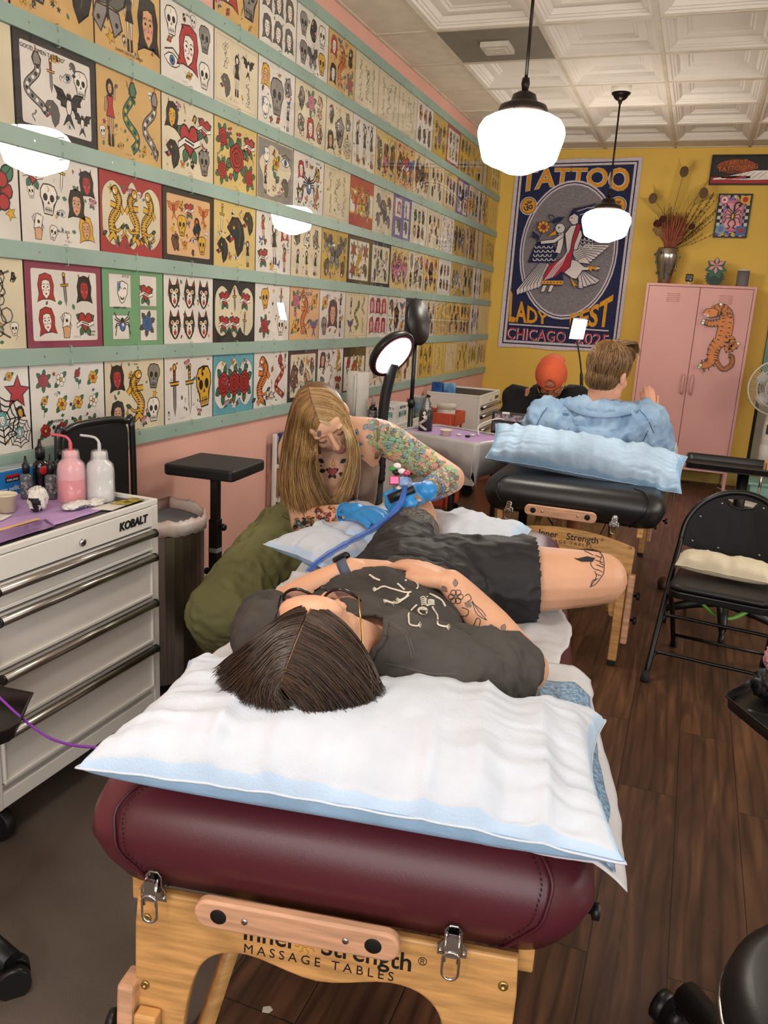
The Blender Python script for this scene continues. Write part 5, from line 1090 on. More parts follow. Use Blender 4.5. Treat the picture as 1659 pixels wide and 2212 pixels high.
crumple('smaller white crumpled wipe in front of the clear bottle', (.385, 1.90, ct), (.022, .035, .014), papw, 11, 'used_wipe', 'wipe')
crumple('little purple-inked ball of film behind the cream cup', (.17, 1.775, ct+.004), (.016, .022, .014), mat('purple_inked_film', 'a9a4c8', .3, var=.8, vscale=60, color2='3a3a86'), 15, 'film_ball', 'film')
bib('folded_napkin', 'white folded napkin at the left edge of the chest', [(.16, 1.50), (.33, 1.52), (.28, 1.68), (.15, 1.64)], ct+.005, papw, 'napkin', .004, .004)
one(MB().box((.36, 1.50, ct+.006), (.372, 1.69, ct+.008)), 'wooden_stick', mat('birch_stick', 'd9b079', .6), 'flat wooden tongue depressor on the lilac bib', 'stick')
bib('purple_film', 'sheet of glossy purple film at the front of the chest', [(.35, 1.40), (.45, 1.42), (.45, 1.66), (.38, 1.70)], ct+.003, mat('purple_film', '9470a8', .15, alpha=.8), 'film')
bib('needle_packet', 'flat white needle packets lying by the front rim of the chest', [(.40, 1.86), (.46, 1.88), (.45, 1.98), (.40, 1.97)], ct+.002, mat('white_packet', 'd8d4c8', .4), 'packet', .003, .001)
bib('printed_card', 'black and yellow printed card in the corner of the near chest', [(.41, 1.93), (.465, 1.95), (.46, 2.03), (.42, 2.03)], ct+.006, mat('yellow_black_card', '26231f', .4, var=.9, vscale=40, color2='c8b13a'), 'card', .001, .001)
# steel bin
t = thing('trash_can', 'curved brushed steel trash can with a bag over its rim beside the white tool chest', 'trash can', (.235, 2.43, 0), .0)
def dpoly(s=1.0): return [(-.12*s, -.21*s)]+[(-.12*s+.0+(.27*s)*math.cos(a)*1.0, .21*s*math.sin(a)) for a in [math.radians(-90+180*i/20) for i in range(21)]]+[(-.12*s, .21*s)]
stl = mat('brushed_dark_steel', 'b0a8a0', .36, 1, var=.12, stretch=(30, 30, .5)); m = MB()
for s, z0, z1, mi in ((1, .03, .60, 0), (.985, .0, .03, 1), (1.01, .60, .615, 1)): m.prism(dpoly(s), z0, z1, mi=mi)
m.build('body', [stl, blackp], t)
rim = [V((x, y, 0)) for x, y in dpoly(1.02)]; P = []
for i in range(len(rim)*3+1):
    a = rim[(i//3) % len(rim)].lerp(rim[(i//3+1) % len(rim)], (i % 3)/3); n = .012*fbm((a.x*20, a.y*20, 0)); P.append([V((a.x*.93, a.y*.93, .56)), V((a.x*.97, a.y*.97, .64+n)), V((a.x*1.0, a.y*1.0, .655+n*1.5)), V((a.x*1.03, a.y*1.03, .635)), V((a.x*1.03, a.y*1.03, .60+n))])
mm = MB().grid(P)
mm.build('bin_bag', [mat('pinkish_bin_bag', 'c9a496', .35, var=.5, vscale=6, color2='dcd8d4')], t, solid=.001)
MB().prism(dpoly(.9), .616, .618).build('bin_inside', mat('grey_bag_inside', '6d6f74', .6), t)
# black folding chair leaning on the wall
t = thing('folding_chair', 'folded black chair leaning on the pink wall behind the near tool chest', 'chair', (.055, 2.245, 0)); bc = mat('black_painted_steel', '171617', .3, coat=.3)
for i, y in enumerate((-.0,)):
    MB().prism(rbox_poly(.34, .62, .05), 0, .03, Matrix.Translation((.02, 0, .68)) @ frame((0, 0, 0), (0, 1, 0), (0, 0, 1))).build('backrest', mat('black_seat_vinyl', '1b1a1b', .4), t, bevel=.008)
fr = [(.05, -.19, .01), (.05, -.19, .9), (.05, -.15, .985), (.05, 0, 1.0), (.05, .15, .985), (.05, .19, .9), (.05, .19, .01)]; MB().tube(smooth_path(fr, 6), .012, 8).build('frame', bc, t)
MB().tube([(.02, -.16, .05), (.02, -.16, .6), (.02, .16, .6), (.02, .16, .05)], .01, 8).build('leg_frame', bc, t)
# armrest stand
AP = V((.335, 2.62, 0)); top = .79
t = thing('armrest_stand', 'black padded armrest on an adjustable post in front of the pink wall', 'armrest', AP, .0)
corn = [aty(2.86, 357, 992), aty(2.60, 512, 1040)]
P0 = V((.22, 2.36, top)); 
padp = [atz(.80, 357, 1002), atz(.80, 510, 1020), atz(.80, 570, 992), atz(.80, 425, 975)]
pc = sum(padp, V((0, 0, 0)))/4; exd = (padp[1]-padp[0]).normalized(); wl_ = (padp[1]-padp[0]).length; dl = (padp[2]-padp[1]).length
M = frame(pc, exd, V((0, 0, 1)).cross(exd)); AP = V((pc.x, pc.y, 0)); t.location = AP; MW[t.name] = Matrix.Translation(AP)
MB().prism(rbox_poly(wl_, max(dl, .16), .02), -.045, .0, M).build('pad', mat('black_pad_vinyl', '1a191a', .45, bump=.08, bscale=300), t, world=True, bevel=.01, bseg=3)
MB().box((-.016, -.016, .30), (.016, .016, pc.z-.05)).box((-.05, -.05, pc.z-.055), (.05, .05, pc.z-.045)).build('post', bc, t, bevel=.002)
MB().box((-.02, -.02, .03), (.02, .02, .56)).box((-.021, -.021, .42), (.021, .021, .44), 1).build('outer_tube', [bc, mat('worn_tape', '8f8f90', .5)], t, bevel=.002)
for z, s in ((.53, 1), (.33, 1), (.33, -1)): MB().lathe([(.005, 0), (.005, .012), (.014, .013), (.016, .02), (.012, .028), (0, .028)], 8, M=Matrix.Translation((s*.02, 0, z)) @ Matrix.Rotation(s*PI/2, 4, 'Y')).build('knob', blackp, t)
for a in (PI/4, -PI/4): MB().box((-.11, -.016, 0), (.11, .016, .03), M=Matrix.Rotation(a, 4, 'Z')).build('foot', bc, t, bevel=.003)
# second chest behind the artist and what stands on it
tool_chest('white tool chest half hidden behind the tattoo artist, paper towels on it', .03, .47, 4.30, 4.98, .125, .80, True, (.09, .13, .16, .14))
Z2 = .80-.012
t = thing('paper_towel_roll', 'standing white paper towel roll on the middle tool chest', 'paper towels', (.16, 4.45, Z2))
MB().lathe([(.02, 0), (.065, 0), (.066, .004), (.066, .272), (.064, .276), (.02, .276), (.02, 0)], 32, cap=False).build('roll', papw, t); MB().grid([[V((.066*math.cos(a)*1.01+.0, .066*math.sin(a)*1.01, z)) for z in (.002, .14, .274)] for a in [-2.6+i*.12 for i in range(12)]]+[[V((-.0+.02*0+.012, -.082, z)) for z in (.002, .14, .274)]]).build('loose_end', papw, t, solid=.001)
t = thing('glove_box', 'white carton of disposable gloves lettered in green, on the middle tool chest', 'box', (.345, 4.31, Z2))
MB().box((0, 0, 0), (.11, .24, .115)).build('carton', mat('white_carton', 'd9d7d2', .5), t, bevel=.002)
for QQ, ww in ((Matrix.Translation((.055, -.0006, 0)) @ frame((0, 0, 0), (1, 0, 0), (0, 0, 1)), .09), (Matrix.Translation((.1106, .12, 0)) @ frame((0, 0, 0), (0, 1, 0), (0, 0, 1)), .15)):
    lb = MB(); lb.prism(rect(ww*.6, .014, 0, .098), 0, .0003, QQ, 0); add_text(lb, 'KIRKLAND', .012, QQ @ Matrix.Translation((0, .097, .0005)), 2, depth=.0001); lb.prism(rect(ww*.85, .03, 0, .06), 0, .0003, QQ, 1); add_text(lb, 'NITRILE EXAM', .011, QQ @ Matrix.Translation((0, .067, .0005)), 2, depth=.0001); add_text(lb, 'GLOVES', .018, QQ @ Matrix.Translation((0, .052, .0005)), 2, depth=.0001); add_text(lb, 'M', .016, QQ @ Matrix.Translation((ww*.45, .095, .0005)), 0, depth=.0001)
    lb.build('printing', [inkb, mat('green_print', '3f7a68', .5), mat('white_print')], t)
bottle('black ink bottle with white panels standing before the paper towel roll', (.27, 4.43, Z2), .024, .1, .05, inkblk, clearcap, mat('white_panel_label', 'a9a8a6', .5, var=.9, vscale=60, color2='141414'))
bottle('little white bottle between the gloves and the gooseneck lamp', (.30, 4.60, Z2), .016, .035, .045, mat('white_plastic'), mat('white_plastic'), None, neck=.5)
t = thing('bowl', 'small dark blue bowl behind the gooseneck lamp', 'bowl', (.33, 4.68, Z2)); MB().lathe([(0, 0), (.035, 0), (.055, .05), (.058, .05), (.037, -.0+.004), (0, .004)], 24).build('body', mat('blue_bowl', '27478c', .35), t)
bottle('pink wash bottle beside the blue plastic cup', (.40, 4.70, Z2), .026, .11, .03, mat('pink_bottle'), mat('pink_cap', 'c86a78', .4), None, nozzle=False, name='wash_bottle')
t = thing('plastic_cup', 'clear plastic cup of blue and yellow liquid on the middle tool chest', 'cup', (.42, 4.80, Z2)); MB().lathe([(0, 0), (.034, 0), (.046, .125), (.05, .126), (.05, .13), (.044, .13), (.033, .004), (0, .004)], 28).build('cup', mat('clear_plastic', 'b8c4c8', .1, alpha=.45), t)
MB().lathe([(0, .003), (.0335, .003), (.035, .03), (0, .03)], 24).build('yellow_liquid', mat('yellow_liquid', 'b4ac5a', .2), t); MB().lathe([(0, .031), (.035, .031), (.0425, .09), (0, .09)], 24).build('blue_liquid', mat('blue_liquid', '5f8fae', .2), t)
t = thing('hand_sign', 'round red and grey disc leaning on the pink wall behind the middle tool chest', 'disc', (.03, 4.72, .80)); MB().cyl((.0, 0, .07), (.012, 0, .07), .075, seg=32).build('disc', mat('grey_green_disc', '6c7268', .5), t); MB().cyl((.012, 0, .07), (.014, 0, .07), .05, seg=32).build('centre', mat('red_disc', 'b5484a', .5), t)
# low drawers with blue bins behind the artist
t = thing('shelf_unit', 'low white shelf with two dark blue bins against the pink wall behind the artist', 'shelf', (.04, 3.63, 0))
MB().box((0, 0, .0), (.02, .02, .78)).box((.28, 0, .0), (.30, .02, .78)).box((0, .28, .0), (.02, .30, .78)).box((.28, .28, .0), (.30, .30, .78)).box((0, .02, .02), (.30, .28, .04)).box((0, .02, .42), (.30, .28, .44)).box((0, .02, .60), (.3, .28, .62)).build('frame', whitem, t, bevel=.003)
for z in (.24, .62): MB().box((.02, .03, z), (.29, .27, z+.16)).box((.015, .02, z+.15), (.3, .28, z+.165)).build('bin', mat('navy_bin', '24406e', .4), t, bevel=.004)
MB().tube([(.15, -.0, .50), (.15, .30, .50)], .05, 16).build('roll', mat('grey_foam_roll', 'a8a49c', .6), t)
# third chest in the corner
tool_chest('white tool chest in the far corner by the yellow wall, its side towards us', .05, .485, 6.15, 6.83, .10, .82, True, (.07, .11, .13, .15))
t = thing('wipes_pack', 'two blue packs of wipes on the corner tool chest', 'packets', (.12, 6.20, .808))
for x in (0, .10): MB().prism(rbox_poly(.09, .085, .012), -.025, .025, Matrix.Translation((x, 0, .043)) @ frame((0, 0, 0), (1, 0, 0), (0, 0, 1))).build('pack', mat('blue_pack%d' % (x > 0), '2f6ea8' if x else '2468b8', .3, var=.6, vscale=18, color2='7fb2d8' if x else '16407e'), t, bevel=.006)
# orange cart
orm = mat('coral_cart', 'd0573e', .4); t = thing('utility_cart', 'coral red three-tier cart in front of the corner tool chest', 'cart', (.30, 5.55, 0))
for z in (.66, .36, .08):
    m = MB(); m.box((-.20, -.14, z), (.20, .14, z+.008)).box((-.20, -.14, z), (.20, -.132, z+.09)).box((-.20, .132, z), (.20, .14, z+.09)).box((-.20, -.14, z), (-.192, .14, z+.09)).box((.192, -.14, z), (.20, .14, z+.09)); m.build('tray', orm, t, bevel=.004)
for x in (-.17, .17):
    for y in (-.145, .145): MB().tube([(x, y, .06), (x, y, .78 if x < 0 else .73)], .009, 8).build('post', orm, t); MB().tube([(x, y-.01, .03), (x, y+.01, .03)], .03, 14).build('wheel', blackp, t)
t = thing('tub', 'white screw-top tub standing in the coral cart', 'tub', (.385, 5.58, .668)); MB().lathe([(0, 0), (.062, 0), (.065, .01), (.065, .09), (.06, .095), (.069, .1), (.069, .128), (.064, .132), (0, .132)], 28).build('body', mat('white_tub', 'd6d2c8', .4), t)
bottle('tiny black-capped dropper bottle left of the white tub', (.30, 5.50, .668), .018, .06, .05, mat('white_plastic'), blackp, None, neck=.5)
# draped instrument tray between the tables
drape = mat('grey_plastic_drape', 'b4b0ae', .3, alpha=.9, var=.08, vscale=8, bump=.3, bscale=20)
TP = V((.90, 4.02, 0)); t = thing('instrument_tray', 'instrument tray draped in pale grey plastic over a lilac bib', 'tray', TP, -.35)
MB().prism(rbox_poly(.50, .34, .03), .80, .822).build('tray', whitem, t, bevel=.004); MB().prism(rbox_poly(.47, .31, .02), .8222, .824).build('bib', lilac, t)
P = []
rimp = rbox_poly(.51, .35, .03, 6)
for i in range(len(rimp)*3+1):
    k = (i//3) % len(rimp); a = V((*rimp[k], 0)).lerp(V((*rimp[(k+1) % len(rimp)], 0)), (i % 3)/3); f = fbm((a.x*7, a.y*7, 1)); dr_ = .05+.05*f+(.09 if a.x > .1 else 0)+.03*math.sin(i*.35); P.append([V((a.x*.96, a.y*.96, .824)), V((a.x, a.y, .832)), V((a.x*1.03, a.y*1.04, .815)), V((a.x*(1.06+.1*f), a.y*(1.08+.1*f), .815-dr_*.6)), V((a.x*(1.08+.16*f), a.y*(1.1+.12*f), .815-dr_*1.3))])
MB().grid(P).build('plastic_drape', drape, t, solid=.001)
MB().cyl((0, 0, .04), (0, 0, .80), .018).cyl((0, 0, .0), (0, 0, .04), .03).build('post', blackp, t)
for a in (0.3, 1.9, 3.4, 5.0): MB().tube([(0, 0, .06), (.22*math.cos(a), .22*math.sin(a), .045)], .016, 8).build('foot', blackp, t)
t = thing('spray_bottle', 'bottle with a black and white dragon label and foil-wrapped top on the draped tray', 'bottle', (.73, 4.02, .826)); MB().lathe([(0, 0), (.036, 0), (.037, .09), (.03, .11), (.014, .125), (0, .125)], 24).build('body', mat('dark_bottle', '37373a', .3), t)
q = MB(); draw(q, xf(m_snake('W', 'A', 2), 0, .052, .05), frame((0, -.0385, 0), (1, 0, 0), (0, 0, 1))); draw(q, xf(m_star('W'), .008, .075, .02, .3), frame((0, -.041, 0), (1, 0, 0), (0, 0, 1))); q.build('dragon_label', ART_MATS, t)
m = MB(); P = []
for i in range(25): a = 2*PI*i/24; P.append([V(((.03-.02*h_)*(1+.3*fbm((math.cos(a)*3, math.sin(a)*3, h_*9), 1, 2))*math.cos(a), (.03-.02*h_)*(1+.3*fbm((math.cos(a)*3, math.sin(a)*3, h_*9+3), 1, 2))*math.sin(a), .1+.075*h_)) for h_ in [k/8 for k in range(9)]])
m.grid(P).build('foil_top', mat('crumpled_foil', '8c8c8e', .25, .8, bump=.8, bscale=60), t); MB().tube([(0, 0, .16), (.006, -.01, .185), (.02, -.02, .18)], .006, 6).build('nozzle', blackp, t)
cup('small cream paper cup on the draped tray', (.87, 3.93, .826), .03, .026); 
for i, (x, y) in enumerate(((.93, 3.97), (.98, 3.95), (.99, 4.01))): one(MB().lathe([(0, .826), (.012, .826), (.014, .834), (0, .834)], 12, M=Matrix.Translation((x, y, 0))), 'ink_cup', [mat('white_plastic'), blackp][i % 2], ['white ink cup nearest the cream cup', 'black ink cup in the middle of the draped tray', 'white ink cup farthest to the right on the draped tray'][i], 'cup')
t = thing('tablet_stand', 'black case with a dragon-patterned strip standing beside the denim-shirted client', 'case', (1.19, 4.28, 0), .02)
MB().box((-.165, -.02, .78), (.165, .03, .93)).build('screen_case', blackf, t, bevel=.006); q = MB(); q.prism(rect(.30, .035, 0, .905), 0, .0004, Matrix.Translation((0, -.0204, 0)) @ frame((0, 0, 0), (1, 0, 0), (0, 0, 1)), 0); q.build('strip', mat('patterned_strip', 'b9a8b0', .4, var=.9, vscale=55, color2='151315'), t); MB().box((-.158, -.022, .83), (.158, -.0202, .88)).build('grey_band', mat('grey_band', '57524e', .3), t)
for x in (-.09, .05): MB().box((x-.02, -.026, .923), (x+.02, -.01, .934)).build('clip', mat('white_plastic'), t, bevel=.002)
MB().cyl((-.12, 0, .03), (-.12, 0, .79), .014).cyl((-.12, 0, 0), (-.12, 0, .03), .10).build('stand', blackp, t)
one(MB().tube(smooth_path([(1.02, 4.02, .83), (1.0, 4.1, .87), (1.06, 4.2, .9), (1.1, 4.27, .89)], 8), .004, 6), 'white_cable', mat('white_plastic'), 'thin white cable arching from the tray to the black case', 'cable')
# lamps over the stations
ledm = mat('lit_led_panel', 'eef4ff', .4, emit=16)
t = thing('magnifier_lamp', 'black round lamp head with a lit white underside on a ribbed gooseneck beside the artist', 'lamp', (.52, 3.05, 0))
hc = aty(3.02, 847, 765); nd = V((.45, -.28, -.85)).normalized(); M = frame(hc, V((.9, .05, .43)), V((.1, .95, .25))); M = frame(hc, nd.orthogonal(), nd.cross(nd.orthogonal()))
LD = (.6*RT-.72*UP-.42*FW).normalized(); ax = (.745*RT+.667*UP); ax = (ax-LD*ax.dot(LD)).normalized(); M = frame(hc, ax, (-LD).cross(ax))
MB().lathe([(0, .03), (.07, .03), (.095, .022), (.104, .01), (.106, -.004), (.1, -.012), (.088, -.012), (.088, -.008), (0, -.008)], 40, M=M).build('lamp_head', blackp, t, world=True)
MB().lathe([(0, -.0095), (.086, -.0095), (.086, -.0085), (0, -.0085)], 40, M=M).build('light_ring', ledm, t, world=True)
MB().lathe([(.0865, -.013), (.0925, -.013), (.0925, -.0115), (.0865, -.0115)], 40, M=M, cap=False).build('bezel', mat('crimson_trim', '8c2a3c', .4), t, world=True)
bx = aty(3.06, 822, 1000).x; gp = [(bx, 3.06, .02), (bx, 3.06, .55), (bx, 3.06, .74)]+[tuple(aty(3.06, *q)) for q in ((826, 915), (832, 860), (842, 815), (850, 785))]
sp = smooth_path(gp[2:], 16); rr_ = [.021+(.0022 if i % 2 else 0) for i in range(len(sp))]; MB().tube(sp, rr_, 12).build('gooseneck', blackp, t, world=True)
MB().tube([gp[0], gp[2]], .017, 10).build('pole', blackp, t, world=True)
for a in (.4, 2.5, 4.6): MB().tube([(bx, 3.06, .05), (bx+.2*math.cos(a), 3.06+.2*math.sin(a), .02)], .012, 8).build('foot', blackp, t, world=True)
t = thing('ring_light', 'tall black stand with a switched-off ring light seen edge-on against the prints', 'lamp', (.56, 4.12, 0))
pt = aty(4.12, 897, 740); pt2 = aty(4.12, 905, 650); pb = V((.56, 4.12, 0)); pb.x = pt.x
t.location.x = pt.x; MW[t.name] = Matrix.Translation((pt.x, 4.12, 0))
MB().tube([(0, 0, .03), (0, 0, .95)], .015, 10).tube([(0, 0, .9), (pt.x-pt.x, 0, pt.z)], .011, 10).cyl((0, 0, .93), (0, 0, .97), .02).build('pole', blackp, t)
c = (pt+pt2)/2-V((pt.x, 4.12, 0)); M = Matrix.Translation(c+V((.004, 0, .0))) @ Matrix.Rotation(math.radians(80), 4, 'Y') @ Matrix.Rotation(.15, 4, 'X'); hr = (pt2-pt).length*.5+.01
MB().lathe([(0, .012), (hr, .012), (hr+.006, 0), (hr, -.012), (0, -.012)], 32, M=M).build('ring_head', blackp, t)
for a in (.4, 2.5, 4.6): MB().tube([(0, 0, .2), (.28*math.cos(a), .28*math.sin(a), .02)], .01, 8).build('foot', blackp, t)
t = thing('desk_lamp', 'small brightly lit square lamp on a thin black arm between the two men', 'lamp', (1.2, 6.35, 0))
lh = aty(6.0, 1247, 710); MB().box((-.06, -.015, -.075), (.06, .015, .075), M=Matrix.Translation(lh) @ Matrix.Rotation(.62, 4, 'Z') @ Matrix.Rotation(.25, 4, 'X')).build('lamp_head', blackp, t, world=True, bevel=.01)
MB().box((-.054, -.018, -.069), (.054, -.0155, .069), M=Matrix.Translation(lh) @ Matrix.Rotation(.62, 4, 'Z') @ Matrix.Rotation(.25, 4, 'X')).build('light_panel', mat('lit_led_bright', 'f2f6ff', .4, emit=16), t, world=True)
pl_ = [lh+V((0, .01, -.07)), aty(6.0, 1252, 770), aty(6.0, 1256, 810), aty(6.0, 1255, 850), aty(6.05, 1250, 900)]; MB().tube(smooth_path(pl_, 6), [.006]*12+[.012]*13, 8).build('arm', blackp, t, world=True)
e = pl_[-1]; t.location = (e.x, e.y, 0); MW['desk_lamp'] = Matrix.Translation((e.x, e.y, 0))
for ch in t.children: ch.data.transform(Matrix.Translation((1.2-e.x, 6.35-e.y, 0)))
MB().tube([(0, 0, e.z), (0, 0, .03)], .014, 8).cyl((0, 0, 0), (0, 0, .03), .12).build('stand', blackp, t)
# ============================================================ right side of the room
# folding chair
t = thing('folding_chair', 'glossy black metal folding chair with a padded seat and riveted back at the right', 'chair', (2.222, 3.245, 0), math.radians(-7))
gl = mat('glossy_black_enamel', '0d0d0e', .3); sv = mat('black_seat_vinyl', '1b1a1b', .4)
def arch(y0, z0, w, h, dy): return [V((w*math.cos(a), y0+dy*math.sin(a), z0+h*math.sin(a))) for a in [PI*i/14 for i in range(15)]]
bz, by = .585, .33
rail = [V((.235, 0, 0)), V((.222, by*.55, .33)), V((.212, by*.9, .52))]+arch(by*.95, .56, .21, .21, .06)+[V((-.212, by*.9, .52)), V((-.222, by*.55, .33)), V((-.235, 0, 0))]
MB().tube(smooth_path(rail, 4), .012, 10).build('front_frame', gl, t)
back = [(-.2, .525), (-.1, .5), (0, .492), (.1, .5), (.2, .525)]+[(.198*math.cos(a), .575+.185*math.sin(a)) for a in [PI*i/20 for i in range(21)]]
# back panel with a grip opening (bridge polygon)
def ypan(x, z): return by*.92+.05*((z-.5)/.25)+.02*(1-(x/.2)**2)
gripo = [(-.065, .735), (-.045, .712), (0, .700), (.045, .712), (.065, .735), (0, .742)]
outer = [(p[0], p[1]) for p in smooth_path(back, 2)]
bm_ = bmesh.new(); ov = [bm_.verts.new((x, z, 0)) for x, z in outer]; iv = [bm_.verts.new((x, z, 0)) for x, z in gripo]
ed = [bm_.edges.new((ov[i], ov[(i+1) % len(ov)])) for i in range(len(ov))]+[bm_.edges.new((iv[i], iv[(i+1) % len(iv)])) for i in range(len(iv))]
bmesh.ops.triangle_fill(bm_, use_beauty=True, use_dissolve=False, edges=ed)
bm_.verts.ensure_lookup_table(); bm_.verts.index_update(); m = MB(); m.add([(v.co.x, ypan(v.co.x, v.co.y), v.co.y) for v in bm_.verts], [[v.index for v in f.verts] for f in bm_.faces], 0); bm_.free()
bk = m.build('backrest', mat('satin_black_enamel', '0a0a0b', .5, spec=.25), t, solid=.008)
MB().tube([(x, ypan(x, z)-.002, z) for x, z in gripo[:5]], .005, 6).build('grip_edge', gl, bk)
for x, z in ((-.165, .545), (-.06, .53), (.1, .53), (-.15, .65), (-.075, .715), (.085, .72), (.165, .64)): MB().ell((x, ypan(x, z)-.006, z), (.0055, .003, .0055), 10, 6).build('rivet', screwm, bk)
for s in (-1, 1):
    MB().tube([(s*.19, .46, 0), (s*.198, .27, .24), (s*.2, .06, .405)], .011, 8).build('rear_leg', gl, t)
    for (x, y) in ((s*.235, 0), (s*.19, .46)): MB().lathe([(0, 0), (.017, 0), (.018, .01), (.014, .045), (0, .045)], 12, M=Matrix.Translation((x, y, 0))).build('foot_cap', rubber, t)
    MB().box((s*.205-.004, .08, .37), (s*.205+.004, .26, .40)).build('hinge_bracket', gl, t)
def fxy(z): return .235-.05*z/.33*.26, by*.55*z/.33
for z in (.115, .255):
    w_, y_ = fxy(z); w2, y2 = fxy(z-.05); MB().tube(smooth_path([(-w2+.004, y2, z-.05), (-w_+.012, y_, z-.012), (-w_+.05, y_, z), (0, y_, z), (w_-.05, y_, z), (w_-.012, y_, z-.012), (w2-.004, y2, z-.05)], 6), .0075, 8).build('cross_bar', gl, t)
MB().tube([(-.192, .40, .08), (.192, .40, .08)], .0075, 8).build('rear_bar', gl, t)
M = Matrix.Translation((0, .08, .405)) @ Matrix.Rotation(-.03, 4, 'X')
MB().prism(rbox_poly(.385, .36, .05), 0, .028, M).build('seat_pan', gl, t, bevel=.004); MB().prism(rbox_poly(.375, .35, .05), .028, .052, M).build('seat_cushion', sv, t, bevel=.014, bseg=4)
canv = mat('cream_canvas', 'd3c8ae', .9, var=.05, vscale=8, bump=.3, bscale=250)
pillow('canvas_pouch', 'rolled cream canvas pouch lying across the seat of the black folding chair', frame(atz(.475, 1563, 1240)+V((0, .0, .027)), (.985, -.12, -.02), (.12, .96, .12)), .36, .13, .085, 21.5, None, 0, 44, 24, .03, .6, cat='pouch', mats=[canv]*3)
# tray stand behind the chair
t = thing('tray_stand', 'tall black tray on a wheeled stand behind the folding chair', 'tray stand', (2.29, 4.12, 0), -.03)
m = MB(); L_, D_ = .33, .15
m.prism(rbox_poly(.66, .30, .03), .79, .794)
m.grid([[V((p[0]*.97, p[1]*.95, .794)), V((p[0]*.985, p[1]*.97, .812)), V((p[0]*1.0, p[1]*1.0, .822)), V((p[0]*1.02, p[1]*1.04, .822)), V((p[0]*1.0, p[1]*1.01, .812)), V((p[0]*.985, p[1]*.97, .79))] for p in rbox_poly(.66, .30, .03)+[rbox_poly(.66, .30, .03)[0]]])
m.v = [p+V((.07, 0, 0)) for p in m.v]
m.build('tray', mat('black_tray_plastic', '1b1918', .35), t)
MB().cyl((0, 0, .42), (0, 0, .79), .026).cyl((0, 0, .1), (0, 0, .45), .02).build('post', blackp, t)
MB().box((-.022, -.029, .50), (.022, -.026, .545)).build('emblem', mat('silver_emblem', 'b8b4ae', .4, .5, var=.8, vscale=80, color2='191919'), t, bevel=.002)
for k in range(5):
    a = math.radians(k*72+200); x, y = .27*math.cos(a), .27*math.sin(a)
    lg = MB().tube([(0, 0, .13), (x*.5, y*.5, .11), (x, y, .075)], [.03, .026, .018], 8); o = lg.build('base_leg', blackp, t)
    MB().tube([(x-.012, y, .03), (x+.012, y, .03)], .03, 16).cyl((x, y, .03), (x, y, .08), .01).build('caster', blackp, o)
one(MB().tube(smooth_path([(2.20, 4.03, .125), (2.26, 3.98, .10), (2.33, 4.0, .09), (2.40, 4.06, .12), (2.38, 4.02, .17)], 6), .014, 4, flat=.15), 'green_strap', mat('green_strap', '5f9a3a', .5), 'bright green strap tangled on the wheeled stand base under the folding chair', 'strap')
t = thing('cardboard_tray', 'small open cardboard box at the right end of the tall black tray', 'box', (2.43, 4.07, .795)); card = mat('kraft_cardboard', 'c49a66', .8)
MB().box((-.06, -.06, 0), (.09, .06, .003)).box((-.06, -.06, 0), (.09, -.057, .05)).box((-.06, .057, 0), (.09, .06, .05)).box((-.06, -.06, 0), (-.057, .06, .05)).build('box', card, t)
# pedestal fan
t = thing('pedestal_fan', 'white pedestal fan by the grey door at the right edge', 'fan', (2.66, 7.42, 0)); fw_ = mat('white_fan_plastic', 'd4cec6', .4)
MB().lathe([(0, 0), (.23, 0), (.235, .012), (.2, .026), (.06, .04), (.03, .05), (0, .05)], 40).build('base', fw_, t)
MB().cyl((0, 0, .04), (0, 0, .30), .012, mi=0).build('lower_pole', steel, t); MB().lathe([(0, .28), (.05, .285), (.055, .50), (.05, .51), (.052, .515), (.05, .66), (.04, .76), (0, .77)], 20).build('column', fw_, t)
MB().box((-.03, -.058, .60), (.03, -.05, .68)).build('display', blackf, t)
c = V((0, -.10, .985)); M = Matrix.Translation(c) @ Matrix.Rotation(PI/2, 4, 'X')
MB().lathe([(0, -.12), (.07, -.11), (.08, -.04), (.06, 0), (0, 0)], 24, M=M).build('motor', fw_, t)
g = MB()
for k in range(72): a = 2*PI*k/72; g.tube([V((.095*math.cos(a), .095*math.sin(a), .055)), V((.17*math.cos(a), .17*math.sin(a), .05)), V((.212*math.cos(a), .212*math.sin(a), .03)), V((.222*math.cos(a), .222*math.sin(a), .0)), V((.19*math.cos(a), .19*math.sin(a), -.045)), V((.07*math.cos(a), .07*math.sin(a), -.06))], .0013, 4)
for r_, z in ((.095, .055), (.16, .052), (.222, .0), (.13, -.052)): g.tube([V((r_*math.cos(a), r_*math.sin(a), z)) for a in [2*PI*i/48 for i in range(48)]], .003 if r_ < .2 else .007, 6, closed=True)
g.v = [M @ p for p in g.v]; g.build('guard', fw_, t)
MB().lathe([(0, .058), (.09, .056), (.092, .052), (0, .05)], 32, M=M).build('badge_disc', mat('grey_disc', 'a8a49e', .4), t)
fb = MB()
for k in range(5):
    a = 2*PI*k/5; P = []
    for i in range(8):
        r_ = .035+.15*i/7; P.append([V((r_*math.cos(a+q), r_*math.sin(a+q), .02*math.sin(q*2))) for q in (-.35+.2*i/7, -.1, .15, .45)])
    fb.grid(P)
fb.v = [M @ p for p in fb.v]; fb.build('blades', mat('pale_grey_blade', 'b8b8b4', .3), t, solid=.002)
t = thing('storage_bin', 'teal plastic box on the floor behind the fan base', 'box', (2.75, 7.85, 0)); MB().box((-.14, -.12, 0), (.5, .15, .10)).box((-.16, -.14, .10), (.52, .17, .125)).build('bin', mat('teal_plastic', '8fbcb0', .5), t, bevel=.006)
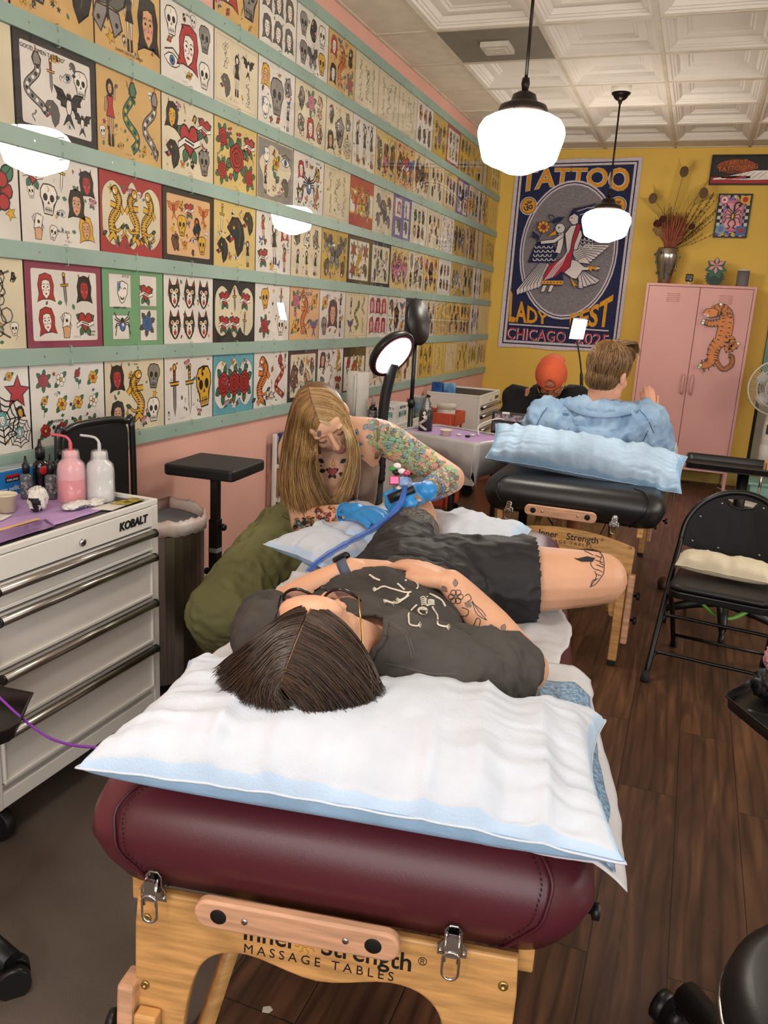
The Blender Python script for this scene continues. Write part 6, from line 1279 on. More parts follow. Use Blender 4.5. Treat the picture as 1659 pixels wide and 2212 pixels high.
one(MB().tube(smooth_path([(2.35, 7.9, .01), (2.42, 7.8, .01), (2.5, 7.7, .04), (2.56, 7.62, .16), (2.6, 7.5, .3)], 8), .004, 6), 'power_cord', mat('white_plastic'), 'pale power cord rising from the floor to the fan column', 'cord')
one(MB().tube(smooth_path([(1.55, 8.0, .008), (1.7, 7.95, .008), (1.9, 7.9, .008), (2.1, 8.02, .008)], 8), .004, 6), 'floor_cable', blackp, 'dark cable along the floor under the pink locker', 'cable')
# stool and tray cut by the right edge
t = thing('rolling_stool', 'black rolling stool cut off at the lower right corner', 'stool', (2.415, 1.16, 0))
MB().lathe([(0, .40), (.21, .40), (.235, .41), (.242, .435), (.235, .46), (.2, .478), (.1, .485), (0, .485)], 48).build('seat', blkv, t); MB().lathe([(.232, .408), (.244, .412), (.244, .424), (.232, .42)], 48).build('seat_rim', bars, t)
MB().cyl((0, 0, .12), (0, 0, .40), .028).build('column', blackp, t)
for k in range(5):
    a = math.radians(126+k*72); x, y = .46*math.cos(a), .46*math.sin(a)
    lg = MB().tube([(0, 0, .135), (x*.93, y*.93, .115)], [.036, .031], 10); o = lg.build('base_leg', blackp, t)
    q = MB()
    for s in (-1, 1): q.tube([(x+s*.006, y-s*.004, .036), (x+s*.026, y-s*.018, .036)], .034, 18)
    q.cyl((x*.95, y*.95, .05), (x*.93, y*.93, .10), .011); q.build('caster', blackp, o)
t = thing('equipment_tray', 'black rimmed tray at the right edge holding a black glove and a red cloth', 'tray', (2.36, 2.12, 0))
Cn = atz(.55, 1563, 1500); d1_ = (atz(.55, 1659, 1440)-Cn).normalized(); d2_ = (atz(.55, 1659, 1577)-Cn).normalized()
m = MB(); q0 = Cn; poly = [Cn+d1_*.02, Cn+d1_*.30, Cn+d1_*.30+d2_*.34, Cn+d2_*.34, Cn+d2_*.02, Cn+d2_*.003+d1_*.003]
cc = sum(poly, V((0, 0, 0)))/6
def ins(p, f, z): q = cc+(p-cc)*f; return V((q.x, q.y, z))
m.grid([[ins(p, .90, .525), ins(p, .93, .545), ins(p, .985, .552), ins(p, 1.0, .55), ins(p, .985, .546), ins(p, .93, .54), ins(p, .9, .519)] for p in poly+[poly[0]]]); m.add([ins(p, .9, .525) for p in poly], [list(range(6))]); m.add([ins(p, .9, .519) for p in poly], [list(range(6))])
m.build('tray', mat('black_tray_plastic'), t, world=True, bevel=.002)
pb_ = V((2.66, 2.10, 0)); MB().tube(smooth_path([V((cc.x-.05, cc.y, .514)), V((cc.x+.12, cc.y, .512)), V((2.62, 2.10, .50)), V((2.66, 2.10, .46)), V((2.66, 2.10, .05))], 6), .014, 10).cyl(pb_, pb_+V((0, 0, .03)), .15).build('stand', blackp, t, world=True)
crumple('crumpled black glove in the tray at the right edge', tuple(atz(.55, 1648, 1500)+V((.02, .02, -.02))), (.055, .06, .045), mat('black_glove', '121213', .45, bump=.2, bscale=60), 31, 'rubber_glove', 'glove')
crumple('red and white patterned cloth bunched behind the black glove', tuple(atz(.56, 1658, 1450)+V((.035, .03, -.015))), (.05, .045, .05), mat('red_white_cloth', 'd2384a', .7, var=.9, vscale=35, color2='d8d2da'), 37, 'cloth', 'cloth')
t = thing('equipment_tray', 'black tray corner at the left edge in front of the near tool chest', 'tray', (.70, 1.08, 0))
Cn = atz(.60, 26, 1572); m = MB()
poly = [Cn+V((0, .02, 0)), Cn+V((-.07, .13, 0)), Cn+V((-.35, .10, 0)), Cn+V((-.30, -.2, 0)), Cn+V((-.02, -.06, 0)), Cn+V((.0, -.01, 0))]; cc = sum(poly, V((0, 0, 0)))/6
m.grid([[ins(p, .88, .572), ins(p, .92, .592), ins(p, .98, .602), ins(p, 1.0, .60), ins(p, .98, .596), ins(p, .92, .587), ins(p, .88, .566)] for p in poly+[poly[0]]]); m.add([ins(p, .88, .572) for p in poly], [list(range(6))]); m.add([ins(p, .88, .566) for p in poly], [list(range(6))])
m.build('tray', mat('black_tray_plastic'), t, world=True)
MB().cyl((-.02, 0, .08), (-.02, 0, .57), .018).build('post', blackp, t)
cw = atz(.04, 28, 2105)-V((.70, 1.08, 0))
for k, p in enumerate((V((cw.x, cw.y, .07)), V((-.3, .12, .07)), V((-.1, -.3, .07)))):
    lg = MB().tube([(-.02, 0, .09), p], [.03, .024], 8).build('base_leg', blackp, t); q = MB()
    for s in (-1, 1): q.tube([p+V((s*.004, -s*.004, -.035)), p+V((s*.022, -s*.02, -.035))], .034, 18)
    q.build('caster', blackp, lg)
one(MB().tube(smooth_path([aty(1.16, -30, 1478), aty(1.14, 40, 1545), aty(1.10, 100, 1590), aty(1.06, 150, 1608), aty(1.02, 200, 1614), aty(.98, 240, 1617)], 8), .0028, 6), 'purple_cable', mat('purple_cable', '7d3aa8', .4), 'thin purple cable sagging from the left edge to under the large pillow', 'cable')
one(MB().prism([(0, 0), (.014, .003), (.018, .014), (.008, .02), (-.004, .012)], .0005, .0015, Matrix.Translation(atz(0, 566, 2187))), 'paper_scrap', mat('white_packet'), 'tiny white paper scrap on the plank floor under the burgundy table', 'scrap')
t = thing('shoe', 'brown leather shoe on the floor just behind the left leg of the folding chair', 'shoe', atz(0, 1432, 1272)); MB().ell((0, 0, .035), (.035, .075, .035), 16, 10).box((-.03, -.07, 0), (.03, .07, .012)).build('upper', mat('brown_leather', '4a3020', .5), t)
one(MB().tube(smooth_path([atz(.006, 437, 1405), atz(.006, 470, 1412), atz(.006, 500, 1430)], 6), .004, 6), 'floor_cable', blackp, 'black cable on the floor beside the steel trash can', 'cable')
# ============================================================ people
def skinm_(name, c, **k): return mat(name, c, .48, var=.05, vscale=7, bump=.05, bscale=120, sss=.12, **k)
def remesh(name, mb, mats, parent, voxel=.005, smooth=4, disp=None, fm=None, keep=None):
    o = mb.build(name, mats); m = o.modifiers.new('r', 'REMESH'); m.mode = 'VOXEL'; m.voxel_size = voxel; m.use_smooth_shade = True
    s = o.modifiers.new('s', 'SMOOTH'); s.factor = .5; s.iterations = smooth
    me = bpy.data.meshes.new_from_object(o.evaluated_get(bpy.context.evaluated_depsgraph_get())); od = o.data; bpy.data.objects.remove(o); bpy.data.meshes.remove(od)
    if disp:
        N = [v.normal.copy() for v in me.vertices]
        for v, n in zip(me.vertices, N): v.co += n*disp(v.co, n)
    if keep:
        bm = bmesh.new(); bm.from_mesh(me); bmesh.ops.delete(bm, geom=[v for v in bm.verts if not keep(v.co)], context='VERTS'); bm.to_mesh(me); bm.free()
    me.materials.clear()
    for q in (mats if isinstance(mats, (list, tuple)) else [mats]): me.materials.append(q)
    for p in me.polygons: p.use_smooth = True; p.material_index = fm(p.center, p.normal) if fm else 0
    bvh = BVHTree.FromPolygons([v.co.copy() for v in me.vertices], [list(p.vertices) for p in me.polygons])
    me.transform(MW[parent.name].inverted()); o = bpy.data.objects.new(name, me); COL.objects.link(o); o.parent = parent
    return o, bvh
def limb(mb, pts, rs, flat=1.0, up=None, n=6):
    sp = smooth_path(pts, n); k = len(sp)-1; rr_ = []
    for i in range(len(sp)):
        f = i/k*(len(rs)-1); j = min(int(f), len(rs)-2); rr_.append(rs[j]+(rs[j+1]-rs[j])*(f-j))
    mb.tube(sp, rr_, 16, flat=flat, upv=up); mb.ell(sp[0], (rr_[0]*.98,)*3, 14, 10); mb.ell(sp[-1], (rr_[-1]*.98,)*3, 14, 10); return mb
def ellm(mb, M, c, r, seg=18): return mb.ell(c, r, seg, 12, M=M)
def headm(c, F, U, s=1.0):
    F = V(F).normalized(); U = V(U); U = (U-F*U.dot(F)).normalized(); X = F.cross(U)
    return Matrix(((X.x*s, F.x*s, U.x*s, c[0]), (X.y*s, F.y*s, U.y*s, c[1]), (X.z*s, F.z*s, U.z*s, c[2]), (0, 0, 0, 1)))
def head(mb, M, jaw=1.0):
    for c, r in (((0, -.012, .03), (.074, .094, .085)), ((0, .03, -.03), (.058, .062, .084)), ((0, .06, -.098), (.026*jaw, .022, .02)), ((.03, .02, -.078), (.03*jaw, .045, .034)), ((-.03, .02, -.078), (.03*jaw, .045, .034)), ((.034, .06, -.03), (.024, .022, .025)), ((-.034, .06, -.03), (.024, .022, .025)),
                 ((.026, .078, .024), (.028, .013, .010)), ((-.026, .078, .024), (.028, .013, .010)), ((0, .066, .045), (.055, .026, .034)), ((.031, .074, .003), (.016, .012, .010)), ((-.031, .074, .003), (.016, .012, .010)),
                 ((0, .108, -.034), (.0115, .012, .0105)), ((.011, .1, -.037), (.0085, .01, .0075)), ((-.011, .1, -.037), (.0085, .01, .0075)), ((0, .088, -.066), (.023, .0105, .0065)), ((0, .087, -.075), (.018, .0105, .007)), ((0, .076, -.09), (.018, .012, .012)),
                 ((.077, -.012, -.012), (.009, .018, .031)), ((-.077, -.012, -.012), (.009, .018, .031))): ellm(mb, M, c, r)
    a = [M @ V(p) for p in ((0, .082, .02), (0, .094, -.004), (0, .107, -.03))]; s = M.to_scale().x; mb.tube(a, [.008*s, .009*s, .0115*s], 10)
def face_parts(M, parent, lipc='b8666a', browc='6a4a30', closed=True, iris='3a2a20'):
    s = M.to_scale().x
    for sx in (-1, 1):
        MB().ell((sx*.031, .0765, .002), (.0135, .0105, .0072), 16, 10, M=M).build('eyelid' if closed else 'eye', mat('eyelid_skin', 'c98a78', .5) if closed else mat('eye_white', 'd8d0c8', .2), parent, world=True)
        if not closed: MB().ell((sx*.031, .0845, .001), (.0055, .004, .0055), 12, 8, M=M).build('iris', mat('iris_'+iris, iris, .1), parent, world=True)
        MB().tube([M @ V(p) for p in ((sx*.019, .086, -.003), (sx*.031, .0885, -.006), (sx*.044, .081, -.003))], .0012, 5).build('eyelashes', mat('lash_black', '1a120e', .6), parent, world=True)
        MB().tube([M @ V(p) for p in ((sx*.013, .090, .021), (sx*.028, .0905, .027), (sx*.046, .078, .022))], [.0022, .0026, .0012], 6).build('eyebrow', mat('brow_'+browc, browc, .8), parent, world=True)
    m = MB(); m.ell((0, .0945, -.0655), (.019, .005, .004), 14, 8, M=M); m.ell((0, .0935, -.0745), (.016, .005, .0048), 14, 8, M=M); m.build('lips', mat('lips_'+lipc, lipc, .4), parent, world=True)
def hand(mb, W, X, N, side, curl=(.35, .4, .45, .5), thumb=.5, s=1.0, bend=.5, spread=1.0, grow=0.0):
    X = V(X).normalized(); N = V(N); N = (N-X*N.dot(X)).normalized(); S = X.cross(N)*side; W = V(W); tips = []
    L = (.072, .080, .074, .058); off = (.028, .0095, -.0095, -.027); kx = (.082, .086, .082, .074); R0 = (.0092, .0095, .009, .0078)
    for i in range(4):
        K = W+(X*kx[i]+S*off[i]*spread)*s+N*(.004-.004*abs(i-1.3))*s
        mb.tube([W+S*off[i]*.55*s, (W+K)/2+S*off[i]*.2*s, K], [(.0155+grow)*s, (.0145+grow)*s, (.0112+grow)*s], 10)
        a = curl[i]; p = K; pts = [K]; d = X
        for j, f in enumerate((.45, .32, .23)):
            a2 = a*(1, 1.9, 2.6)[j]; d = (X*math.cos(a2)-N*math.sin(a2)+S*(off[i]*2.2*(spread-.6))).normalized(); p = p+d*L[i]*f*s; pts.append(p)
        r = (R0[i]+grow)*s; mb.tube(smooth_path(pts, 4), [r*1.08]*4+[r]*5+[r*.88]*4, 10); mb.ell(pts[-1], (r*.9,)*3, 10, 8); mb.ell(K, (r*1.15,)*3, 10, 8); tips.append(pts[-1])
    B = W+(X*.022+S*.022)*s-N*.004*s; d1 = (X*.72+S*.62*thumb*1.6-N*.25).normalized(); d2 = (X*.9+S*.25*thumb-N*.3).normalized()
    p1 = B+d1*.042*s; p2 = p1+d2*.03*s; p3 = p2+d2*.022*s; r = (.0105+grow)*s
    mb.tube([W+S*.008*s, B, p1, p2, p3], [(.015+grow)*s, (.0165+grow)*s, r*1.1, r, r*.82], 10); mb.ell(p3, (r*.85,)*3, 10, 8); mb.ell(W+X*.012*s, ((.022+grow)*s,)*3, 10, 8)
    return tips+[p3]
def cast(bvh, px, py, off=.0012):
    d = (FW+(px-829.5)/FPX*RT-(py-1106)/FPX*UP).normalized(); h = bvh.ray_cast(CAM, d)
    if h[0] is None: return None
    n = h[1] if h[1].dot(d) < 0 else -h[1]; return h[0]+n*off
def ink(bvh, lines, w, mb, mi=0, off=.0010, closed=False, smooth=4):       # drawn lines laid on a body surface, w in pixels of the photo
    for pts in lines:
        sp = smooth_path(pts, smooth, closed) if smooth else [V((p[0], p[1], 0)) for p in pts]; q = strokes([(p.x, p.y) for p in sp], w, closed)
        for f in q:
            c = [cast(bvh, x, y, off) for x, y in f]
            if None in c or max((c[i]-c[i-1]).length for i in range(4)) > .03: continue
            mb.add(c, [(0, 1, 2, 3)], mi, True)
    return mb
def inkpoly(bvh, items, cx, cy, s, mb, mis, rot=0, off=.0010, sy=1.0):      # a drawn motif laid on a body surface
    prev = None; k = 0
    for c, p in xf(items, 0, 0, 1, rot):
        if c not in mis: continue
        if c != prev: k += 1; prev = c
        q = [cast(bvh, cx+x*s, cy-y*s*sy, off+k*.00004) for x, y in p]
        if None in q or max((q[i]-q[i-1]).length for i in range(len(q))) > .05: continue
        mb.add(q, [list(range(len(q)))], mis[c], True)
def hair(parent, name, guides, n, r, mats, seed, off=.004, wave=.002, seg=12, frizz=.15, tipscatter=.012, label=None, push=None):
    R = random.Random(seed); m = MB(); G = [smooth_path(g, 6) for g in guides]
    def samp(g, t): f = t*(len(g)-1); i = min(int(f), len(g)-2); return g[i].lerp(g[i+1], f-i)
    for k in range(n):
        u = R.random()*(len(G)-1); i = min(int(u), len(G)-2); f = u-i; e = V((R.gauss(0, 1), R.gauss(0, 1), R.gauss(0, 1)))*off*.55; ph = R.random()*6; ln = R.uniform(.86, 1.05) if R.random() > frizz else R.uniform(.55, 1.06); pts = []
        sc = V((R.gauss(0, 1), R.gauss(0, 1), R.gauss(0, .6)))*tipscatter
        for j in range(seg+1):
            t = min(j/seg*ln, 1.0); p = samp(G[i], t).lerp(samp(G[i+1], t), f)
            p = p+e*min(1, .25+t*1.5)+sc*t*t*t+V((math.sin(ph+t*7), math.cos(ph+t*6), math.sin(ph*2+t*8)))*wave*t
            if push: p = push(p)
            pts.append(p)
        rr_ = [r*R.uniform(.7, 1.2)*(.6+.6*math.sin(PI*min(1, .25+j/seg*.7)))*(1 if j < seg else .3) for j in range(seg+1)]
        m.tube(pts, rr_, 3, R.randrange(len(mats)), cap=False)
    return m.build(name, mats, parent, world=True)
def fur(parent, name, bvh, pole, zmin, n, length, r, mats, seed, M):
    R = random.Random(seed); m = MB(); Mi = M.inverted(); k = 0
    while k < n:
        d = V((R.gauss(0, 1), R.gauss(0, 1), R.gauss(0, 1))).normalized(); h = bvh.ray_cast(M @ (V((0, -.01, .03))+d*.4), (M.to_3x3() @ -d).normalized()); k += 1
        if h[0] is None or (Mi @ h[0]).z < zmin or (Mi @ h[0]).y > .10: continue
        p = h[0]; pts = [p]; cur = 0
        for j in range(6):
            q = bvh.find_nearest(p); nn = q[1]; t = (q[0]-pole); t = (t-nn*t.dot(nn)); t = t.normalized() if t.length > 1e-4 else V((0, 0, -1)); g = V((0, 0, -1)); g = g-nn*g.dot(nn); t = (t+g*.5+nn.cross(t)*.25*fbm(tuple(q[0]*25), 1, 2)).normalized(); p = q[0]+t*length/6; q = bvh.find_nearest(p); p = q[0]+q[1]*(.0012+.0035*math.sin(PI*(j+1)/7)*R.random()+.0005*j); pts.append(p)
        m.tube(pts, [r, r, r, r, r*.8, r*.6, r*.2], 3, R.randrange(len(mats)), cap=False)
    return m.build(name, mats, parent, world=True)
def sheet_of(parent, name, guides, mt, lift=-.004, thick=.012, center=None):
    G = [smooth_path(g, 5) for g in guides]; n = min(len(g) for g in G); P = []
    for i in range(len(G)-1):
        for q in range(6 if i < len(G)-2 else 7):
            f = q/6; row = []
            for j in range(17):
                t = j/16; a = G[i]; b = G[i+1]; fa = t*(len(a)-1); ia = min(int(fa), len(a)-2); fb = t*(len(b)-1); ib = min(int(fb), len(b)-2)
                p = a[ia].lerp(a[ia+1], fa-ia).lerp(b[ib].lerp(b[ib+1], fb-ib), f)
                if center is not None: p = p+(center-p).normalized()*(-lift)
                row.append(p)
            P.append(row)
    m = MB().grid(P); return m.build(name, mt, parent, world=True, solid=thick)
tatk = mat('tattoo_black', '2c2a2c', .6, var=.1); tatg = mat('tattoo_grey', '857668', .6); tatr = mat('tattoo_red', 'a8484a', .6); tato = mat('tattoo_orange', 'c8803e', .6); tatt = mat('tattoo_teal', '8cc0a8', .6); tatb = mat('tattoo_blue', '7f9cae', .6); taty = mat('tattoo_yellow', 'd6cc8c', .6); tatgr = mat('tattoo_green', 'a2bf8c', .6); tatp = mat('tattoo_pink', 'd8a898', .6)
TAT = [tatk, tatg, tatr, tato, tatt, tatb, taty, tatgr, tatp]
MI = {'K': 0, 'A': 0, 'N': 1, 'R': 2, 'O': 3, 'G': 4, 'B': 5, 'Y': 6, 'C': 4, 'P': 8}
MIB = {'K': 0, 'G': 1, 'A': 1, 'N': 1, 'B': 1}
# ------------------------------------------------------------ the client lying on the burgundy table
skin1 = skinm_('fair_skin', 'd8a584')
P1 = thing('person', 'person with brown hair and glasses lying on the burgundy table, hands folded on grey T-shirt', 'person', (1.47, 1.5, .73))
HM1 = headm((1.495, 1.106, .876), (-.168, .513, .842), (.012, -.853, .522), 1.0)
shR1, shL1, elR1, elL1, wrR1, wrL1 = V((1.335, 1.265, .805)), V((1.655, 1.262, .812)), V((1.215, 1.44, .775)), V((1.785, 1.43, .782)), V((1.385, 1.505, .892)), V((1.612, 1.475, .912))
b = MB(); head(b, HM1); limb(b, [(1.503, 1.19, .872), (1.512, 1.25, .835)], [.05, .055]); ellm(b, None, (1.505, 1.33, .805), (.165, .11, .075)); ellm(b, None, (1.495, 1.44, .805), (.155, .13, .095)); ellm(b, None, (1.475, 1.62, .80), (.145, .15, .085)); ellm(b, None, (1.455, 1.79, .80), (.16, .12, .088))
limb(b, [(1.40, 1.26, .82), shR1, elR1], [.05, .056, .041]); limb(b, [(1.60, 1.25, .82), shL1, elL1], [.05, .056, .042])
limb(b, [elR1, (elR1+wrR1)/2+V((0, 0, .003)), wrR1], [.042, .037, .026]); limb(b, [elL1, (elL1+wrL1)/2+V((.006, 0, .0)), wrL1], [.044, .039, .027])
hand(b, wrR1, (.97, .14, .05), (.1, -.35, .93), 1, (.12, .12, .14, .16), .75, 1.02, spread=.95)
hand(b, wrL1, (-.86, .46, .10), (.15, .1, .98), -1, (.28, .3, .3, .32), .35, 1.04)
hpR, knR, akR = V((1.385, 1.83, .805)), V((1.300, 2.20, .838)), V((1.205, 2.54, .785)); hpL, knL, akL = V((1.525, 1.82, .80)), V((1.862, 1.94, .825)), V((1.56, 2.10, .775))
limb(b, [hpR, (hpR+knR)/2, knR], [.085, .074, .06]); limb(b, [knR, (knR+akR)/2+V((0, 0, -.005)), akR], [.06, .052, .038]); limb(b, [akR, akR+V((-.09, .05, .03))], [.04, .03])
limb(b, [hpL, (hpL+knL)/2, knL], [.09, .083, .064]); limb(b, [knL, (knL+akL)/2, akL], [.06, .052, .038]); limb(b, [akL, akL+V((-.14, .02, .01))], [.04, .03])
body1, bv1 = remesh('body', b, skin1, P1, .0042, 3)
face_parts(HM1, P1, 'b0605e', '5a4030')
# T-shirt
def cloth_disp(sc, amp, ax=(1, 1, 1), seed=0):
    def f(c, n):
        p = V((c.x*ax[0], c.y*ax[1], c.z*ax[2])); a = fbm(p*sc+V((seed, 0, 0)), 1, 3); return max(-.25*amp, amp*(.7-1.7*abs(a))+amp*.75*(.3-abs(fbm(p*sc*2.3+V((4, 0, 0)), 1, 2)))+amp*.12*fbm(p*sc*6, 1, 2))
    return f
teem = mat('washed_black_cotton', '4b4743', .9, var=.22, vscale=5, bump=.25, bscale=350, color2='35322f')
b = MB(); ellm(b, None, (1.505, 1.335, .812), (.180, .118, .085)); ellm(b, None, (1.497, 1.44, .812), (.168, .14, .104)); ellm(b, None, (1.48, 1.59, .806), (.158, .12, .090))
limb(b, [(1.40, 1.27, .825), shR1+V((0, 0, .003)), shR1.lerp(elR1, .62)], [.062, .07, .066]); limb(b, [(1.58, 1.27, .826), shL1+V((0, 0, .003)), shL1.lerp(elL1, .35), shL1.lerp(elL1, .74)], [.078, .082, .080, .070])
NK = V((1.512, 1.222, .872))
tee, bvt = remesh('t_shirt', b, teem, P1, .005, 5, cloth_disp(8, .014, (1, 1.5, 1), 3), keep=lambda c: (c-NK).length > .058)
nk = []
for i in range(36):
    a = 2*PI*i/36; p = NK+V((.064*math.cos(a), .056*math.sin(a), 0)); h = bvt.find_nearest(p); nk.append(h[0]+h[1]*.002)
MB().tube(nk, .0055, 8, closed=True).build('collar', teem, tee, world=True)
bone = mat('cream_print', 'd8d0be', .8); m = MB()
q5 = lambda pts: [(860+x/5.53, 1180+y/5.53) for x, y in pts]; q4 = lambda pts: [(680+x/4.367, 1020+y/4.367) for x, y in pts]
ink(bvt, [q5([(225, 700), (130, 800), (125, 870), (140, 940), (230, 960)]), q5([(405, 720), (460, 820), (470, 880), (480, 940), (570, 965)]), q5([(370, 570), (440, 600), (520, 650), (560, 720)]), q5([(0, 660), (90, 610), (130, 550)]),
          q4([(590, 1110), (650, 1080), (730, 1100), (880, 1135), (970, 1090), (940, 1030), (850, 1020)]), q4([(890, 1160), (850, 1190), (770, 1240), (680, 1220)]), q4([(780, 1050), (850, 1110)]), q4([(515, 970), (560, 1000), (620, 1020)])], 3.4, m, 0, .0014)
for px_, py_, dx, dy in ((230, 950, 1, -.4), (570, 960, 1, .5), (20, 640, -1, .6)):
    for k in range(4): a = k*.5-.7; ink(bvt, [q5([(px_, py_), (px_+dx*50*math.cos(a), py_+50*math.sin(a)+dy*20)])], 1.6, m, 0, .0014, smooth=0)
for x, y in ((590, 1110), (770, 1240), (690, 1215)):
    for k in range(4): a = 2.4+k*.5; ink(bvt, [q4([(x, y), (x+45*math.cos(a), y+30*math.sin(a))])], 1.8, m, 0, .0014, smooth=0)
for k in range(5): ink(bvt, [q5([(262+k*4, 620+k*22), (300, 605+k*22), (338, 640+k*16)]), q5([(352, 645+k*16), (395, 640+k*14), (432, 650+k*13)])], 2.0, m, 0, .0014)
ink(bvt, [q5([(345, 600), (345, 720)])], 3, m, 0, .0014, smooth=0)
inkpoly(bvt, [('W', circ(0, 0, 1, 14, .8)), ('K', circ(-.3, .1, .22, 8)), ('K', circ(.35, .1, .22, 8)), ('K', circ(0, -.3, .13, 6)), ('K', rect(.8, .1, 0, -.6))], 913, 1320, 11, m, {'W': 0, 'K': 1}, 3.0, .0014)
m.build('skeleton_print', [bone, mat('print_gap', '2b2927', .9)], tee, world=True)
st = MB(); ink(bvt, [[(812, 1348), (850, 1352), (878, 1375), (890, 1420)], [(835, 1432), (870, 1440), (930, 1455), (985, 1455)], [(845, 1345), (880, 1368), (896, 1415)]], 1.3, st, 0, .001); st.build('stitching', mat('seam_thread', '6a6560', .9), tee, world=True)
# shorts
shm = mat('black_nylon', '1f1e20', .6, var=.12, bump=.12, bscale=150)
b = MB(); ellm(b, None, (1.462, 1.76, .805), (.176, .135, .096)); ellm(b, None, (1.468, 1.66, .80), (.166, .06, .094)); limb(b, [hpR, hpR.lerp(knR, .3), hpR.lerp(knR, .56)], [.102, .088, .082]); limb(b, [hpL+V((-.02, 0, 0)), hpL.lerp(knL, .28), hpL.lerp(knL, .50)], [.108, .106, .106])
sho, bvs = remesh('shorts', b, shm, P1, .0052, 4, cloth_disp(8, .008, (1, 1.3, 1.5), 8), keep=lambda c: (c-hpL).dot((knL-hpL).normalized()) < .200 and (c-hpR).dot((knR-hpR).normalized()) < .160)
MB().tube([bvs.find_nearest(V((1.462+.19*math.cos(a), 1.668+.03*math.sin(a*2)*.2, .80+.12*math.sin(a))))[0] for a in [PI*i/24 for i in range(25)]], .006, 6).build('waistband', shm, sho, world=True)
b = MB(); limb(b, [hpR.lerp(knR, .3), hpR.lerp(knR, .80)], [.088, .0740]); remesh('grey_liner_shorts', b, mat('heather_grey_knit', '77746f', .9, var=.4, vscale=120, bump=.4, bscale=200), P1, .005, 3, keep=lambda c: (c-hpR).dot((knR-hpR).normalized()) < .255)
b = MB(); limb(b, [akL+V((.02, 0, 0)), akL, akL+V((-.10, .015, .01)), akL+V((-.16, .02, .005))], [.045, .047, .04, .034]); remesh('sock', b, mat('heather_grey_knit'), P1, .005, 3)
# watch
wp = elR1.lerp(wrR1, .96); ax = (wrR1-elR1).normalized(); Mw = frame(wp, ax.cross(V((0, 0, 1))), ax.cross(ax.cross(V((0, 0, 1)))))
wt = MB().lathe([(.0285, -.011), (.0305, -.011), (.031, 0), (.0305, .011), (.0285, .011)], 32, M=frame(wp, ax.cross(V((0, 0, 1))), (ax.cross(V((0, 0, 1)))).cross(ax)*-1), cap=False).build('watch_strap', mat('slate_blue_strap', '4a5568', .6), P1, world=True)
wdir = (V((-.25, .35, .9))-ax*V((-.25, .35, .9)).dot(ax)).normalized(); Mf = frame(wp+wdir*.033, ax, wdir.cross(ax)); MB().prism(rbox_poly(.036, .032, .008), -.005, .005, Mf).build('watch_face', mat('black_glass', '0c0d10', .08, coat=.5), P1, world=True, bevel=.002)
# tattoos on the left arm and knee
m = MB()
flw = lambda n: [('N', circ(.62*math.cos(2*PI*i/n), .62*math.sin(2*PI*i/n), .36, 9)) for i in range(0)]+[('K', q) for i in range(n) for q in strokes(circ(.58*math.cos(2*PI*i/n), .58*math.sin(2*PI*i/n), .36, 10), .09, True)]+[('K', circ(.3*math.cos(2*PI*i/n+.4), .3*math.sin(2*PI*i/n+.4), .08, 6)) for i in range(n)]+[('A', circ(0, 0, .18, 8))]
inkpoly(bv1, flw(6), 985, 1289, 17, m, MIB)
for x, y, a in ((966, 1278, 2.3), (984, 1268, 1.6), (1004, 1302, -.5), (970, 1300, 3.5)): inkpoly(bv1, leaf(0, 0, 1, 0, 'G', .3), x, y, 17, m, MIB, a)
ink(bv1, [[(1004, 1288), (1012, 1284), (1018, 1294), (1010, 1300)], [(1020, 1298), (1034, 1320), (1052, 1340)], [(1020, 1298), (1030, 1326), (1052, 1340)], [(1016, 1300), (1040, 1318), (1050, 1332)], [(990, 1330), (1008, 1330), (1012, 1318), (998, 1312)], [(1006, 1348), (1022, 1352), (1030, 1336), (1038, 1340), (1034, 1360), (1044, 1368)],
          [(1004, 1362), (1016, 1374), (1034, 1382)], [(1010, 1384), (1030, 1394), (1042, 1390)], [(1098, 1430), (1112, 1434), (1118, 1446)], [(1090, 1418), (1108, 1420), (1120, 1432)]], 1.6, m, 0)
inkpoly(bv1, [('K', q) for q in strokes(rbox_poly(1.9, 1.2, .3), .12, True)]+[('K', q) for y in (-.25, 0, .25) for q in strokes([(-.6, y), (.6, y)], .12)], 1056, 1360, 12, m, MIB, .5)
inkpoly(bv1, flw(6), 1076, 1382, 18, m, MIB)
for x, y, a in ((1052, 1376, 3.0), (1076, 1402, -1.6), (1092, 1396, -.8), (1084, 1364, 1.2)): inkpoly(bv1, leaf(0, 0, 1, 0, 'G', .3), x, y, 17, m, MIB, a)
inkpoly(bv1, [('A', [(-1, -1.2), (1, -1.4), (1.2, .2), (.3, 1.2), (-.9, .6)]), ('K', rect(1.6, .3, 0, .2)), ('K', rect(1.4, .3, 0, -.5))], 994, 1332, 9, m, MIB, .3)
for pts in ([(1232, 1182), (1262, 1180), (1290, 1192), (1284, 1206), (1262, 1198)], [(1242, 1208), (1268, 1202), (1286, 1206), (1280, 1214), (1256, 1214)]):
    q = [cast(bv1, x, y, .001) for x, y in pts]
    if None not in q: m.add(q, [list(range(len(q)))], 0, True)
ink(bv1, [[(1284, 1192), (1298, 1196), (1304, 1210), (1304, 1236), (1296, 1250)], [(1284, 1206), (1276, 1216), (1280, 1226), (1290, 1232)], [(1284, 1234), (1288, 1246), (1276, 1266)], [(1296, 1250), (1286, 1262), (1274, 1268)], [(1286, 1200), (1300, 1206)], [(1286, 1210), (1302, 1216)], [(1288, 1220), (1303, 1226)], [(1290, 1230), (1301, 1236)], [(1288, 1240), (1298, 1244)]], 1.6, m, 0)
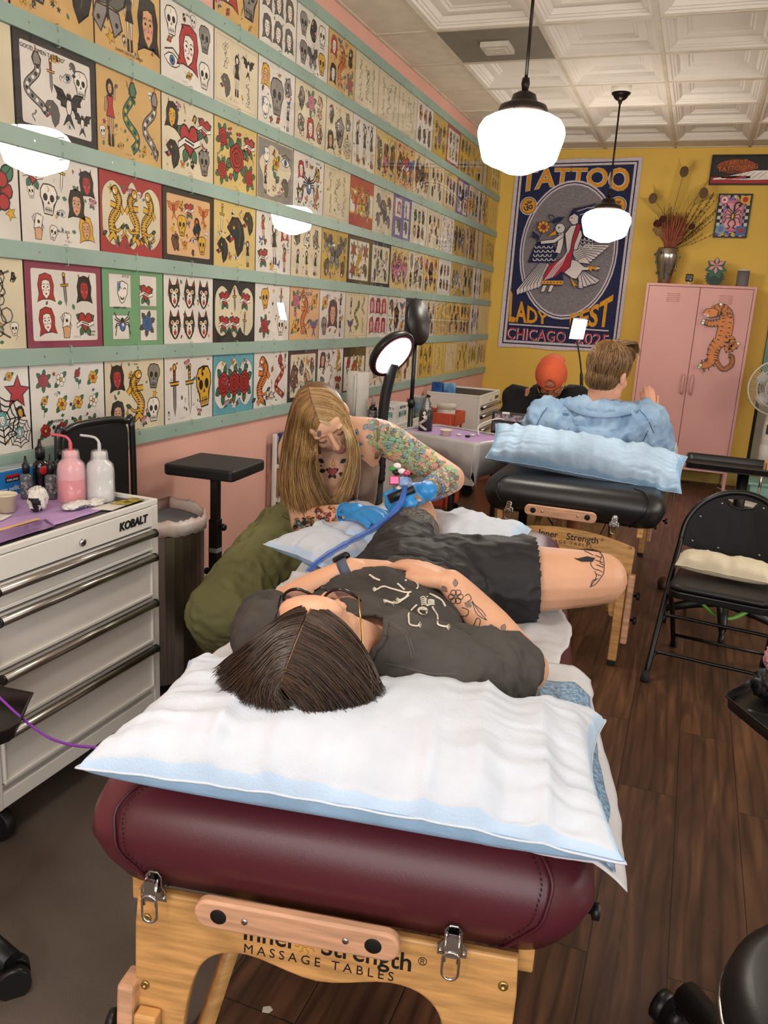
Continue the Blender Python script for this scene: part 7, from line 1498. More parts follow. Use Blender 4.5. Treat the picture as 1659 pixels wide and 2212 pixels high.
ink(bv1, [[(1240, 1184), (1262, 1190), (1282, 1200)], [(1300, 1200), (1296, 1216), (1306, 1222)], [(1262, 1180), (1280, 1178), (1296, 1188)], [(1276, 1182), (1290, 1180), (1300, 1190)], [(1240, 1206), (1262, 1210), (1280, 1208)], [(1292, 1250), (1280, 1254), (1276, 1266)], [(1282, 1256), (1290, 1250)]], 1.4, m, 0)
m.build('tattoos', TAT, body1, world=True)
# glasses
lens = mat('rose_lens', 'a07878', .06, alpha=.55); blackg = mat('black_acetate', '0f0d0d', .2); goldm = mat('gold_wire', 'c8a060', .2, 1)
g = MB()
for sx in (-1, 1):
    ring = [HM1 @ V((sx*(.037+.031*x), .106-.012*abs(x)**2-.008*(sx*x > .3)*0, .002+.026*z)) for x, z in [(math.cos(a), math.sin(a)*(1 if math.sin(a) > 0 else .95)) for a in [2*PI*i/20 for i in range(20)]]]
    g.add(ring, [list(range(20))], 1); g.tube(ring, .0012, 6, 2, closed=True); g.tube(ring[0:11], .0026, 6, 0)
    g.tube([HM1 @ V((sx*.068, .098, .016)), HM1 @ V((sx*.076, .05, .012)), HM1 @ V((sx*.083, -.005, .008)), HM1 @ V((sx*.083, -.025, -.005))], .0016, 6, 0 if sx < 0 else 2)
g.tube([HM1 @ V(p) for p in ((-.012, .108, .008), (0, .113, .012), (.012, .108, .008))], .0018, 6, 0)
g.build('glasses', [blackg, lens, goldm], P1, world=True)
# hair
hb = [mat('hair_brown', '3a271b', .42, spec=.6), mat('hair_dark', '281a13', .42, spec=.6), mat('hair_chestnut', '4d3523', .4, spec=.6)]
hc = HM1 @ V((0, -.02, .02)); hull = MB(); hull.ell((0, 0, 0), (.128, .118, .112), 40, 28, M=Matrix.Translation(hc+V((-.004, -.012, -.010)))); bvh1 = BVHTree.FromPolygons(hull.v, hull.f)
def hg(pts):
    out = []
    for x, y in pts:
        p = cast(bvh1, x, y, .0)
        if p is None:
            d = (FW+(x-829.5)/FPX*RT-(y-1106)/FPX*UP).normalized(); q = CAM+d*((hc-CAM).dot(d)); p = q
        out.append(p)
    return out
Rg = [hg(g_) for g_ in ([(676, 1308), (705, 1318), (745, 1352), (775, 1395), (800, 1450), (806, 1492)], [(662, 1335), (715, 1365), (765, 1415), (800, 1470), (818, 1500)], [(648, 1370), (700, 1400), (755, 1450), (795, 1500), (806, 1522)], [(634, 1405), (685, 1430), (735, 1480), (770, 1522), (776, 1532)], [(620, 1445), (655, 1460), (700, 1505), (722, 1538)], [(607, 1478), (628, 1495), (655, 1522), (665, 1538)])]
Lg = [hg(g_) for g_ in ([(670, 1308), (640, 1316), (595, 1345), (540, 1390), (492, 1430), (478, 1448)], [(656, 1335), (612, 1350), (560, 1395), (505, 1440), (480, 1468)], [(642, 1370), (600, 1385), (555, 1430), (515, 1475), (495, 1494)], [(628, 1405), (595, 1420), (562, 1462), (540, 1500), (535, 1512)], [(614, 1445), (590, 1460), (575, 1492), (580, 1524)], [(604, 1478), (598, 1496), (612, 1520), (630, 1534)])]
hm = MB(); hm.ell((0, 0, 0), (.108, .105, .093), 32, 20, M=Matrix.Translation(hc+V((-.004, -.006, -.018))))
remesh('hair', hm, hb[1], P1, .006, 4, keep=lambda c: (HM1.inverted() @ c).y < .052 and (HM1.inverted() @ c).z > -.085)
for nm, gg, sd in (('hair_right_of_part', Rg, 5), ('hair_left_of_part', Lg, 6)):
    hair(P1, 'hair', gg, 2400, .0008, hb, sd, .0055, .0018, 12, tipscatter=.006); sheet_of(P1, 'hair', gg, hb[1], -.006, .006, hc)
pt = MB(); sp = [p+(p-hc).normalized()*.003 for p in hg([(672, 1314), (650, 1362), (630, 1412), (608, 1472)])]; pt.tube(smooth_path([p-(p-hc).normalized()*.0025 for p in sp], 5), .0013, 6); pt.build('hair_parting', mat('scalp', '7c5a4a', .7), P1, world=True)
# ------------------------------------------------------------ the tattoo artist
skin2 = skinm_('warm_skin', 'dcae90'); P2 = thing('person', 'tattoo artist with long blonde hair, taupe tank top and blue gloves, bent over her work', 'person', (.76, 2.7, .49))
HM2 = headm((.887, 2.42, 1.068), (.589, -.56, -.582), (-.089, -.761, .642), 1.0)
sR, sL = aty(2.52, 634, 958), aty(2.58, 828, 945); eR, eL = aty(2.34, 655, 1128), aty(2.40, 974, 1034); wR, wL = aty(2.20, 764, 1108), aty(2.15, 924, 1060)
nk2 = (sR+sL)/2+V((0.01, .0, .035)); ch = aty(2.60, 742, 1010); ws = aty(2.66, 735, 1110); pv = V((.72, 2.70, .585))
b = MB(); head(b, HM2, .95); limb(b, [HM2 @ V((0, -.03, -.05)), HM2 @ V((0, -.05, -.10)), nk2], [.052, .05, .056])
limb(b, [nk2+V((0, .01, -.03)), ch, ws, pv], [.09, .125, .105, .125]); limb(b, [sR+V((.06, 0, -.01)), ch, sL+V((-.06, 0, -.01))], [.07, .09, .07])
ellm(b, None, ch+V((-.065, -.075, -.03)), (.062, .06, .062)); ellm(b, None, ch+V((.07, -.07, -.02)), (.062, .06, .062))
limb(b, [nk2, sR+V((.01, 0, .0)), sR.lerp(eR, .5), eR], [.05, .058, .046, .042]); limb(b, [eR, eR.lerp(wR, .5), wR], [.044, .041, .028])
limb(b, [nk2, sL+V((-.01, 0, 0)), sL.lerp(eL, .5), eL], [.052, .062, .052, .044]); limb(b, [eL, eL.lerp(wL, .5), wL], [.045, .043, .028])
hRx, hRn = (aty(2.05, 850, 1112)-wR).normalized(), V((.1, -.45, .88)); hLx, hLn = (aty(2.08, 866, 1078)-wL).normalized(), V((.45, -.35, .82))
hand(b, wR, hRx, hRn, -1, (.2, .22, .26, .3), .7, .98); hand(b, wL, hLx, hLn, 1, (.75, .85, .9, .95), .45, .98)
hp2, kn2, an2 = V((.64, 2.66, .56)), V((.62, 2.24, .40)), V((.56, 2.50, .09)); hq2, kq2, aq2 = V((.82, 2.68, .55)), V((1.00, 2.30, .44)), V((.98, 2.5, .09))
for h_, k_, a_ in ((hp2, kn2, an2), (hq2, kq2, aq2)): limb(b, [h_, k_], [.085, .06]); limb(b, [k_, a_], [.055, .036]); limb(b, [a_, a_+V((.02, -.13, -.04))], [.036, .03])
body2, bv2 = remesh('body', b, skin2, P2, .0045, 3)
face_parts(HM2, P2, 'c0787a', '8a6848')
MB().tube([HM2 @ V((.014+.004*math.cos(a), .112, -.036+.004*math.sin(a))) for a in [2*PI*i/10 for i in range(10)]], .0008, 5, closed=True).build('nose_ring', steel, P2, world=True)
tankm = mat('taupe_ribbed_knit', '7f6b5e', .85, var=.06, vscale=6, bump=.25, bscale=300, stretch=(1, 1, .2))
b = MB(); top_z = None
limb(b, [nk2+V((0, .01, -.03)), ch, ws, pv+V((0, 0, .03))], [.095, .131, .112, .126]); ellm(b, None, ch+V((-.065, -.075, -.03)), (.070, .068, .072)); ellm(b, None, ch+V((.07, -.07, -.02)), (.070, .068, .072)); limb(b, [sR.lerp(nk2, .45)+V((0, -.01, -.0)), ch+V((-.03, -.02, .02))], [.03, .08]); limb(b, [sL.lerp(nk2, .45)+V((0, -.01, .0)), ch+V((.03, -.02, .02))], [.03, .08])
upv_ = (nk2-ch).normalized(); rtv = (sL-sR).normalized()
def tk(c):
    d = c-ch; h = d.dot(upv_); s = d.dot(rtv); sm = abs(s-.0)
    if h > -.04+max(0, sm-.035)*2.4 and sm < .082: return False
    if sm > .128 and h > .035: return False
    return c.z > .60 and h < .13
tank, bvk = remesh('tank_top', b, tankm, P2, .0048, 4, lambda c, n: -.002*abs(fbm((c.x*6, c.y*6, c.z*16), 1, 2)), keep=tk)
for s0, e0 in ((sR, -.085), (sL, .085)):
    pts = []
    for px_, py_ in (((817, 925), (818, 950), (812, 990)) if s0 is sL else ((690, 930), (688, 950), (690, 980))):
        q = cast(bv2, px_, py_, .002)
        if q is not None: pts.append(q)
    if len(pts) > 1: MB().tube(smooth_path(pts, 5), .006, 6, flat=.4).build('strap', tankm, tank, world=True)
MB().tube([p for p in [cast(bvk, x, y, .002) for x, y in ((672, 1090), (700, 1092), (735, 1092), (770, 1089), (800, 1082))] if p is not None], .003, 6).build('hem_band', tankm, tank, world=True)
olive = mat('olive_cotton', '7c7a4e', .85, var=.12, vscale=4, bump=.2, bscale=250)
b = MB(); limb(b, [pv+V((0, 0, .06)), pv], [.135, .155]); limb(b, [hp2, hp2.lerp(kn2, .5)+V((-.01, 0, 0)), kn2+V((.0, 0, .0))], [.135, .122, .116]); limb(b, [kn2+V((-.02, .0, .0)), kn2.lerp(an2, .45)+V((-.03, .02, 0)), kn2.lerp(an2, .8)], [.112, .108, .085]); limb(b, [hq2, hq2.lerp(kq2, .5), kq2], [.13, .11, .10]); limb(b, [kq2, aq2+V((0, 0, .08))], [.10, .08])
pants, bvp = remesh('trousers', b, olive, P2, .0065, 6, cloth_disp(6, .014, (1, 1, 1), 14))
st = MB(); ink(bvp, [[(662, 1190), (640, 1240), (600, 1320)], [(668, 1190), (648, 1240), (612, 1320)], [(630, 1180), (640, 1210), (662, 1215)]], 1.6, st, 0, .0012); st.build('seams', mat('olive_seam', '56552f', .9), pants, world=True)
MB().tube([p for p in [cast(bvp, x, y, .002) for x, y in ((612, 1112), (640, 1126), (668, 1134), (690, 1138))] if p is not None], .008, 6).build('waistband', olive, pants, world=True)
for a_ in (an2, aq2): MB().ell(a_+V((.01, -.05, -.055)), (.045, .12, .038), 16, 10).build('shoe', mat('black_rubber'), P2, world=True)
# gloves
glm = mat('blue_nitrile', '2f8fd6', .32, var=.05, vscale=12, bump=.3, bscale=70, coat=.15, crough=.25)
for nm, w_, x_, n_, sd, cu, th, e_ in (('glove', wR, hRx, hRn, -1, (.2, .22, .26, .3), .7, eR), ('glove', wL, hLx, hLn, 1, (.75, .85, .9, .95), .45, eL)):
    b = MB(); hand(b, w_, x_, n_, sd, cu, th, .98, grow=.0022); d = (e_-w_).normalized(); limb(b, [w_-d*.02, w_+d*.02, w_+d*.035], [.029, .031, .034])
    go, bvg = remesh(nm, b, glm, P2, .0032, 3, lambda c, n: .0012*fbm((c.x*30, c.y*30, c.z*60), 1, 2))
    MB().tube([w_+d*.040+(d.orthogonal().normalized()*math.cos(a)+d.cross(d.orthogonal().normalized())*math.sin(a))*.0355 for a in [2*PI*i/24 for i in range(24)]], .0024, 6, closed=True).build('cuff_roll', glm, go, world=True)
# tattoos
m = MB(); R = random.Random(4)
def blob(px, py, r, mi, n=10, sy=1.0, rot=0, off=.0008, j=.25, bv=bv2):
    q = []
    for i in range(n):
        a = 2*PI*i/n; k = r*(1+R.uniform(-j, j)); x, y = k*math.cos(a), k*sy*math.sin(a); c = cast(bv, px+x*math.cos(rot)-y*math.sin(rot), py+x*math.sin(rot)+y*math.cos(rot), off)
        if c is None: return
        q.append(c)
    if max((q[i]-q[i-1]).length for i in range(n)) < .05: m.add(q, [list(range(n))], mi, True)
arm = smooth_path([(818, 935), (850, 950), (885, 975), (915, 1000), (945, 1025), (968, 1042), (950, 1056), (925, 1064), (915, 1072)], 6); aw = [32, 34, 30, 26, 26, 22, 26, 22, 20]
for k in range(760):
    f = R.random()*(len(arm)-1); i = min(int(f), len(arm)-2); p = arm[i].lerp(arm[i+1], f-i); w_ = aw[min(int(f/6), 8)]; x, y = p.x+R.uniform(-1, 1)*w_*.8, p.y+R.uniform(-1, 1)*w_
    late = f > len(arm)*.62; cols = (1, 1, 8, 1) if late else (4, 7, 6, 5, 8, 7, 4, 1)
    mi = R.choice(cols); rr_ = R.uniform(3.5, 8.5); of = .0007+k*.000003
    blob(x, y, rr_, mi, 9, R.uniform(.5, 1), R.uniform(0, 3), of)
    ink(bv2, [[(x+rr_*math.cos(a), y+rr_*.7*math.sin(a)) for a in [R.uniform(0, 2)+t*.6 for t in range(6)]]], .75, m, 1 if k % 3 else 0, of+.0002, smooth=2)
for (cx_, cy_, cols, nn, sp_) in ((688, 1128, (3, 3, 0, 4), 26, 20), (712, 1110, (2, 3, 2, 8), 34, 24), (655, 1130, (0, 4, 1), 18, 16)):
    for k in range(nn):
        x, y = cx_+R.uniform(-1, 1)*sp_*1.2, cy_+R.uniform(-.6, .6)*sp_; blob(x, y, R.uniform(3, 6), R.choice(cols), 8, .7, R.uniform(0, 3), .0008+k*.000006)
        ink(bv2, [[(x+5*math.cos(a), y+4*math.sin(a)) for a in [R.uniform(0, 3)+t*.6 for t in range(5)]]], .9, m, 0, .0014+k*.000006, smooth=2)
for x, y in ((618, 965), (612, 990), (622, 1020), (628, 940), (632, 1060)): inkpoly(bv2, m_star('K') if y == 965 else m_flower('N', 'N', 5, 'K'), x, y, 11, m, MIB, R.uniform(-1, 1))
for x, y, s_ in ((772, 960, 13), (770, 935, 10), (775, 985, 11), (768, 1005, 7)): inkpoly(bv2, m_flower('N', 'B', 6, 'K'), x, y, s_, m, {'K': 0, 'N': 5, 'B': 5}, R.uniform(-1, 1))
for x, y, a in ((785, 928, .9), (790, 945, 0.2), (760, 920, 2.2), (762, 1010, -1.8)): inkpoly(bv2, leaf(0, 0, 1, 0, 'B', .3), x, y, 15, m, {'K': 0, 'B': 5}, a)
inkpoly(bv2, m_heart('R', False), 718, 1020, 17, m, {'K': 0, 'R': 2, 'G': 0}, 0); inkpoly(bv2, [('O', [(-.3, 0), (0, 1), (.3, 0), (.1, -.3), (-.1, -.3)]), ('Y', [(-.12, 0), (0, .6), (.12, 0)])], 720, 1004, 16, m, MI, 0)
for x, y, a in ((700, 1000, 2.5), (735, 1000, .6), (704, 1016, 3.3), (732, 1022, -.4)): inkpoly(bv2, leaf(0, 0, 1, 0, 'K', .3), x, y, 15, m, {'K': 0}, a)
for x, y in ((694, 1006), (712, 1012)): inkpoly(bv2, m_star('K'), x, y, 3.5, m, MIB, .2)
m.build('tattoos', TAT, body2, world=True)
# long hair
hb2 = [mat('hair_dark_blonde', '94703f', .45, spec=.6), mat('hair_ash', '6f5032', .45, spec=.6), mat('hair_honey', 'b8945e', .42, spec=.6)]; hb3 = [mat('hair_blonde', 'c8a878', .42, spec=.6), mat('hair_honey'), mat('hair_dark_blonde')]; hb4 = [mat('hair_pale_blonde', 'd8bf94', .42, spec=.6), mat('hair_blonde')]
hc2 = HM2 @ V((0, -.012, .02))
cap = MB(); cap.ell((0, -.014, .034), (.083, .100, .092), 32, 20, M=HM2); remesh('hair', cap, hb2[1], P2, .006, 3, keep=lambda c: (HM2.inverted() @ c).y < .055+.2*max(0, (HM2.inverted() @ c).z-.06) and (HM2.inverted() @ c).z > -.06)
hull2 = BVHTree.FromPolygons([HM2 @ (V((p.x*.088, p.y*.104, p.z*.097))+V((0, -.014, .034))) for p in MB().ell((0, 0, 0), (1, 1, 1), 32, 20).v], MB().ell((0, 0, 0), (1, 1, 1), 32, 20).f)
def g2(root, rest):
    out = [cast(hull2, *p, .002) or aty(2.36, *p) for p in root]; y0 = out[-1].y
    return out+[aty(y, *p) for *p, y in rest]
LG = [g2([(666, 838), (645, 850), (630, 880)], [(619, 930, 2.42), (612, 985, 2.45), (610, 1040, 2.42), (616, 1085, 2.36)]), g2([(668, 850), (645, 868), (636, 905)], [(628, 950, 2.38), (624, 1000, 2.38), (626, 1050, 2.34), (640, 1100, 2.30)]),
      g2([(672, 868), (655, 890), (650, 925)], [(646, 960, 2.33), (642, 1005, 2.34), (650, 1055, 2.32), (668, 1105, 2.29)]), g2([(682, 890), (672, 915), (670, 945)], [(668, 975, 2.30), (665, 1010, 2.33), (675, 1055, 2.33), (696, 1100, 2.32)]), g2([(690, 908), (684, 930), (682, 952)], [(681, 975, 2.31), (679, 1005, 2.35), (690, 1050, 2.37), (712, 1090, 2.38)])]
RG = [g2([(668, 838), (705, 842), (735, 868)], [(750, 905, 2.44), (762, 950, 2.46), (766, 1000, 2.46), (752, 1050, 2.42)]), g2([(674, 862), (712, 868), (744, 895)], [(758, 925, 2.40), (766, 965, 2.42), (762, 1015, 2.42), (744, 1065, 2.38)]), g2([(682, 885), (716, 893), (742, 910)], [(757, 940, 2.38), (763, 980, 2.40), (756, 1030, 2.40), (736, 1080, 2.36)]), g2([(689, 905), (710, 908), (736, 918)], [(754, 945, 2.38), (758, 985, 2.39), (748, 1035, 2.38), (728, 1090, 2.36)])]
hair(P2, 'hair', LG, 1500, .0011, hb2, 21, .0055, .003, 16, tipscatter=.014); sheet_of(P2, 'hair', LG, hb2[1], -.004, .008, hc2)
hair(P2, 'hair', RG[:3], 500, .0011, [hb2[0], hb2[2], hb3[0]], 22, .005, .003, 16, tipscatter=.012); hair(P2, 'hair', RG[1:], 800, .0011, hb3, 23, .0045, .003, 16, tipscatter=.012); sheet_of(P2, 'hair', [RG[0], RG[1], RG[2]], hb2[0], -.004, .006, hc2)
hair(P2, 'hair', [g2([(690, 906), (712, 912), (736, 918)], [(752, 938, 2.37), (756, 968, 2.385)]), g2([(690, 909), (712, 918), (737, 923)], [(751, 940, 2.36), (754, 965, 2.38)])], 240, .001, hb4, 24, .004, .002, 12, tipscatter=.006)
pt = MB(); pt.tube(smooth_path([cast(hull2, x, y, .0015) for x, y in ((667, 838), (671, 858), (679, 882), (689, 906))], 5), .0016, 6); pt.build('hair_parting', mat('scalp'), P2, world=True)
t = thing('rolling_stool', 'black rolling stool mostly hidden beneath the seated tattoo artist', 'stool', (.72, 2.76, 0)); MB().lathe([(0, .37), (.17, .37), (.18, .39), (.17, .42), (0, .43)], 32).build('seat', blkv, t); MB().cyl((0, 0, .08), (0, 0, .37), .025).build('column', blackp, t)
for k in range(5): a = k*1.257+.3; MB().tube([(0, 0, .1), (.25*math.cos(a), .25*math.sin(a), .06)], .018, 8).box((.24*math.cos(a)-.02, .24*math.sin(a)-.02, 0), (.24*math.cos(a)+.02, .24*math.sin(a)+.02, .06)).build('base_leg', blackp, t)
# tattoo machine and its sleeved cord
mc = wL+hLx*.075+V((-.012, -.01, .015)); up_ = V((-.12, .12, .98)).normalized()
t = thing('tattoo_machine', 'pink, white and green tattoo machine in a clear blue sleeve held in the blue-gloved hand', 'tattoo machine', mc)
gd = (aty(2.03, 868, 1100)-aty(2.10, 905, 1070)).normalized()
MB().tube([mc-V((.028, .02, .02)), mc+V((.03, .02, .012))], .0135, 14).build('grip', blackp, t, world=True)
def at3(px, py, y=2.10): return aty(y, px, py)
MB().box((-.014, -.012, -.022), (.014, .012, .022), M=frame(at3(852, 1038), RT, UP)).build('frame', mat('pink_metal', 'd8577a', .25, .5), t, world=True, bevel=.003); MB().box((-.012, -.012, -.026), (.012, .012, .026), M=frame(at3(872, 1040), RT, UP)).build('coil', mat('blue_sleeved_coil', '4f8ad0', .2, var=.9, vscale=60, color2='c8d8f0'), t, world=True, bevel=.005)
for x, y, c in ((848, 1012, 'green_part'), (858, 1006, 'white_part'), (868, 1018, 'white_part'), (878, 1022, 'pink_metal'), (856, 1020, 'black_plastic')): MB().ell(at3(x, y), (.012, .010, .008), 12, 8).build('fitting', mat(c, {'green_part': '3f9a4a', 'white_part': 'e8e4e0'}.get(c, 'd8577a'), .3), t, world=True)
MB().ell((0, 0, 0), (.021, .018, .036), 20, 14, M=frame(at3(875, 1042), RT, UP)).build('film_wrap', mat('blue_crinkled_film', '9cc0f0', .1, alpha=.4, bump=1.0, bscale=40), t, world=True)
MB().tube([at3(860, 1050), at3(870, 1062)], .01, 10).build('neck', mat('white_part'), t, world=True)
cpts = [at3(876, 1046), at3(866, 1084, 2.04), at3(836, 1120, 1.98), at3(800, 1146, 1.95), at3(756, 1170, 1.93), at3(718, 1192, 1.92), at3(688, 1212, 1.92), at3(668, 1232, 1.92), at3(650, 1256, 1.95)]
sp = smooth_path(cpts, 8); t2 = thing('machine_cord', 'purple machine cord in a clear blue sleeve trailing over the pillow edge', 'cord', cpts[-1])
MB().tube(sp, .003, 6).build('cable', mat('violet_cable', '5a2aa8', .4), t2, world=True); MB().tube(sp, [.0085+.003*fbm((i*.3, 1, 1), 1, 2) for i in range(len(sp))], 10).build('sleeve', mat('blue_film_sleeve', '4f8be8', .15, alpha=.5), t2, world=True)
# ------------------------------------------------------------ the client in the denim shirt
P3 = thing('person', 'person with short brown hair in blue denim shirt, seen from behind on the black table', 'person', (1.62, 4.05, .77))
Y3 = 3.93; hc3 = aty(Y3, 1315, 806); HM3 = headm(hc3, (.42, .88, -.15), (.10, .08, .99), 1.13)
s3L, s3R = aty(Y3, 1182, 905), aty(Y3+.02, 1392, 912); nk3 = aty(Y3-.0, 1296, 885); ch3 = aty(Y3+.03, 1288, 955); pv3 = V((1.62, 4.06, .86)); hd3 = aty(4.02, 1403, 882)
b = MB(); head(b, HM3); limb(b, [HM3 @ V((0, -.025, -.06)), nk3+V((0, .01, -.02))], [.062, .066]); limb(b, [nk3, ch3, pv3], [.09, .15, .15]); limb(b, [s3L, ch3+V((0, 0, .04)), s3R], [.07, .1, .07])
e3L, e3R = s3L+V((-.06, .06, -.24)), s3R+V((.07, .10, -.17)); w3L = e3L+V((.12, .2, .02)); w3R = hd3+V((.0, .0, -.05))
limb(b, [s3L, e3L], [.06, .045]); limb(b, [e3L, w3L], [.045, .03]); limb(b, [s3R, e3R], [.06, .045]); limb(b, [e3R, w3R], [.045, .028]); hand(b, w3R, (-.12, .1, .95), (.3, -.9, .1), 1, (.35, .3, .28, .3), .5, 1.0); hand(b, w3L, (.3, .9, -.1), (0, .1, 1), 1)
limb(b, [pv3, V((1.52, 4.45, .86))], [.1, .07]); limb(b, [V((1.52, 4.45, .86)), V((1.5, 4.85, .82))], [.06, .045]); limb(b, [pv3+V((.1, 0, 0)), V((1.75, 4.5, .86))], [.1, .07]); limb(b, [V((1.75, 4.5, .86)), V((1.74, 4.88, .82))], [.06, .045])
body3, bv3 = remesh('body', b, skinm_('pink_fair_skin', 'dba286'), P3, .006, 3)
denim = mat('light_denim', '9ab6d0', .85, var=.16, vscale=7, bump=.35, bscale=260, color2='7d9dbd')
b = MB(); limb(b, [nk3+V((0, .0, -.055)), ch3+V((0, 0, .02)), pv3+V((0, 0, -.01))], [.13, .185, .19]); limb(b, [s3L+V((-.0, 0, .0)), ch3+V((0, 0, .055)), s3R], [.092, .12, .092]); limb(b, [s3L, e3L, e3L.lerp(w3L, .6)], [.095, .088, .06]); limb(b, [s3R, e3R, e3R.lerp(w3R, .75)], [.098, .092, .05]); limb(b, [nk3+V((-.1, 0, -.02)), s3L], [.06, .07]); limb(b, [nk3+V((.1, 0, -.02)), s3R], [.06, .07])
shirt, bvd = remesh('denim_shirt', b, denim, P3, .0075, 5, cloth_disp(8, .028, (1, 1, .7), 31))
P = []        # spread collar standing off the neck
for i in range(25):
    a = PI*1.02+PI*.96*i/24; ca, sa = math.cos(a), math.sin(a); k = abs(i-12)/12
    tipx = 1+.25*k**3; P.append([nk3+V((.088*ca, .072*sa, .002)), nk3+V((.092*ca, .076*sa, .028)), nk3+V((.115*ca*tipx, .092*sa-.008, .022+.028*k)), nk3+V((.155*ca*tipx, .125*sa-.012, -.022+.05*k*k))])
cl = MB().grid(P).build('collar', denim, shirt, world=True, solid=.004)
st = MB(); ink(bvd, [[(1182, 880), (1165, 905), (1152, 940)], [(1376, 880), (1398, 905), (1412, 935)], [(1215, 893), (1290, 898), (1365, 895)], [(1216, 896), (1290, 901), (1364, 898)], [(1185, 930), (1200, 955)], [(1400, 930), (1385, 962)]], 1.6, st, 0, .0015); st.build('stitching', mat('denim_thread', '3c5876', .9), shirt, world=True)
hb5 = [mat('hair_light_brown', '8a6742', .42, spec=.6), mat('hair_mid_brown', '64472c', .42, spec=.6), mat('hair_sandy', 'a88555', .4, spec=.6)]
hh = MB(); hh.ell((0, -.016, .040), (.082, .104, .092), 32, 20, M=HM3); hh.ell((0, -.045, -.03), (.066, .06, .05), 24, 16, M=HM3); hh.ell((.0, .055, .085), (.062, .045, .045), 24, 16, M=HM3)
ho, bvh3 = remesh('hair', hh, hb5[1], P3, .006, 3, keep=lambda c: (HM3.inverted() @ c).y < .06+.6*max(0, (HM3.inverted() @ c).z-.02))
def on3(x, y): return cast(bvh3, x, y, .002)
fur(P3, 'hair', bvh3, HM3 @ V((0, -.03, .13)), -.10, 3200, .05, .0012, hb5, 41, HM3)
Qg = [[on3(1290+k*12, 758) or HM3 @ V((0, 0, .13)), HM3 @ V((.06-.03*k, .02, .135)), HM3 @ V((.055-.025*k, .075, .130)), HM3 @ V((.05-.02*k, .105, .105))] for k in range(4)]
hair(P3, 'hair', Qg, 350, .0013, hb5, 42, .006, .003, 8, tipscatter=.006)
# ------------------------------------------------------------ the second artist in the orange cap
P4 = thing('person', 'man in a backwards orange cap, glasses and black T-shirt leaning over behind the black table', 'person', (1.12, 5.2, .47))
hc4 = aty(4.95, 1191, 818); HM4 = headm(hc4, (.10, -.62, -.78), (.02, -.75, .62), 1.05)
s4L, s4R = aty(5.1, 1118, 862), aty(5.1, 1240, 862); ch4 = aty(5.15, 1165, 905); pv4 = V((1.05, 5.3, .58)); w4a, w4b = V((1.25, 4.7, .82)), V((1.42, 4.75, .85))
b = MB(); head(b, HM4); limb(b, [HM4 @ V((0, -.03, -.06)), (s4L+s4R)/2+V((0, .02, .03))], [.058, .06]); limb(b, [(s4L+s4R)/2, ch4, pv4], [.1, .15, .15]); limb(b, [s4L, s4R], [.07, .07])
for s_, e_, w_ in ((s4L, s4L+V((-.04, -.1, -.22)), w4a), (s4R, s4R+V((.08, -.12, -.15)), w4b)): limb(b, [s_, e_], [.055, .042]); limb(b, [e_, w_], [.042, .028]); hand(b, w_, (w_-e_), (0, 0, 1), 1)
k4, a4 = aty(4.62, 1045, 1025), aty(4.70, 1040, 1150); limb(b, [pv4, k4], [.10, .065]); limb(b, [k4, a4], [.06, .042]); limb(b, [a4, a4+V((0, -.14, -.06))], [.04, .03]); limb(b, [pv4+V((.1, 0, 0)), V((1.45, 4.95, .5))], [.1, .065]); limb(b, [V((1.45, 4.95, .5)), V((1.42, 5.1, .1))], [.055, .04])
body4, bv4 = remesh('body', b, skinm_('tan_skin', 'a86e50'), P4, .0065, 3); face_parts(HM4, P4, '9a5a52', '1a120e')
blkc = mat('black_cotton', '161517', .9, var=.2, bump=.2, bscale=200); b = MB(); limb(b, [(s4L+s4R)/2+V((0, 0, -.02)), ch4, pv4+V((0, 0, .04))], [.125, .175, .17]); limb(b, [s4L+V((-.01, 0, 0)), ch4+V((0, 0, .05)), s4R+V((.01, 0, 0))], [.09, .12, .09]); limb(b, [s4L, (s4L+s4L+V((-.04, -.1, -.22)))/2, s4L+V((-.04, -.1, -.22))], [.085, .075, .07]); limb(b, [s4R, s4R+V((.05, -.08, -.1))], [.085, .075])
ts, bvts = remesh('t_shirt', b, blkc, P4, .008, 5, cloth_disp(6, .012, (1, 1, 1), 51)); m = MB()
for x, y in ((1143, 885), (1150, 882), (1145, 893), (1154, 891)): inkpoly(bvts, [('W', circ(0, 0, 1, 7, 1.4))], x, y, 3, m, {'W': 0}, .3)
m.build('white_print', mat('white_print'), ts, world=True)
b = MB(); limb(b, [pv4, k4+V((0, .06, .02))], [.15, .11]); limb(b, [pv4+V((.1, 0, 0)), V((1.43, 5.0, .5))], [.14, .1]); remesh('shorts', b, blkc, P4, .008, 4, cloth_disp(6, .01)); MB().ell(a4+V((0, -.07, -.06)), (.05, .13, .05), 16, 10).build('shoe', mat('black_rubber'), P4, world=True)
capm = mat('orange_cotton', 'd8623c', .85, var=.08, vscale=8, bump=.25, bscale=250)
cp = MB(); seg = 36
P = []
for i in range(seg+1):
    a = 2*PI*i/seg; row = []
    for j in range(13):
        th = j/12*1.62; rx, ry = .088*math.sin(min(th, PI/2)), .108*math.sin(min(th, PI/2)); z = .030+.102*math.cos(th); hole = 1
        k = 1+.012*math.cos(6*a)*math.sin(th); row.append(HM4 @ V((rx*math.cos(a)*k, -.012+ry*math.sin(a)*k, z)))
    P.append(row)
m = MB().grid(P); m2 = MB()
keepf = [f for f in m.f]; inv4 = HM4.inverted(); m.f = []
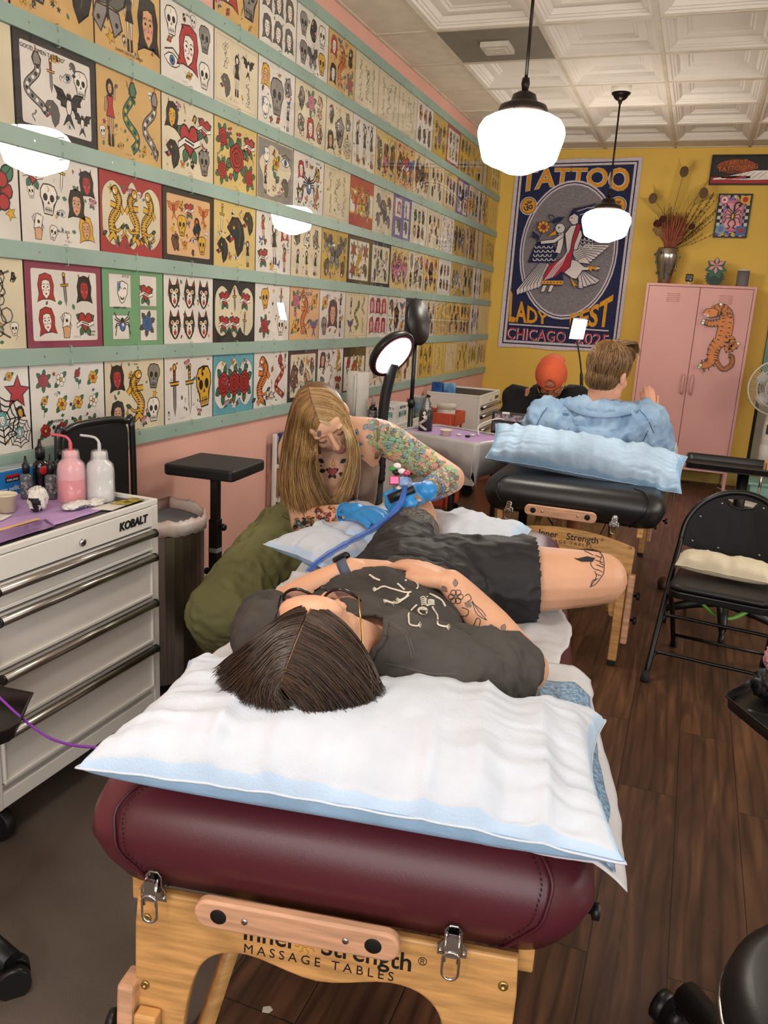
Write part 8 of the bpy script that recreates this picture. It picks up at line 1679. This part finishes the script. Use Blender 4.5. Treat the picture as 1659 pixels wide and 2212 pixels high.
for f in keepf:
    c = inv4 @ (sum((m.v[i] for i in f), V((0, 0, 0)))/4); 
    if ((c.x)/.034)**2+((c.z-.062)/.026)**2 < 1 and c.y > 0: continue
    m.f.append(f)
m.m = [0]*len(m.f); m.smooth = [True]*len(m.f)
cap_o = m.build('cap', capm, P4, world=True, solid=.003)
MB().tube([HM4 @ V((.088*math.cos(a)*.985, -.012+.108*math.sin(a)*.99, .028)) for a in [2*PI*i/36 for i in range(36)]], .0045, 6, closed=True).build('cap_band', capm, cap_o, world=True)
MB().ell((0, -.012, .133), (.008, .008, .004), 12, 8, M=HM4).build('cap_button', capm, cap_o, world=True)
br = MB().grid([[HM4 @ V((u*.07, -.105-.065*v*(1-.5*u*u), .028-.02*v-.012*u*u)) for v in (0, .5, 1)] for u in [-1+i/5 for i in range(11)]]).build('brim', capm, cap_o, world=True, solid=.003)
g = MB()
for sx in (-1, 1):
    g.tube([HM4 @ V((sx*.033+.026*math.cos(a), .103, -.002+.021*math.sin(a))) for a in [2*PI*i/20 for i in range(20)]], .0016, 6, closed=True); g.tube([HM4 @ V(p) for p in ((sx*.059, .10, .004), (sx*.078, .05, .002), (sx*.084, -.01, -.002))], .0016, 6)
g.tube([HM4 @ V(p) for p in ((-.007, .105, .002), (0, .108, .005), (.007, .105, .002))], .0014, 6); g.build('glasses', goldm, P4, world=True)
hm4 = MB().ell((0, -.01, .02), (.079, .098, .078), 28, 16, M=HM4); remesh('hair', hm4, mat('hair_black', '15100e', .5), P4, .007, 3, keep=lambda c: -.03 < (inv4 @ c).z < .06 and (inv4 @ c).y < .075 or ((inv4 @ c).y > .04 and (inv4 @ c).z > .045))
t = thing('rolling_stool', 'dark stool hidden beneath the man in the orange cap', 'stool', (1.05, 5.35, 0)); MB().lathe([(0, .36), (.17, .36), (.18, .39), (.17, .43), (0, .44)], 28).build('seat', blkv, t); MB().cyl((0, 0, 0), (0, 0, .36), .03).lathe([(0, 0), (.22, 0), (.22, .02), (0, .04)], 28).build('base', blackp, t)
